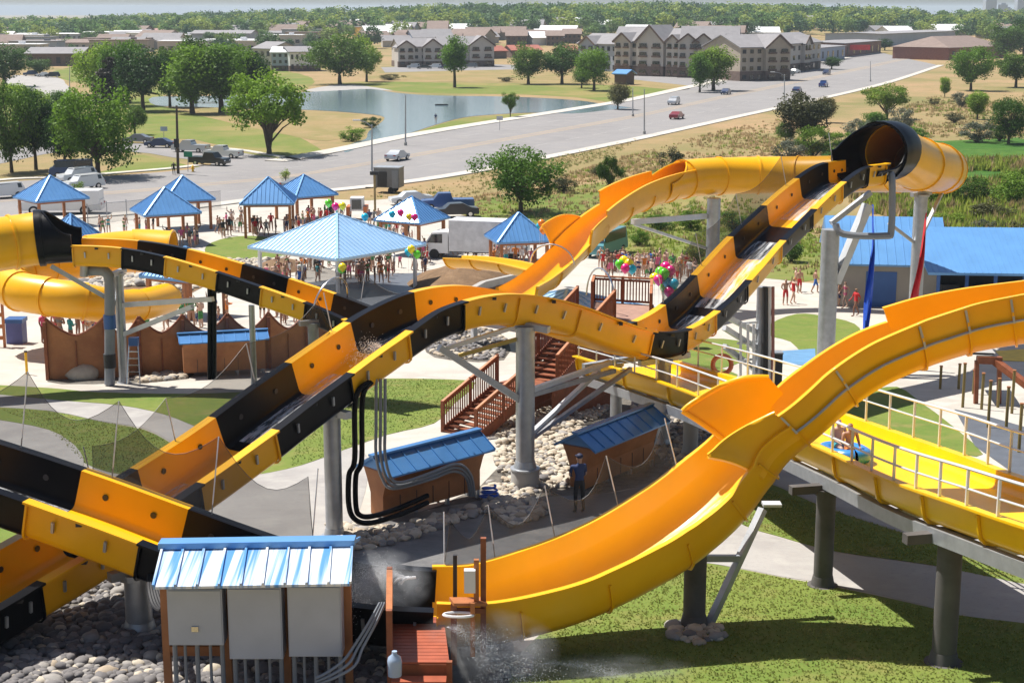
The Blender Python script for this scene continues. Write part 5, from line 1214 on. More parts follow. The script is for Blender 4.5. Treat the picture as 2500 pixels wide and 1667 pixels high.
def trunk(seed, kind, lim):
    r_ = random.Random(seed); mb = MB()
    if kind == 'conifer': mb.sweep([(0,0,-.01),(0,0,.5),(0,0,.95)], n=7, radii=[.022,.014,.003]); return mb
    if kind == 'shrub':
        for c, _, _ in lim[::3]: mb.sweep([(0,0,-.02), tuple(c*.5), tuple(c)], n=5, radii=[.02,.012,.004])
        return mb
    zf = {'round': .24, 'broad': .16, 'tall': .2, 'open': .12, 'vase': .36}[kind]
    mb.sweep([(0,0,-.02),(.004,.002,zf*.5),(0,.004,zf)], n=8, radii=[.036,.028,.024])
    if kind == 'open':
        for sx in (-1, 1):
            mb.sweep([(0,0,zf*.4), (.06*sx,.02*sx,.34), (.15*sx,.05*sx,.62)], n=7, radii=[.024,.02,.012])
    for c, _, _ in lim[::2]:
        st_ = Vector((0,0,zf*.95+.18*r_.random()*(.3+c.z))); md = st_.lerp(c, .5)+Vector((0,0,.04)); mb.sweep([tuple(st_), tuple(md), tuple(c)], n=5, radii=[.014,.009,.003])
    return mb
TM = {}
def tree_meshes(kind, mat, seed, n, leaf, W=1.0):
    key = (kind, mat.name, seed, n)
    if key not in TM:
        V, Fc, lim = crown(seed, kind, n, leaf, W); mb = MB(); mb.v = V; mb.f = Fc; mb.m = [0]*len(Fc)
        TM[key] = (mb.mesh('crown', mat, 180), trunk(seed, kind, lim).mesh('trunk', m_bark, 60))
    return TM[key]
def tree(g_, h, kind, mat, label, seed=1, n=8000, leaf=.035, W=1.0, group=None, name=None, cat=None):
    """tree > trunk, crown"""
    cm, tm = tree_meshes(kind, mat, seed, n, leaf, W)
    root = thing(name or ('shrub' if kind == 'shrub' else 'spruce_tree' if kind == 'conifer' else 'tree'), label, cat or ('shrub' if kind == 'shrub' else 'tree'), g_, group)
    root.scale = (h,)*3; root.rotation_euler = (0,0,random.uniform(0,6.28))
    obj_from('trunk', tm, root); obj_from('crown', cm, root); return root
def tpix(px, pyb, pyt, wpx, kind, mat, label, seed, n=8000, leaf=.035, group=None, off=0):
    g_ = G(px, pyb); k = FOC/(g_.y*1.02); h = (pyb-pyt)/k/.99
    base_w = {'round': .95, 'broad': 1.25, 'tall': .70, 'open': 1.2, 'shrub': 1.25, 'conifer': .66, 'vase': .85}[kind]
    t = tree(g_, h, kind, mat, label, seed, n, leaf); w = (wpx/k/h)/base_w; t.scale = (h*w*1.18, h*w*1.18, h*1.06); return t
A_,B_,C_,D_,E_,F_ = m_leafA, m_leafB, m_leafC, m_leafD, m_leafE, m_leafF
for a in [(29,422,200,150,'broad',B_,'tall dark pine at the left edge beside the street',1),(88,415,220,110,'round',B_,'dark leafy tree between the left edge pine and the round green tree',2),(240,432,212,230,'broad',A_,'big round green tree over the dark van in the street',3),(160,425,265,105,'round',B_,'shorter dark pine in front of the big round tree',4),
 (272,262,146,92,'conifer',F_,'brownish spruce in front of the tall green trees left of the pond',5),(350,272,120,135,'round',B_,'dark tree with a bare trunk standing on the dry bank left of the pond',6),(255,250,108,150,'broad',A_,'tall pale green tree behind the brownish spruce',7),
 (470,278,118,120,'tall',A_,'tall leafy tree at the left shore of the pond',8),(540,276,112,130,'tall',A_,'tall leafy tree right of its twin at the left shore',9),(612,262,124,100,'round',B_,'darker tree at the pond behind the lone forked tree',10),(478,250,98,90,'round',C_,'light green tree top showing above the shore trees',11),
 (657,378,186,215,'open',A_,'lone spreading tree with a forked trunk on the dry grass by the side street',12),
 (830,206,80,165,'broad',B_,'massive dark green tree on the far shore of the pond',13),(895,200,100,80,'round',A_,'smaller green tree beside the massive far shore tree',14),(1110,214,104,84,'vase',A_,'vase shaped tree standing alone on the far lawn above the pond',15),
 (1290,206,116,95,'round',B_,'dark twin tree left of the pair on the far lawn',16),(1372,206,114,100,'round',B_,'dark twin tree right of the pair on the far lawn',17),(1450,222,124,92,'round',A_,'tree in front of the apartment block near the small blue kiosk',18),(1420,216,165,52,'round',C_,'small light tree between the dark pair and the kiosk tree',19),
 (1742,222,112,92,'tall',C_,'bright green poplar in front of the apartment block beside the avenue',20),(1708,226,135,52,'tall',A_,'narrow darker poplar touching the bright poplar',21),(1508,268,204,62,'round',D_,'yellowish willow at the right tip of the pond',22),(1246,286,226,40,'open',C_,'thin young tree on the grass strip between pond and avenue',23),
 (1272,520,368,215,'broad',A_,'bushy green tree on the dry field behind the white box truck',24),(1488,478,384,66,'open',C_,'slender small tree in the dry field left of the yellow half pipe',25),
 (1962,352,228,112,'tall',D_,'olive tree clump beside the avenue above the horizontal yellow tube',26),(2018,300,238,44,'tall',D_,'small olive tree right of the olive clump',27),(1918,350,298,50,'round',B_,'dark bush at the foot of the olive clump',28),
 (2370,222,116,120,'broad',A_,'wide green tree on the dry field at the far right of the avenue',29),(2480,214,132,90,'round',C_,'yellow green tree at the right edge of the dry field',30),(2306,238,190,24,'tall',A_,'very thin sapling left of the wide field tree',31),(2386,292,222,46,'tall',A_,'upright green bush standing alone in the right field',32),(2462,352,240,120,'broad',C_,'bright green tree at the right edge above the marsh',33),
 (2165,292,212,112,'open',C_,'airy light green tree behind the black tube mouth',34),(2135,332,272,60,'tall',A_,'upright green bush in front of the airy tree',35),
 (12,212,118,110,'round',B_,'dark tree at the left edge beyond the pale car park',36),(98,186,146,60,'round',B_,'dark tree behind the pale car park',37),(2455,150,62,90,'round',B_,'dark tree behind the brown roofed house on the right',38),(2500,140,50,80,'tall',B_,'tall dark tree at the right edge of the far town',39),(2290,132,96,40,'round',A_,'round tree at the far end of the avenue',40),(2160,128,100,40,'round',B_,'dark street tree where the avenue reaches the shops',41),(312,258,104,130,'broad',A_,'tall bright tree between the brownish spruce and the dark bare trunked tree',44),(415,262,122,90,'round',B_,'dark tree just left of the twin shore trees',45),(585,262,118,110,'round',A_,'leafy tree at the right end of the shore group',46),(60,300,205,130,'round',A_,'green tree behind the dark pine at the left edge',47),(150,290,225,110,'round',B_,'dark green tree behind the big round tree',48),(330,330,262,60,'round',B_,'small dark tree right of the big round tree',49),(2030,170,140,50,'round',B_,'dark tree at the parking by the apartment block',42),(745,170,138,30,'conifer',B_,'slim dark evergreen by the white town houses',43)]:
    tpix(*a[:7], a[7])
for i, a in enumerate([(193,478,445,36,'yellow green sapling beside the white utility truck'),(697,446,416,30,'sapling behind the timber pavilion nearest the road'),(447,462,448,14,'sapling tip behind the paired pavilions')]): tpix(a[0],a[1],a[2],a[3],'round',C_,a[4],50+i,900,.06)
sh = [(1640,425,364,75,D_,'brown grey shrub in the dry field above the yellow half pipe'),(1985,385,300,100,C_,'bright green shrub behind the yellow tube'),(1930,400,335,90,E_,'silver shrub left of the black tube mouth'),(2050,360,320,70,C_,'rounded green shrub near the tube mouth'),(2090,345,290,80,E_,'silver sage shrub behind the tube mouth'),(2200,325,262,70,E_,'tall silver sage shrub right of the airy tree'),(2235,345,310,75,A_,'green shrub at the edge of the bright marsh'),(2140,350,315,60,A_,'green shrub behind the top of the yellow tube'),(2385,348,292,90,E_,'silver sage shrub at the upper marsh edge'),(2345,262,222,46,E_,'pale sage shrub in the middle of the right field'),(2440,345,300,60,C_,'green shrub beside the silver one at the marsh edge'),
 (2290,500,425,110,A_,'green marsh shrub right of the yellow tube bend'),(2370,500,430,130,C_,'big rounded marsh shrub above the blue roof'),(2460,510,420,120,A_,'marsh shrub at the right edge above the blue roof'),(2420,545,490,120,D_,'olive marsh shrub close to the blue roof ridge'),(2310,560,515,100,C_,'low green shrub just behind the blue roof'),(2490,470,405,90,C_,'light green shrub at the right edge of the marsh'),(2240,560,500,60,A_,'green shrub between the two tall grey columns'),(2400,580,535,80,E_,'silver shrub right behind the wide blue roof'),(2480,585,540,80,D_,'olive shrub at the right behind the wide blue roof'),
 (1560,600,560,60,A_,'low shrub behind the far half pipe'),(1690,560,505,90,C_,'green shrub below the horizontal yellow tube'),(1610,560,520,80,A_,'green shrub left of the far grey column'),(1790,560,510,80,A_,'green shrub right of the far grey column'),(1860,560,515,70,D_,'olive shrub beside the steep striped drop'),(1700,640,590,60,C_,'light green shrub behind the far crowd'),(1820,640,590,80,B_,'dark green shrub below the steep striped drop'),(1930,640,585,70,B_,'dark green shrub left of the thick grey column'),
 (860,345,312,70,A_,'green reed bush at the pond inlet'),(905,312,284,50,B_,'dark shrub on the point of the pond'),(955,196,180,60,D_,'brown bush on the far pond bank'),(1235,200,188,40,D_,'dry brush on the far field'),(2330,300,275,50,D_,'dry shrub in the right field'),(2280,258,240,30,D_,'tiny dry shrub in the right field'),(1460,430,404,60,D_,'dry brush above the slender field tree'),(1380,470,430,70,D_,'dry brush right of the bushy tree'),(1560,470,430,60,D_,'dry brush in the field behind the far half pipe')]
for i, a in enumerate(sh): tpix(a[0],a[1],a[2],a[3],'shrub',a[4],a[5],80+i % 7,3200,.05)
# ------------------------------------------------------------------ far town: buildings
m_siding = M('pale_siding', (.50,.46,.42), .8, 0, .08, .3); m_stone = M('dark_brown_stone', (.16,.11,.09), .9, 0, .25, 1.2); m_shing = M('grey_shingles', (.25,.24,.25), .9, 0, .12, .5); m_tan = M('tan_brick', (.40,.34,.27), .85, 0, .1, .6)
m_bshing = M('brown_shingles', (.23,.17,.145), .9, 0, .15, .5); m_rtile = M('red_tiles', (.36,.12,.085), .85, 0, .15, .5); m_wroof = M('white_flat_roof', (.74,.74,.75), .7, 0, .05, .2); m_bluesid = M('blue_grey_siding', (.36,.40,.48), .8, 0, .08, .3); m_trim = M('dark_brown_trim', (.13,.085,.065), .8)
def block(name, label, cat, p0, p1, h, rh, dep, wallm, roofm, rows=0, cols=0, basem=None, gables=(), hip=0.0, group=None, over=.6):
    a, b_ = G(*p0), G(*p1); root = thing(name, label, cat, (a+b_)/2, group)
    W_, L, X, Y, h_ = gable_block(root, a, b_, dep, h, rh, wallm, roofm, over, 0, hip, .25)
    if basem:
        mb = MB(); mb.prism([W_(-.15,-.15,0), W_(L+.15,-.15,0), W_(L+.15,dep,0), W_(-.15,dep,0)], Z*(h*.30)); mb.build('stone_base', basem, root)
    for r_ in range(rows):
        for c in range(cols):
            x = L*(c+.5)/cols; z = h*(r_+.45)/rows; w = min(1.9, L/cols*.45); hh = h/rows*.48; y = -.2 if basem and z < h*.32 else -.06
            mb = MB(); mb.box((0,0,0), (w,.12,hh), M4=Matrix.Translation(W_(x,y,z+.2)) @ Matrix.Rotation(math.atan2(X.y, X.x), 4, 'Z')); mb.build('window', m_glass if (c+r_) % 3 else m_dark, root)
    for gx, gw, gh in gables:                               # projecting gabled bays
        bay = MB(); x0, x1 = gx*L-gw/2, gx*L+gw/2; y0 = -1.3
        bay.prism([W_(x0,y0,0), W_(x1,y0,0), W_(x1,dep*.4,0), W_(x0,dep*.4,0)], Z*h)
        bay.face([W_(x0,y0,h), W_(x1,y0,h), W_((x0+x1)/2,y0,h+gh)]); b0 = bay.build('bay', wallm, root)
        rf = MB(); e = .5; m0, m1 = W_((x0+x1)/2,y0-e,h+gh+.15), W_((x0+x1)/2,dep*.5,h+gh+.15)
        for s_ in (0, 1):
            q0, q1 = (W_(x0-e,y0-e,h-.15), W_(x0-e,dep*.5,h-.15)) if s_ == 0 else (W_(x1+e,y0-e,h-.15), W_(x1+e,dep*.5,h-.15))
            rf.face([m0, m1, q1, q0]); rf.face([v-Z*.3 for v in (q0, q1, m1, m0)]); rf.quad(m0, q0, q0-Z*.3, m0-Z*.3)
        rf.build('bay_roof', roofm, b0); tr = MB()
        for q in (W_(x0-e,y0-e-.1,h-.15), W_(x1+e,y0-e-.1,h-.15)): tr.bar(W_((x0+x1)/2,y0-e-.1,h+gh), q, .2, .5)
        tr.build('barge_board', m_trim, b0)
        if basem: st_ = MB(); st_.prism([W_(x0-.1,y0-.12,0), W_(x1+.1,y0-.12,0), W_(x1+.1,0,0), W_(x0-.1,0,0)], Z*h*.30); st_.build('stone_base', basem, b0)
        nr = max(2, rows)
        for r_ in range(nr):
            for xx in (x0+gw*.25, x1-gw*.25):
                z = h*(r_+.45)/nr; wd = MB(); wd.box((0,0,0), (gw*.26,.2,h/nr*.55), M4=Matrix.Translation(W_(xx,y0-.14,z+.2)) @ Matrix.Rotation(math.atan2(X.y, X.x), 4, 'Z')); wd.build('window', m_glass, b0)
                bl2 = MB(); bl2.box((0,0,0), (gw*.32,.5,.5), M4=Matrix.Translation(W_(xx,y0-.3,z-h/nr*.12)) @ Matrix.Rotation(math.atan2(X.y, X.x), 4, 'Z')); bl2.build('balcony', m_trim, b0)
    return root
AP = 'apartment blocks beyond the pond'
block('apartment_block', 'grey roofed apartment wing behind the trees left of the big gabled block', 'building', (1412,172), (1506,176), 9, 3.2, 14, m_bluesid, m_shing, 3, 7, None, [(.3,7,2.6)], group=AP)
block('apartment_block', 'four storey apartment block with a large timbered gable facing the pond', 'building', (1506,184), (1660,189), 10.6, 3.8, 20, m_siding, m_shing, 4, 9, m_stone, [(.12,6,2.6),(.56,10,5.0),(.92,5,2.2)], group=AP)
block('apartment_block', 'long middle apartment block with three small gables behind the bright poplar', 'building', (1662,190), (1798,191), 10.6, 4.6, 14, m_siding, m_shing, 4, 10, m_stone, [(.12,6,2.6),(.40,6,2.6),(.8,5,2.4)], group=AP)
block('apartment_block', 'cream brick apartment block with dark stone base nearest the avenue', 'building', (1806,199), (1915,196), 9.6, 3.4, 18, m_tan, m_shing, 4, 6, m_stone, [(.78,9,3.6)], group=AP)
block('apartment_block', 'pale apartment block at the end of the row facing the avenue', 'building', (1918,178), (2002,168), 9.2, 3.2, 16, m_siding, m_shing, 3, 7, m_stone, [(.5,7,2.6)], group=AP)
block('apartment_block', 'pale apartment block behind the vase shaped tree', 'building', (976,165), (1075,164), 7.2, 2.8, 14, m_siding, m_shing, 3, 6, m_stone, [(.15,6,2.2),(.8,7,2.8)], group=AP)
block('apartment_block', 'grey gabled apartment block right of the vase shaped tree', 'building', (1077,164), (1192,163), 7.6, 3.0, 14, m_siding, m_shing, 3, 7, m_stone, [(.85,9,3.4)], group=AP)
block('garage_row', 'long low row of garages with red tiled roof left part', 'building', (1194,145), (1237,144), 3.2, 2, 9, m_stone, m_rtile)
block('garage_row', 'long low row of garages with red tiled roof behind the dark twin trees', 'building', (1250,143), (1322,142), 3.2, 2, 9, m_stone, m_rtile)
block('garage_row', 'short row of garages with red tiled roof next to the apartment wing', 'building', (1390,143), (1418,142), 3.2, 2, 9, m_stone, m_rtile)
for i, (x0, x1, y) in enumerate(((1236,1286,122),(1286,1330,121),(1334,1376,122),(1376,1418,119))): block('row_house', 'brown shingled row house, number '+['one','two','three','four'][i]+' from the left above the red garages', 'house', (x0,y), (x1,y), 5, 2.6, 14, m_trim, m_bshing, 2, 4, group='row houses above the red garages')
block('town_house', 'beige town house with pale roof left of the white one', 'house', (620,166), (663,168), 6.8, 2.2, 12, m_siding, m_shing, 2, 3, group='town houses behind the pond')
block('town_house', 'bluish town house with dark ground floor in the middle of three', 'house', (664,174), (706,174), 6.2, 1.6, 12, m_bluesid, m_wroof, 3, 3, m_stone, group='town houses behind the pond')
block('town_house', 'white two storey town house right of the bluish one', 'house', (708,175), (782,174), 6.4, 1.6, 12, m_white, m_shing, 2, 6, m_stone, group='town houses behind the pond')
block('warehouse', 'long grey blue warehouse in the far town', 'building', (468,118), (612,118), 6.6, 1.5, 26, m_bluesid, m_shing)
block('warehouse', 'brick warehouse with a long red brown roof behind the massive tree', 'building', (752,92), (868,92), 5, 2.0, 30, m_stone, m_bshing)
block('shop', 'shop with a bright orange fascia in the far town', 'building', (905,108), (976,107), 6.0, .2, 20, M('orange_fascia', (.62,.33,.04), .6), m_wroof, over=.2)
block('church', 'tan gabled hall in the far town above the pale apartments', 'building', (1044,110), (1092,110), 4.5, 5.0, 22, m_tan, m_bshing)
block('shop', 'brown brick shop with a red sign beside the avenue', 'building', (2060,142), (2150,132), 6, .3, 22, M('red_brown_brick', (.22,.12,.10), .85), m_shing, 1, 6)
block('shop', 'grey shop with blue signs beyond the apartment row', 'building', (2002,152), (2062,145), 5.5, .3, 22, m_bluesid, m_shing, 1, 5)
block('warehouse', 'long blue grey warehouse far along the avenue', 'building', (2150,122), (2330,110), 6.5, .4, 30, m_bluesid, m_shing)
block('warehouse', 'white roofed warehouse above the apartment row', 'building', (1815,128), (1960,124), 4, .3, 30, m_siding, m_wroof)
block('house', 'brown hip roofed house among the trees right of the avenue', 'house', (2315,148), (2452,142), 5, 4.2, 26, M('red_brick_house', (.24,.10,.075), .85), m_bshing, 1, 6, hip=9)
for i, (x, y) in enumerate(((2013,146),(2048,140))): 
    sg = thing('shop_sign', ('left' if i == 0 else 'right')+' plain bright blue sign board on the grey shop', 'sign', G(x, y)); mb = MB(); q = G(x, y+2)+Z*3.6; mb.box(q-Vector((0,1.5,0)), (4,.3,1.8)); mb.build('board', M('bright_blue_sign', (.02,.08,.60), .5), sg)
sg = thing('shop_sign', 'bright red sign boards on the brown brick shop', 'sign', G(2095,140)); mb = MB(); mb.box(G(2095,140)+Vector((0,-2.5,4.0)), (9,.3,2.2)); mb.build('board', M('bright_red_sign', (.70,.03,.03), .5), sg)
for i, (x0, x1, y, wm, rm, h, rh) in enumerate([(0,50,118,m_siding,m_wroof,5,.3),(40,125,106,m_siding,m_wroof,5,.3),(128,200,107,m_bluesid,m_wroof,5,.3),(205,290,108,m_siding,m_wroof,6,.3),(292,380,108,m_bluesid,m_wroof,5,.3),(384,470,107,m_siding,m_wroof,4.5,.3),(0,120,128,m_tan,m_bshing,4,1.5),(130,230,126,m_siding,m_bshing,4,1.5),(64,200,162,m_stone,m_shing,4.5,2),(310,440,102,m_siding,M('dusty_red_roof',(.36,.20,.18),.85),5,1.5),(515,628,124,m_siding,m_wroof,3.5,.3),(200,330,90,m_siding,m_shing,6,.5),(590,740,108,m_bluesid,m_shing,4,1)]):
    block('commercial_building', ['small pale','long white roofed','bluish white roofed','tall white roofed','grey white roofed','low white roofed','tan brown roofed','pale brown roofed','dark stone grey roofed','red roofed','cream flat roofed','distant grey roofed','low bluish grey roofed'][i]+' commercial building in the far town left of the pond', 'building', (x0,y), (x1,y), h, rh, 18, wm, rm, 1, 6, group='commercial buildings left of the pond')
ks = block('kiosk', 'small kiosk with a bright blue roof on the far lawn', 'kiosk', (1500,207), (1528,208), 3.0, 1.0, 4, m_trim, m_blue)
# ------------------------------------------------------------------ far houses and woods on the hill
hv = random.Random(5); hm_ = []
for k in range(5):
    wm = [m_siding, m_tan, m_white, m_stone, m_bluesid][k]; rm = [m_shing, m_bshing, m_wroof, m_bshing, m_shing][k]; mb = MB(); w, d, h, rh = 7, 5, 3.2, 2.2
    mb.prism([(-w,-d,-1),(w,-d,-1),(w,d,-1),(-w,d,-1)], Z*(h+1)); mb.face([(-w,-d,h),(-w,d,h),(-w,0,h+rh)]); mb.face([(w,-d,h),(w,d,h),(w,0,h+rh)])
    for x in (-4,0,4): mb.box((x,-d,1.7), (1.6,.1,1.3))
    r2 = MB(); e = .6
    for s_ in (-1, 1): r2.face([(-w-e,s_*(d+e),h-.2),(w+e,s_*(d+e),h-.2),(w+e,0,h+rh+.15),(-w-e,0,h+rh+.15)])
    hm_.append((mb.mesh('wall', wm), r2.mesh('roof', rm)))
HT = ['pale grey roofed', 'tan brown roofed', 'white flat roofed', 'brown', 'bluish grey roofed']
for i in range(100):
    px = hv.uniform(0, 2500); y = hv.uniform(760, 1200); x = (px-1250)/FOC*y
    if 1900 < px < 2350 and y < 900: y += 250
    k = hv.randrange(5); h_ = thing('far_house', HT[k]+' little house among the trees of the far hill', 'house', (x, y, gz(x, y)), 'houses on the far wooded hill, '+HT[k]); h_.rotation_euler = (0,0,hv.uniform(-.5,.5)); s_ = hv.uniform(1.0,1.5); h_.scale = (s_,)*3
    obj_from('wall', hm_[k][0], h_); obj_from('roof', hm_[k][1], h_)
fk = [('round', m_farA, 'green round'), ('round', m_farB, 'dark round'), ('tall', m_farA, 'tall green'), ('broad', m_farB, 'wide dark'), ('round', m_farC, 'light green'), ('conifer', m_farB, 'dark pointed'), ('round', D_, 'yellowish')]
far_m = []
for i, (kd, mt, _) in enumerate(fk): far_m.append([(lambda V, Fc, lim: (lambda mb: (setattr(mb,'v',V), setattr(mb,'f',Fc), setattr(mb,'m',[0]*len(Fc)), mb)[3])(MB()).mesh('crown', mt, 180))(*crown(200+i*5+j, kd, 800, .085)) for j in range(2)])
cnt = 0
rows_ = []
while cnt < 200:
    px = hv.uniform(-30, 2530); pyy = hv.uniform(60, 142 if px < 930 else 112); y = 78900/(hv.uniform(92,142)-22) if pyy > 92 else hv.uniform(900,1420); x = (px-1250)/FOC*y
    if px < 470 and 585 < y < 920: continue
    if px >= 930 and y < 800: continue
    py = 22+ (CAMZ-gz(x, y))/y*FOC
    if 1980 < px < 2330 and y < 960: continue
    k = hv.choices(range(7), [5,5,3,3,3,1.2,.6])[0]; o = bpy.data.objects.new('tree', None); COL.objects.link(o); obj_from('crown', hv.choice(far_m[k]), o); h_ = hv.uniform(7, 13)
    o.location = (x, y, gz(x, y)-.3); o.scale = (h_*hv.uniform(1,1.35), h_*hv.uniform(1,1.35), h_); o.rotation_euler = (0,0,hv.uniform(0,6.28))
    tag(o, fk[k][2]+' tree among the town houses and woods of the far hill', 'tree', 'trees on the far hill, '+fk[k][2]); cnt += 1
# the woods behind, which read as one mass, in three materials
for mi, (mt, kd) in enumerate(((m_farA,'round'),(m_farB,'broad'),(m_farC,'round'))):
    V = []; Fc = []; protos = [crown(400+mi*4+j, kd, 260, .12) for j in range(3)]
    for i in range(520):
        px = hv.uniform(-80, 2580); y = 960+620*hv.random(); x = (px-1250)/FOC*y; h_ = hv.uniform(8, 14); z = gz(x, y)-.3; w = h_*hv.uniform(1,1.5)
        if 1980 < px < 2330 and y < 960: continue
        pv_, pf, _ = protos[i % 3]; k = len(V); V += [Vector((x+v.x*w, y+v.y*w, z+v.z*h_)) for v in pv_]; Fc += [tuple(q+k for q in f) for f in pf]
    mb = MB(); mb.v = V; mb.f = Fc; mb.m = [0]*len(Fc); tag(mb.build('far_woods', mt, smooth=180), 'hazy green woods covering the far hill along the skyline', None, None, 'stuff')
for i in range(60):                                     # street trees between the commercial buildings
    px = hv.uniform(-30, 940); y = hv.uniform(560, 930); x = (px-1250)/FOC*y; k = hv.choices(range(7), [5,5,3,2,3,1,.6])[0]
    if 470 < px < 800 and y < 600: continue
    o = bpy.data.objects.new('tree', None); COL.objects.link(o); obj_from('crown', hv.choice(far_m[k]), o); h_ = hv.uniform(4, 7.5)
    o.location = (x, y, gz(x, y)-.3); o.scale = (h_*hv.uniform(1,1.5), h_*hv.uniform(1,1.5), h_); o.rotation_euler = (0,0,hv.uniform(0,6.28))
    tag(o, fk[k][2]+' street tree among the commercial buildings left of the pond', 'tree', 'street trees left of the pond, '+fk[k][2])
for i in range(16):
    px = hv.uniform(0, 900); y = hv.uniform(690, 960); w = hv.uniform(16, 34); py = 22+CAMZ/y*FOC; dx = w/2/y*FOC
    kk = hv.randrange(4); x = (px-1250)/FOC*y
    hb = thing('town_building', ['pale wide','grey long','tan low','white flat roofed'][kk]+' building in the town left of the pond', 'building', (x, y, gz(x, y)), 'town buildings left of the pond, '+['pale wide','grey long','tan low','white flat roofed'][kk])
    mb = MB(); mb.box((0,0,2.2), (w, 14, 6.4)); mb.build('wall', [m_siding, m_bluesid, m_tan, m_white][kk], hb, local=True); mb = MB(); mb.box((0,0,5.6), (w+.8, 14.8, .4)); mb.box((w*.2,1,6.2), (2.4,2.4,1.2)); mb.build('roof', [m_wroof, m_shing, m_bshing, m_wroof][kk], hb, local=True)
    for q in range(5): mb = MB(); mb.box((-w/2+w*(q+.5)/5,-7.03,2.4), (w/9,.1,1.8)); mb.build('window', m_glass, hb, local=True)
# hazy city towers
m_tower = M('hazy_tower_glass', (.32,.36,.42), .5, 0, .1, .02)
for i, (x, w, yt) in enumerate(((2415,26,-8),(2447,18,12),(2492,26,-6),(2462,10,22),(2345,8,26))):
    d = 3000; q = P(x, 36, d); q.z = -20; t_ = thing('city_tower', ['tall hazy blue city tower, left of the skyline group','shorter hazy city tower in the middle of the skyline group','tall hazy city tower cut by the right edge','low hazy tower between the two right ones','lowest hazy tower apart at the left of the skyline'][i], 'tower', q)
    zt = P(x, yt, d).z; ww = w/FOC*d; mb = MB(); mb.prism([q+Vector((sx*ww/2, sy*ww/2, 0)) for sx, sy in ((-1,-1),(1,-1),(1,1),(-1,1))], Z*(zt+20)); mb.build('shaft', m_tower, t_); mb = MB(); mb.box((q.x, q.y, zt+1.5), (ww*.6, ww*.6, 3)); mb.build('crown', m_tower, t_)
# ------------------------------------------------------------------ lamp posts, poles, signs
def lamp(px, pyb, pyt, arm, label):
    g_ = G(px, pyb); d = g_.y; top = P(px, pyt, d); root = thing('street_lamp', label, 'street lamp', g_, 'street lamps of the avenue')
    mb = MB(); mb.sweep([g_, g_+(top-g_)*.5, top], n=8, radii=[.14,.11,.07]); mb.build('pole', m_galv, root, smooth=40); mb = MB(); mb.lathe(g_, [(.25,0),(.25,.5),(.16,.55)], 8); mb.build('base', m_conc, root)
    if arm: mb = MB(); e = top+Vector((arm,0,.5)); mb.sweep([top-Z*.3, top+Vector((arm*.5,0,.3)), e], n=6, r=.05); mb.build('arm', m_galv, root); mb = MB(); mb.box(e+Vector((arm*.2,0,.02)), (.9,.35,.16)); mb.build('lamp_head', m_white, root)
lamp(908,428,304,-1.6,'street lamp with a white head beside the grey trailer'); lamp(990,356,232,0,'slim pole at the pond side of the avenue by the water'); lamp(1573,328,218,0,'slim pole on the near kerb below the red car'); lamp(1915,249,182,-2.2,'lamp on the near kerb of the avenue beside the olive trees'); lamp(2125,200,150,0,'slim pole on the near kerb at the far end of the avenue'); lamp(1843,150,118,2.4,'lamp in the parking in front of the apartment block'); lamp(170,225,162,0,'slim pole beside the pale car park'); lamp(1545,285,215,0,'thin pole on the pond side of the avenue near the silver cars')
up = thing('utility_pole', 'dark wooden utility pole at the corner of the side street', 'pole', G(435,425)); g_ = G(435,425); mb = MB(); mb.sweep([g_, P(431,258,g_.y)], n=8, radii=[.2,.13]); mb.build('pole', m_bark, up, smooth=40); mb = MB(); q = P(431,350,g_.y-.1); mb.box(q, (.6,.35,1.1)); mb.build('transformer', m_dark, up)
wp = thing('timber_post', 'plain timber post beside the grey trailer at the kerb', 'post', G(916,520)); g_ = G(916,520); mb = MB(); mb.tube(g_, P(914,425,g_.y), .12, n=8); mb.build('shaft', M('weathered_post', (.30,.22,.10), .8), wp); mb = MB(); mb.box(P(914,423,g_.y), (.9,.3,.35)); mb.build('lamp_head', m_dark, wp)
for x, y, t_, c, lab in ((459,420,374,(.02,.25,.12),'green street name sign on a thin post at the corner'),(1220,318,286,(.6,.6,.6),'small pale sign on the grass by the avenue'),(400,345,312,(.35,.45,.6),'small blue and white sign on the grass behind the parked cars')):
    g_ = G(x, y); sg = thing('street_sign', lab, 'sign', g_); mb = MB(); mb.tube(g_, P(x, t_, g_.y), .05, n=6); mb.build('post', m_galv, sg); mb = MB(); mb.box(P(x, t_+3, g_.y-.1), (1.1,.05,.7)); mb.build('board', M('sign_'+lab.split()[0]+'_'+lab.split()[1], c, .5), sg)
hy = thing('fire_hydrant', 'small yellow fire hydrant at the street corner', 'hydrant', G(471,420)); g_ = G(471,420); mb = MB(); mb.lathe(g_, [(.2,0),(.2,.1),(.14,.12),(.14,.6),(.18,.62),(.12,.8),(.04,.86)], 12); mb.build('barrel', m_yin, hy, smooth=50); mb = MB(); mb.tube(g_+Vector((-.24,0,.45)), g_+Vector((.24,0,.45)), .07, n=8); mb.build('outlet', m_yin, hy)
person(425,428,'at street corner',0,1.0,('stand','full clothing','black','dark'))
person(1062,290,'fishing on the near bank of the pond',2.8,1.0,('stand','T-shirt','navy','dark')) if False else person(1064,300,'on the near bank of the pond',2.8,1.0,('stand','T-shirt','navy','dark'))
bt = thing('rowing_boat', 'small dark boat with two people far out on the pond', 'boat', G(1078,258)); g_ = G(1078,258,.05); mb = MB()
rows_b = [[g_+Vector((x*.55, y*w*.55, z*.5)) for y, z in ((-1,.45),(-.7,.0),(0,-.1),(.7,0),(1,.45))] for x, w in ((-2.6,.1),(-1.8,.6),(0,.8),(1.8,.6),(2.6,.1))]
mb.strip(rows_b); mb.build('hull', m_dark, bt, smooth=60)
for x in (-1,1): mb = MB(); mb.bar(g_+Vector((x*.55,-.36,.15)), g_+Vector((x*.55,.36,.15)), .2, .04); mb.build('seat', m_wood, bt)
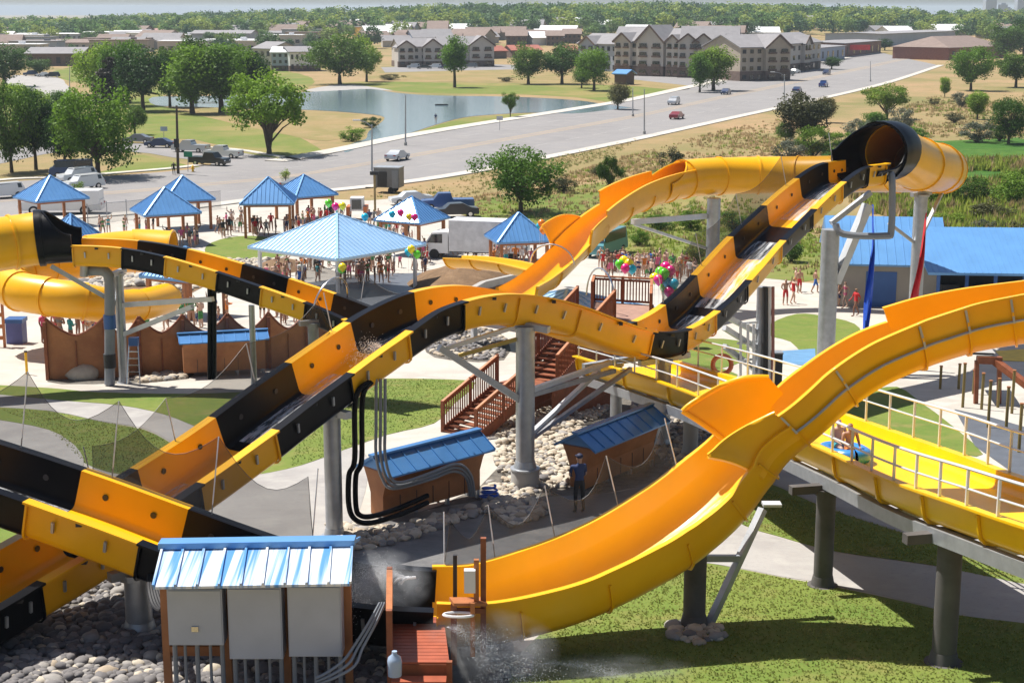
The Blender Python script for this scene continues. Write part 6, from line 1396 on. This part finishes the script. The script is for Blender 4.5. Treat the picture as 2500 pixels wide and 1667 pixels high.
# ------------------------------------------------------------------ vehicles
CARM = {}
def paint(n_, c): 
    return M('car_paint_'+n_, c, .3, .3, .04, .5, coat=.5)
paints = {'white': (.72,.73,.74), 'silver': (.50,.52,.55), 'black': (.02,.02,.024), 'dark blue': (.03,.05,.12), 'red': (.26,.03,.035), 'blue': (.03,.09,.30), 'grey': (.18,.19,.20), 'teal': (.10,.30,.34)}
SHAPE = {'sedan': (4.6, [(0,.55),(.02,.80),(.24,.92),(.36,1.38),(.64,1.42),(.82,1.0),(.98,.92),(1,.5)], (.27,.80)),
 'suv': (4.7, [(0,.6),(.02,.95),(.24,1.05),(.34,1.66),(.90,1.72),(.97,1.05),(1,.55)], (.27,.95)),
 'pickup': (5.6, [(0,.65),(.02,1.0),(.24,1.08),(.33,1.74),(.56,1.76),(.60,1.12),(.99,1.12),(1,.6)], (.26,.58)),
 'van': (5.4, [(0,.6),(.02,1.1),(.10,1.3),(.20,2.1),(.98,2.15),(1,.6)], (.11,.96))}
def vehicle_meshes(kind):
    if kind in CARM: return CARM[kind]
    L, prof, (g0, g1) = SHAPE[kind]; hw = .90; zb = .32
    def side(s_, xoff):
        out = []
        for fx, z in prof: out.append(Vector((fx*L-L/2, s_*(hw-(.16 if z > 1.25 else 0)-.02), z)))
        return [Vector((-L/2+.05, s_*(hw-.04), zb))]+out+[Vector((L/2-.05, s_*(hw-.04), zb))]
    a, b_ = side(-1, 0), side(1, 0); mb = MB(); n = len(a); mb.strip([a, b_]); mb.face(a[::-1]); mb.face(b_); mb.quad(a[0], b_[0], b_[-1], a[-1])
    body = mb.mesh('body', m_white, 25)
    gl = MB(); top = max(z for _, z in prof); belt = {'sedan': .98, 'suv': 1.12, 'pickup': 1.15, 'van': 1.25}[kind]
    cab = [(fx, z) for fx, z in prof if z > 1.2]; xa, xb = cab[0][0]*L-L/2, cab[-1][0]*L-L/2
    for s_ in (-1, 1):
        y = s_*(hw-.085); x0, x1 = (g0*L-L/2)+.22, (g1*L-L/2)-.18; y2 = s_*(hw-.165)
        q = [Vector((x0,y,belt)), Vector((x1,y,belt)), Vector((xb-.05,y2+s_*.012,top-.12)), Vector((xa+.08,y2+s_*.012,top-.12))]; gl.face(q if s_ < 0 else q[::-1])
    for x_lo, x_hi, sg in ((g0*L-L/2+.06, xa-.03, -1), (g1*L-L/2+.0, xb+.03, 1)):
        q = [Vector((x_lo+sg*.03,-hw+.16,belt-.02)), Vector((x_hi+sg*.03,-hw+.24,top-.10)), Vector((x_hi+sg*.03,hw-.24,top-.10)), Vector((x_lo+sg*.03,hw-.16,belt-.02))]; gl.face(q if sg < 0 else q[::-1])
    glass = gl.mesh('window_band', m_glass)
    wh = MB(); wh.tube((0,-.12,0), (0,.12,0), .34, n=14); tyre = wh.mesh('tyre', m_tyre, 40); wr = MB(); wr.tube((0,-.13,0), (0,.13,0), .2, n=10); rim = wr.mesh('rim', m_chrome, 40)
    lt = MB(); lt.box((0,0,0), (.06,.34,.14)); head = lt.mesh('headlight', m_white); tail = lt.mesh('tail_light', M('tail_lamp_red', (.4,.02,.02), .3))
    CARM[kind] = (L, body, glass, tyre, rim, head, tail); return CARM[kind]
BODYC = {}
def car(px, py, kind, colr, rz, label, g=None):
    L, body, glass, tyre, rim, head, tail = vehicle_meshes(kind); root = thing('parked_car' if 'parked' in label else {'sedan':'car','suv':'car','pickup':'pickup_truck','van':'van'}[kind], label, {'sedan':'car','suv':'car','pickup':'pickup truck','van':'van'}[kind], g or G(px, py, .04)); root.rotation_euler = (0,0,rz)
    if (kind, colr) not in BODYC:
        b_ = body.copy(); b_.materials[0] = paint(colr.replace(' ','_'), paints[colr]); BODYC[kind, colr] = b_
    obj_from('body', BODYC[kind, colr], root); obj_from('window_band', glass, root)
    for fx in (.19, .80):
        for s_ in (-1, 1): w = obj_from('wheel', tyre, root, (fx*L-L/2, s_*.80, .34)); obj_from('rim', rim, w)
    for s_ in (-1, 1): obj_from('headlight', head, root, (-L/2+.03, s_*.62, .72)); obj_from('tail_light', tail, root, (L/2-.02, s_*.66, .82))
    return root
def road_dir(px, py):
    p = G(px, py); best = min(range(len(FE)-1), key=lambda i: ((FE[i]+NE[i])/2-p).length); d = FE[best+1]-FE[best]; return math.atan2(d.y, d.x)
for px, py, k, c, flip, lab in [(970,392,'sedan','silver',1,'silver sedan driving along the near part of the avenue'),(1645,256,'suv','silver',0,'silver car on the pond side lanes of the avenue'),(1652,291,'sedan','red',1,'dark red car in the near lanes of the avenue'),(1772,231,'sedan','dark blue',0,'dark blue car in the pond side lanes by the poplars'),(1946,226,'sedan','dark blue',1,'dark car partly hidden by the olive trees'),(2010,213,'pickup','blue',1,'blue pickup farther along the avenue'),(2018,183,'suv','dark blue',0,'dark blue car in the far lanes near the shops'),(732,464,'sedan','grey',1,'grey car stopped behind the timber pavilion'),
 (205,462,'suv','white',0,'white car at the kerb beside the sapling'),(8,484,'suv','white',0,'white car cut by the left edge of the street'),(190,444,'suv','white',0,'white sport utility car on the far side of the street')]:
    car(px, py, k, c, road_dir(px, py)+(math.pi if flip else 0), lab)
for px, py, k, c, rz, lab in [(512,404,'pickup','black',2.75,'black pickup truck waiting at the side street mouth'),(392,361,'sedan','dark blue',-.15,'dark parked car on the side street left of the silver pickups'),(466,372,'pickup','silver',-.3,'silver parked pickup behind the dark one'),(545,386,'pickup','white',-.3,'white parked pickup at the kerb by the lone tree'),(338,350,'sedan','grey',-.1,'grey parked car half hidden by the big round tree'),(175,432,'van','dark blue',.25,'dark blue van in the shade of the big round tree'),(1092,512,'pickup','blue',.1,'blue pickup parked behind the balloon pavilion'),(1112,530,'sedan','black',.2,'black parked car below the blue pickup'),(1003,500,'sedan','white',.3,'white parked car behind the balloon pavilion'),(1480,622,'van','teal',1.1,'pale teal van behind the far crowd'),
 (1010,168,'suv','silver',.1,'silver parked car in front of the pale apartments'),(1035,169,'sedan','black',.1,'black parked car in front of the pale apartments'),(1062,168,'suv','white',.1,'white parked car in front of the pale apartments'),(1090,169,'sedan','dark blue',.1,'dark blue parked car in front of the pale apartments'),(1150,166,'suv','grey',.1,'grey parked car in front of the grey gabled apartments'),(1925,186,'suv','grey',.9,'grey parked car by the cream brick block'),(1940,180,'sedan','white',.9,'white parked car by the cream brick block'),(1912,190,'sedan','silver',.9,'silver parked car by the cream brick block'),(75,186,'suv','dark blue',.3,'dark parked car at the back of the pale car park'),(108,188,'sedan','white',.3,'white parked car at the back of the pale car park'),(128,190,'suv','black',.3,'black parked car at the back of the pale car park')]: car(px, py, k, c, rz, lab)
ut = car(152, 522, 'pickup', 'white', .06, 'white utility truck with a long white service box by the fence'); ut.scale = (1.5,1.25,1.3)
mb = MB(); mb.box((1.35,0,1.35), (2.7,1.9,1.05)); mb.build('service_box', m_white, ut, local=True)
tk = thing('box_truck', 'white box truck with a grey shaded side parked behind the paving', 'truck', G(1180,606)); a = at_depth(1178,131); o = Vector((a.x, a.y, 0))
rt = Matrix.Translation(o-Vector(tk.location)) @ Matrix.Rotation(R(-14), 4, 'Z')
mb = MB(); mb.box((.6,0,2.0), (6.4,2.4,2.6), M4=rt); mb.build('cargo_box', M('white_truck_panel', (.68,.68,.69), .4), tk, local=True)
mb = MB(); mb.prism([rt @ Vector(p) for p in ((-4.7,-1.1,.5),(-4.7,-1.1,1.3),(-4.1,-1.1,2.2),(-2.7,-1.1,2.3),(-2.7,-1.1,.5))], rt.to_3x3() @ Vector((0,2.2,0))); mb.build('cab', m_white, tk, local=True)
mb = MB(); mb.prism([rt @ Vector(p) for p in ((-4.5,-1.12,1.35),(-4.1,-1.12,2.05),(-3.2,-1.12,2.1),(-3.2,-1.12,1.35))], rt.to_3x3() @ Vector((0,2.24,0))); mb.build('window_band', m_glass, tk, local=True)
for x in (-3.9, 1.6, 2.6):
    for y in (-1.0, 1.0): mb = MB(); mb.tube(rt @ Vector((x,y-.14,.42)), rt @ Vector((x,y+.14,.42)), .42, n=14); mb.build('wheel', m_tyre, tk, local=True, smooth=40)
mb = MB(); mb.box((-.2,0,.62), (7.4,1.0,.2), M4=rt); mb.build('chassis', m_dark, tk, local=True)
tr = thing('cargo_trailer', 'dark grey enclosed trailer at the kerb beside the street lamp', 'trailer', G(950,470)); rt = Matrix.Rotation(R(-12), 4, 'Z')
mb = MB(); mb.box((0,0,1.75), (3.0,2.0,2.2), M4=rt); mb.build('box', M('grey_trailer_panel', (.16,.165,.175), .4), tr, local=True); mb = MB(); mb.box((0,0,2.9), (3.1,2.1,.1), M4=rt); mb.build('roof', m_galv, tr, local=True)
mb = MB(); mb.box((-.5,-1.02,1.6), (1.1,.05,1.7), M4=rt); mb.build('door', m_dark, tr, local=True); mb = MB(); mb.box((1.0,-1.02,1.6), (.7,.05,2.0), M4=rt); mb.build('door', m_pvc, tr, local=True)
for y in (-.95, .95): mb = MB(); mb.tube(rt @ Vector((.5,y-.1,.35)), rt @ Vector((.5,y+.1,.35)), .35, n=12); mb.build('wheel', m_tyre, tr, local=True, smooth=40)
mb = MB(); mb.bar(rt @ Vector((-1.5,0,.5)), rt @ Vector((-2.8,0,.5)), .12); mb.build('drawbar', m_dark, tr, local=True)
ld = thing('skid_loader', 'small white and orange loader among the rear crowd', 'loader', G(873,535)); 
mb = MB(); mb.box((0,0,1.55), (1.3,1.5,1.3)); mb.build('cab', m_white, ld, local=True); mb = MB(); mb.box((0,-.76,1.55), (.95,.06,.95)); mb.build('window', m_glass, ld, local=True)
for x in (-.85,.85): mb = MB(); mb.box((x,0,.9), (.35,2.0,.9)); mb.build('track_side', M('loader_orange', (.55,.14,.03), .5), ld, local=True); mb = MB(); mb.tube((x-.15,.6,.4), (x+.15,.6,.4), .4, n=12); mb.build('wheel', m_tyre, ld, local=True); mb = MB(); mb.tube((x-.15,-.6,.4), (x+.15,-.6,.4), .4, n=12); mb.build('wheel', m_tyre, ld, local=True)
# ------------------------------------------------------------------ cobbles
rk = random.Random(9)
def rock_proto(seed):
    r_ = random.Random(seed); bm_ = bmesh.new(); bmesh.ops.create_icosphere(bm_, subdivisions=2, radius=1)
    sx, sy, sz = r_.uniform(.8,1.35), r_.uniform(.7,1.1), r_.uniform(.5,.8)
    for v in bm_.verts: n_ = v.co.copy(); k = 1+.28*noise.noise(n_*1.3+Vector((seed*3.7,0,0))); v.co = Vector((n_.x*sx, n_.y*sy, n_.z*sz))*k
    vs = [v.co.copy() for v in bm_.verts]; fs = [tuple(v.index for v in f.verts) for f in bm_.faces]; bm_.free(); return vs, fs
RP = [rock_proto(i) for i in range(9)]
rmats = [M('pale_cobble', (.50,.44,.35), .85, 0, .12, 5, bump=.2, bscale=30), M('grey_cobble', (.30,.28,.26), .85, 0, .15, 5, bump=.2, bscale=30), M('tan_cobble', (.38,.31,.23), .85, 0, .15, 5, bump=.2, bscale=30), M('dark_cobble', (.16,.15,.15), .85, 0, .15, 5, bump=.2, bscale=30)]
def rocks(poly, n, smin, smax, wts, mound=0.0, label=None):
    mb = MB(); xs = [p[0] for p in poly]; ys_ = [p[1] for p in poly]; k = 0; t = 0
    # even spread on the ground, not in the picture
    gp = [G(*p) for p in poly]; gx = [p.x for p in gp]; gy = [p.y for p in gp]; pl = [(p.x, p.y) for p in gp]
    while k < n and t < n*12:
        t += 1; x, y = rk.uniform(min(gx), max(gx)), rk.uniform(min(gy), max(gy))
        if not inside(x, y, pl): continue
        k += 1; s_ = rk.uniform(smin, smax)*(1 if rk.random() < .9 else 1.5); vs, fs = RP[rk.randrange(9)]; rz = Matrix.Rotation(rk.uniform(0,6.28), 3, 'Z') @ Matrix.Rotation(rk.uniform(-.5,.5), 3, 'X')
        z = gz(x, y)+s_*.25+rk.uniform(0, mound); mb.mi = rk.choices(range(4), wts)[0]; mb.raw([(rz @ v)*s_+Vector((x,y,z)) for v in vs], fs)
    tag(mb.build('cobbles', rmats, smooth=50), label, None, None, 'stuff')
rocks([(-60,1700),(-60,1470),(120,1410),(260,1345),(420,1345),(560,1400),(760,1430),(900,1500),(960,1560),(960,1720)], 3900, .07, .135, (.8,3,.4,9), .05, 'grey and tan cobbles under the nearest slides')
rocks([(1225,960),(1330,905),(1430,885),(1480,900),(1520,940),(1480,1010),(1420,1040),(1400,1140),(1380,1190),(1300,1215),(1230,1200),(1210,1120)], 2300, .07, .14, (7,2,1.5,.3), .08, 'pale cobbles below the timber stair')
rocks([(1560,940),(1680,985),(1750,1060),(1720,1140),(1640,1150),(1600,1100),(1620,1050),(1540,1000)], 1100, .07, .14, (2,3,1,3), .05, 'grey cobbles under the raft channel')
rocks([(1190,1180),(1290,1215),(1330,1235),(1330,1260),(1250,1290),(1180,1250)], 420, .07, .14, (6,2,2,.5), .08, 'pale cobble heap beside the concrete plinth')
rocks([(800,1280),(960,1290),(1150,1240),(1180,1255),(960,1330),(830,1350)], 420, .07, .15, (5,2,2,1), .05, 'pale cobbles under the near hut')
rocks([(1050,820),(1180,802),(1240,832),(1230,880),(1100,878),(1042,860)], 600, .07, .15, (1,2,1,6), .05, 'dark cobbles behind the tall grey column')
rocks([(150,680),(330,665),(480,690),(470,712),(330,700),(200,715),(80,705)], 700, .14, .3, (6,2,2,1), .1, 'pale stones inside the loop of the yellow tube')
rocks([(330,925),(450,910),(455,925),(340,936)], 160, .08, .17, (5,2,3,1), .05, 'pale cobbles at the foot of the board fence')
rocks([(500,640),(690,630),(740,650),(640,660),(520,656)], 300, .12, .28, (6,3,1,1), .05, 'pale stones along the lawn edge')
rocks([(1640,1530),(1760,1525),(1770,1560),(1700,1575),(1630,1555)], 90, .06, .14, (5,3,2,1), .03, 'pale stones round the foot of the dark column')
rocks([(1180,1610),(1290,1600),(1290,1650),(1190,1660)], 140, .06, .13, (4,3,1,3), .03, 'small stones beside the boarding platform')
for x, y, s_, lab in ((205,925,.75,'big pale boulder at the foot of the scalloped fence'),(150,915,.5,'dark boulder left of the big pale boulder'),(1300,1170,.35,'dark round boulder beside the concrete plinth')):
    vs, fs = RP[3]; g_ = G(x, y); o = thing('boulder', lab, 'boulder', g_); mb = MB(); mb.raw([v*s_+g_+Z*s_*.3 for v in vs], fs); mb.build('stone', rmats[3] if 'dark' in lab else rmats[0], o, smooth=60)
# ------------------------------------------------------------------ grass tufts on the near lawns so their edges are not clean
m_blade = foliage('grass_blades', (.17,.22,.045), (.26,.29,.085), .5, .1)
def tufts(poly, n, h):
    gp = [G(*p) for p in poly]; gx = [p.x for p in gp]; gy = [p.y for p in gp]; pl = [(p.x, p.y) for p in gp]; mb = MB(); k = 0; t = 0
    while k < n and t < n*10:
        t += 1; x, y = rk.uniform(min(gx), max(gx)), rk.uniform(min(gy), max(gy))
        if not inside(x, y, pl): continue
        k += 1; z = gz(x, y)+.02; a = rk.uniform(0, 6.28); hh = h*rk.uniform(.5,1.4); dx, dy = math.cos(a)*.03, math.sin(a)*.03; lx, ly = rk.uniform(-.04,.04), rk.uniform(-.04,.04)
        mb.face([(x-dx,y-dy,z),(x+dx,y+dy,z),(x+lx,y+ly,z+hh)])
    return tag(mb.build('grass', m_blade), 'short lawn grass', None, None, 'stuff')
tufts([(1240,1690),(1255,1620),(1330,1540),(1430,1470),(1560,1404),(1700,1378),(1985,1424),(2331,1504),(2520,1530),(2520,1700)], 13000, .045)
tufts([(1775,1165),(2000,1235),(2276,1325),(2520,1390),(2520,1432),(2276,1381),(2038,1347),(1820,1285),(1760,1240)], 4500, .045)
tufts([(700,1146),(794,1116),(945,1062),(1060,1034),(1110,985),(1160,935),(1060,926),(800,935)], 5000, .045)
tufts([(0,1000),(122,1006),(352,1050),(425,1088),(420,1158),(300,1160),(205,1130),(120,1050)], 2600, .045)
# ------------------------------------------------------------------ spray and sprinkler drops
m_drop, nt, b, pos = newmat('white_water'); b.inputs['Base Color'].default_value = (.9,.92,.95,1); b.inputs['Roughness'].default_value = .3; b.inputs['Alpha'].default_value = .5
def spray(src, dirn, n, spread, speed, label, r0=.010, size=1.0):
    mb = MB(); src = Vector(src); dirn = Vector(dirn).normalized()
    for i in range(n*3):
        t = rk.random()**.8*size; v = dirn*speed+Vector((rk.gauss(0,spread), rk.gauss(0,spread), rk.gauss(0,spread))); p = src+v*t+Vector((0,0,-4.9*t*t*.5)); s_ = r0*rk.uniform(.2,.6)*(1+t)
        if p.z < gz(p.x, p.y): continue
        mb.raw([p+Vector((s_,0,0)), p+Vector((0,s_,0)), p-Vector((s_,0,0)), p-Vector((0,s_,0)), p+Vector((0,0,s_)), p-Vector((0,0,s_))], [(0,1,4),(1,2,4),(2,3,4),(3,0,4),(1,0,5),(2,1,5),(3,2,5),(0,3,5)])
    tag(mb.build('water_spray', m_drop), label, None, None, 'stuff')
spray(P(992,1408,30.6), (-.7,-.15,.25), 2600, .5, 2.4, 'white water spray over the black slide section', .011, .9)
spray(P(1090,1530,29.2), (.75,-.2,.0), 2200, .5, 2.2, 'water spray falling beside the boarding platform', .010, .9)
spray(P(960,1420,30.6), (-.2,.1,.4), 900, .4, 1.6, 'fine water spray round the platform rail', .009, .8)
spray(P(1318,1620,29.8), (1,-.1,.16), 2200, .22, 3.6, 'flat sprinkler jet across the near lawn', .008, 1.0)
spray(A.at(tpx(A, 930))[0]+Z*.3, (-.5,-.6,.5), 500, .5, 1.5, 'splash on the black section near the hump', .012, .6)
spray(A.at(tpx(A, 1620))[0]+Z*.3, (-.5,-.5,.4), 700, .6, 1.6, 'splash in the dip of the long striped slide', .014, .7)
# fine mist that hangs round the jets
def mist(c, r_, dens, label):
    m = bpy.data.materials.new('water_mist'); m.use_nodes = True; nt = m.node_tree
    for n_ in list(nt.nodes):
        if n_.type == 'BSDF_PRINCIPLED': nt.nodes.remove(n_)
    pv_ = nt.nodes.new('ShaderNodeVolumePrincipled'); tc = nt.nodes.new('ShaderNodeTexCoord'); ln = nt.nodes.new('ShaderNodeVectorMath'); ln.operation = 'LENGTH'; nt.links.new(tc.outputs['Object'], ln.inputs[0])
    mr = nt.nodes.new('ShaderNodeMapRange'); nt.links.new(ln.outputs['Value'], mr.inputs[0]); mr.inputs[1].default_value = 1.0; mr.inputs[2].default_value = .1; mr.inputs[3].default_value = 0; mr.inputs[4].default_value = 1
    nz = _ramp(nt, _noise(nt, tc.outputs['Object'], 2.6, 4, .6, .5), .38, .72)
    mu = nt.nodes.new('ShaderNodeMath'); mu.operation = 'MULTIPLY'; nt.links.new(mr.outputs[0], mu.inputs[0]); nt.links.new(nz, mu.inputs[1])
    m2 = nt.nodes.new('ShaderNodeMath'); m2.operation = 'MULTIPLY'; nt.links.new(mu.outputs[0], m2.inputs[0]); m2.inputs[1].default_value = dens
    nt.links.new(m2.outputs[0], pv_.inputs['Density']); pv_.inputs['Color'].default_value = (.97,.98,1,1); nt.links.new(pv_.outputs[0], nt.nodes['Material Output'].inputs['Volume'])
    mb = MB(); mb.sphere((0,0,0), 1.0, 16, 10); o = mb.build('water_mist', m, None, local=True); o.location = c; o.scale = r_; tag(o, label, None, None, 'stuff'); return o
mist(P(930,1425,30.5), (1.1,.7,.8), 3.2, 'white mist over the black slide section')
mist(P(1180,1590,29.4), (1.6,.9,.9), 2.6, 'white mist beside the boarding platform')
mist(P(1480,1640,29.6), (2.0,.7,.35), 1.1, 'thin sprinkler mist over the near lawn')
# ------------------------------------------------------------------ rough grass and scrub on the slope beyond the park
m_scr = [foliage('olive_scrub', (.22,.20,.08), (.36,.31,.13), .5, .1), foliage('green_scrub', (.17,.26,.04), (.28,.38,.07), .5, .1), foliage('straw_scrub', (.40,.30,.15), (.55,.44,.24), .5, .1)]
def scrub(poly, n, hlo, hhi, wts, label, clump=1):
    gp = [G(*p) for p in poly]; gx = [p.x for p in gp]; gy = [p.y for p in gp]; pl = [(p.x, p.y) for p in gp]; mb = MB(); k = 0; t = 0
    while k < n and t < n*12:
        t += 1; x, y = rk.uniform(min(gx), max(gx)), rk.uniform(min(gy), max(gy))
        if not inside(x, y, pl) or noise.noise(Vector((x*.045, y*.03, 2.7)))+rk.uniform(-.35,.35) < 0: continue
        k += 1; h = rk.uniform(hlo, hhi)*.8; z = gz(x, y); mb.mi = rk.choices(range(3), wts)[0]
        for q in range(9*clump):
            a = rk.uniform(0, 6.28); rr = h*rk.uniform(0, .75)*(1 if clump == 1 else 1.2); cx_, cy_ = x+rr*math.cos(a), y+rr*math.sin(a); b2 = rk.uniform(0, 6.28); w = h*.16; dx, dy = w*math.cos(b2), w*math.sin(b2); z0 = z+(h*rk.uniform(0,.55)*(1-rr/h) if clump > 1 else 0)
            mb.face([(cx_-dx,cy_-dy,z0),(cx_+dx,cy_+dy,z0),(cx_+rk.uniform(-.2,.2)*h,cy_+rk.uniform(-.2,.2)*h,z0+h*rk.uniform(.4,.9))])
    tag(mb.build('undergrowth', m_scr), label, None, None, 'stuff')
scrub([(1080,500),(1300,450),(1520,385),(1720,330),(1900,290),(2000,330),(1900,380),(1700,420),(1600,470),(1480,560),(1330,580),(1180,540)], 2600, .25, .8, (3,1.5,5), 'rough dry grass on the slope below the avenue')
scrub([(1480,560),(1620,500),(1800,470),(1980,520),(2050,640),(1960,688),(1700,650),(1500,630)], 1700, .25, .7, (2,6,1), 'tall green grass below the horizontal yellow tube')
scrub([(1950,380),(2100,300),(2300,230),(2520,230),(2520,340),(2300,345),(2150,335),(2030,380)], 1600, .3, 1.0, (3,1.5,4), 'dry weeds on the right field')
scrub([(2060,420),(2230,405),(2520,400),(2520,640),(2400,610),(2230,560),(2100,500)], 1500, .9, 1.9, (2,5,.3), 'thick green marsh scrub above the blue roof', 3)
scrub([(900,480),(1100,440),(1350,385),(1560,340),(1500,380),(1250,450),(1080,500)], 900, .2, .5, (3,1,5), 'short dry verge along the avenue')
# ------------------------------------------------------------------ haze
m_haze = bpy.data.materials.new('haze'); m_haze.use_nodes = True; nt = m_haze.node_tree
for n_ in list(nt.nodes):
    if n_.type == 'BSDF_PRINCIPLED': nt.nodes.remove(n_)
pvn = nt.nodes.new('ShaderNodeVolumePrincipled'); pvn.inputs['Color'].default_value = (.78,.90,1.0,1); pvn.inputs['Density'].default_value = .00012; pvn.inputs['Anisotropy'].default_value = .1
nt.links.new(pvn.outputs[0], nt.nodes['Material Output'].inputs['Volume'])
mb = MB(); mb.box((0, 7950, -1), (26000, 16500, 96)); tag(mb.build('haze', m_haze), 'pale blue summer haze over the far town', None, None, 'stuff')
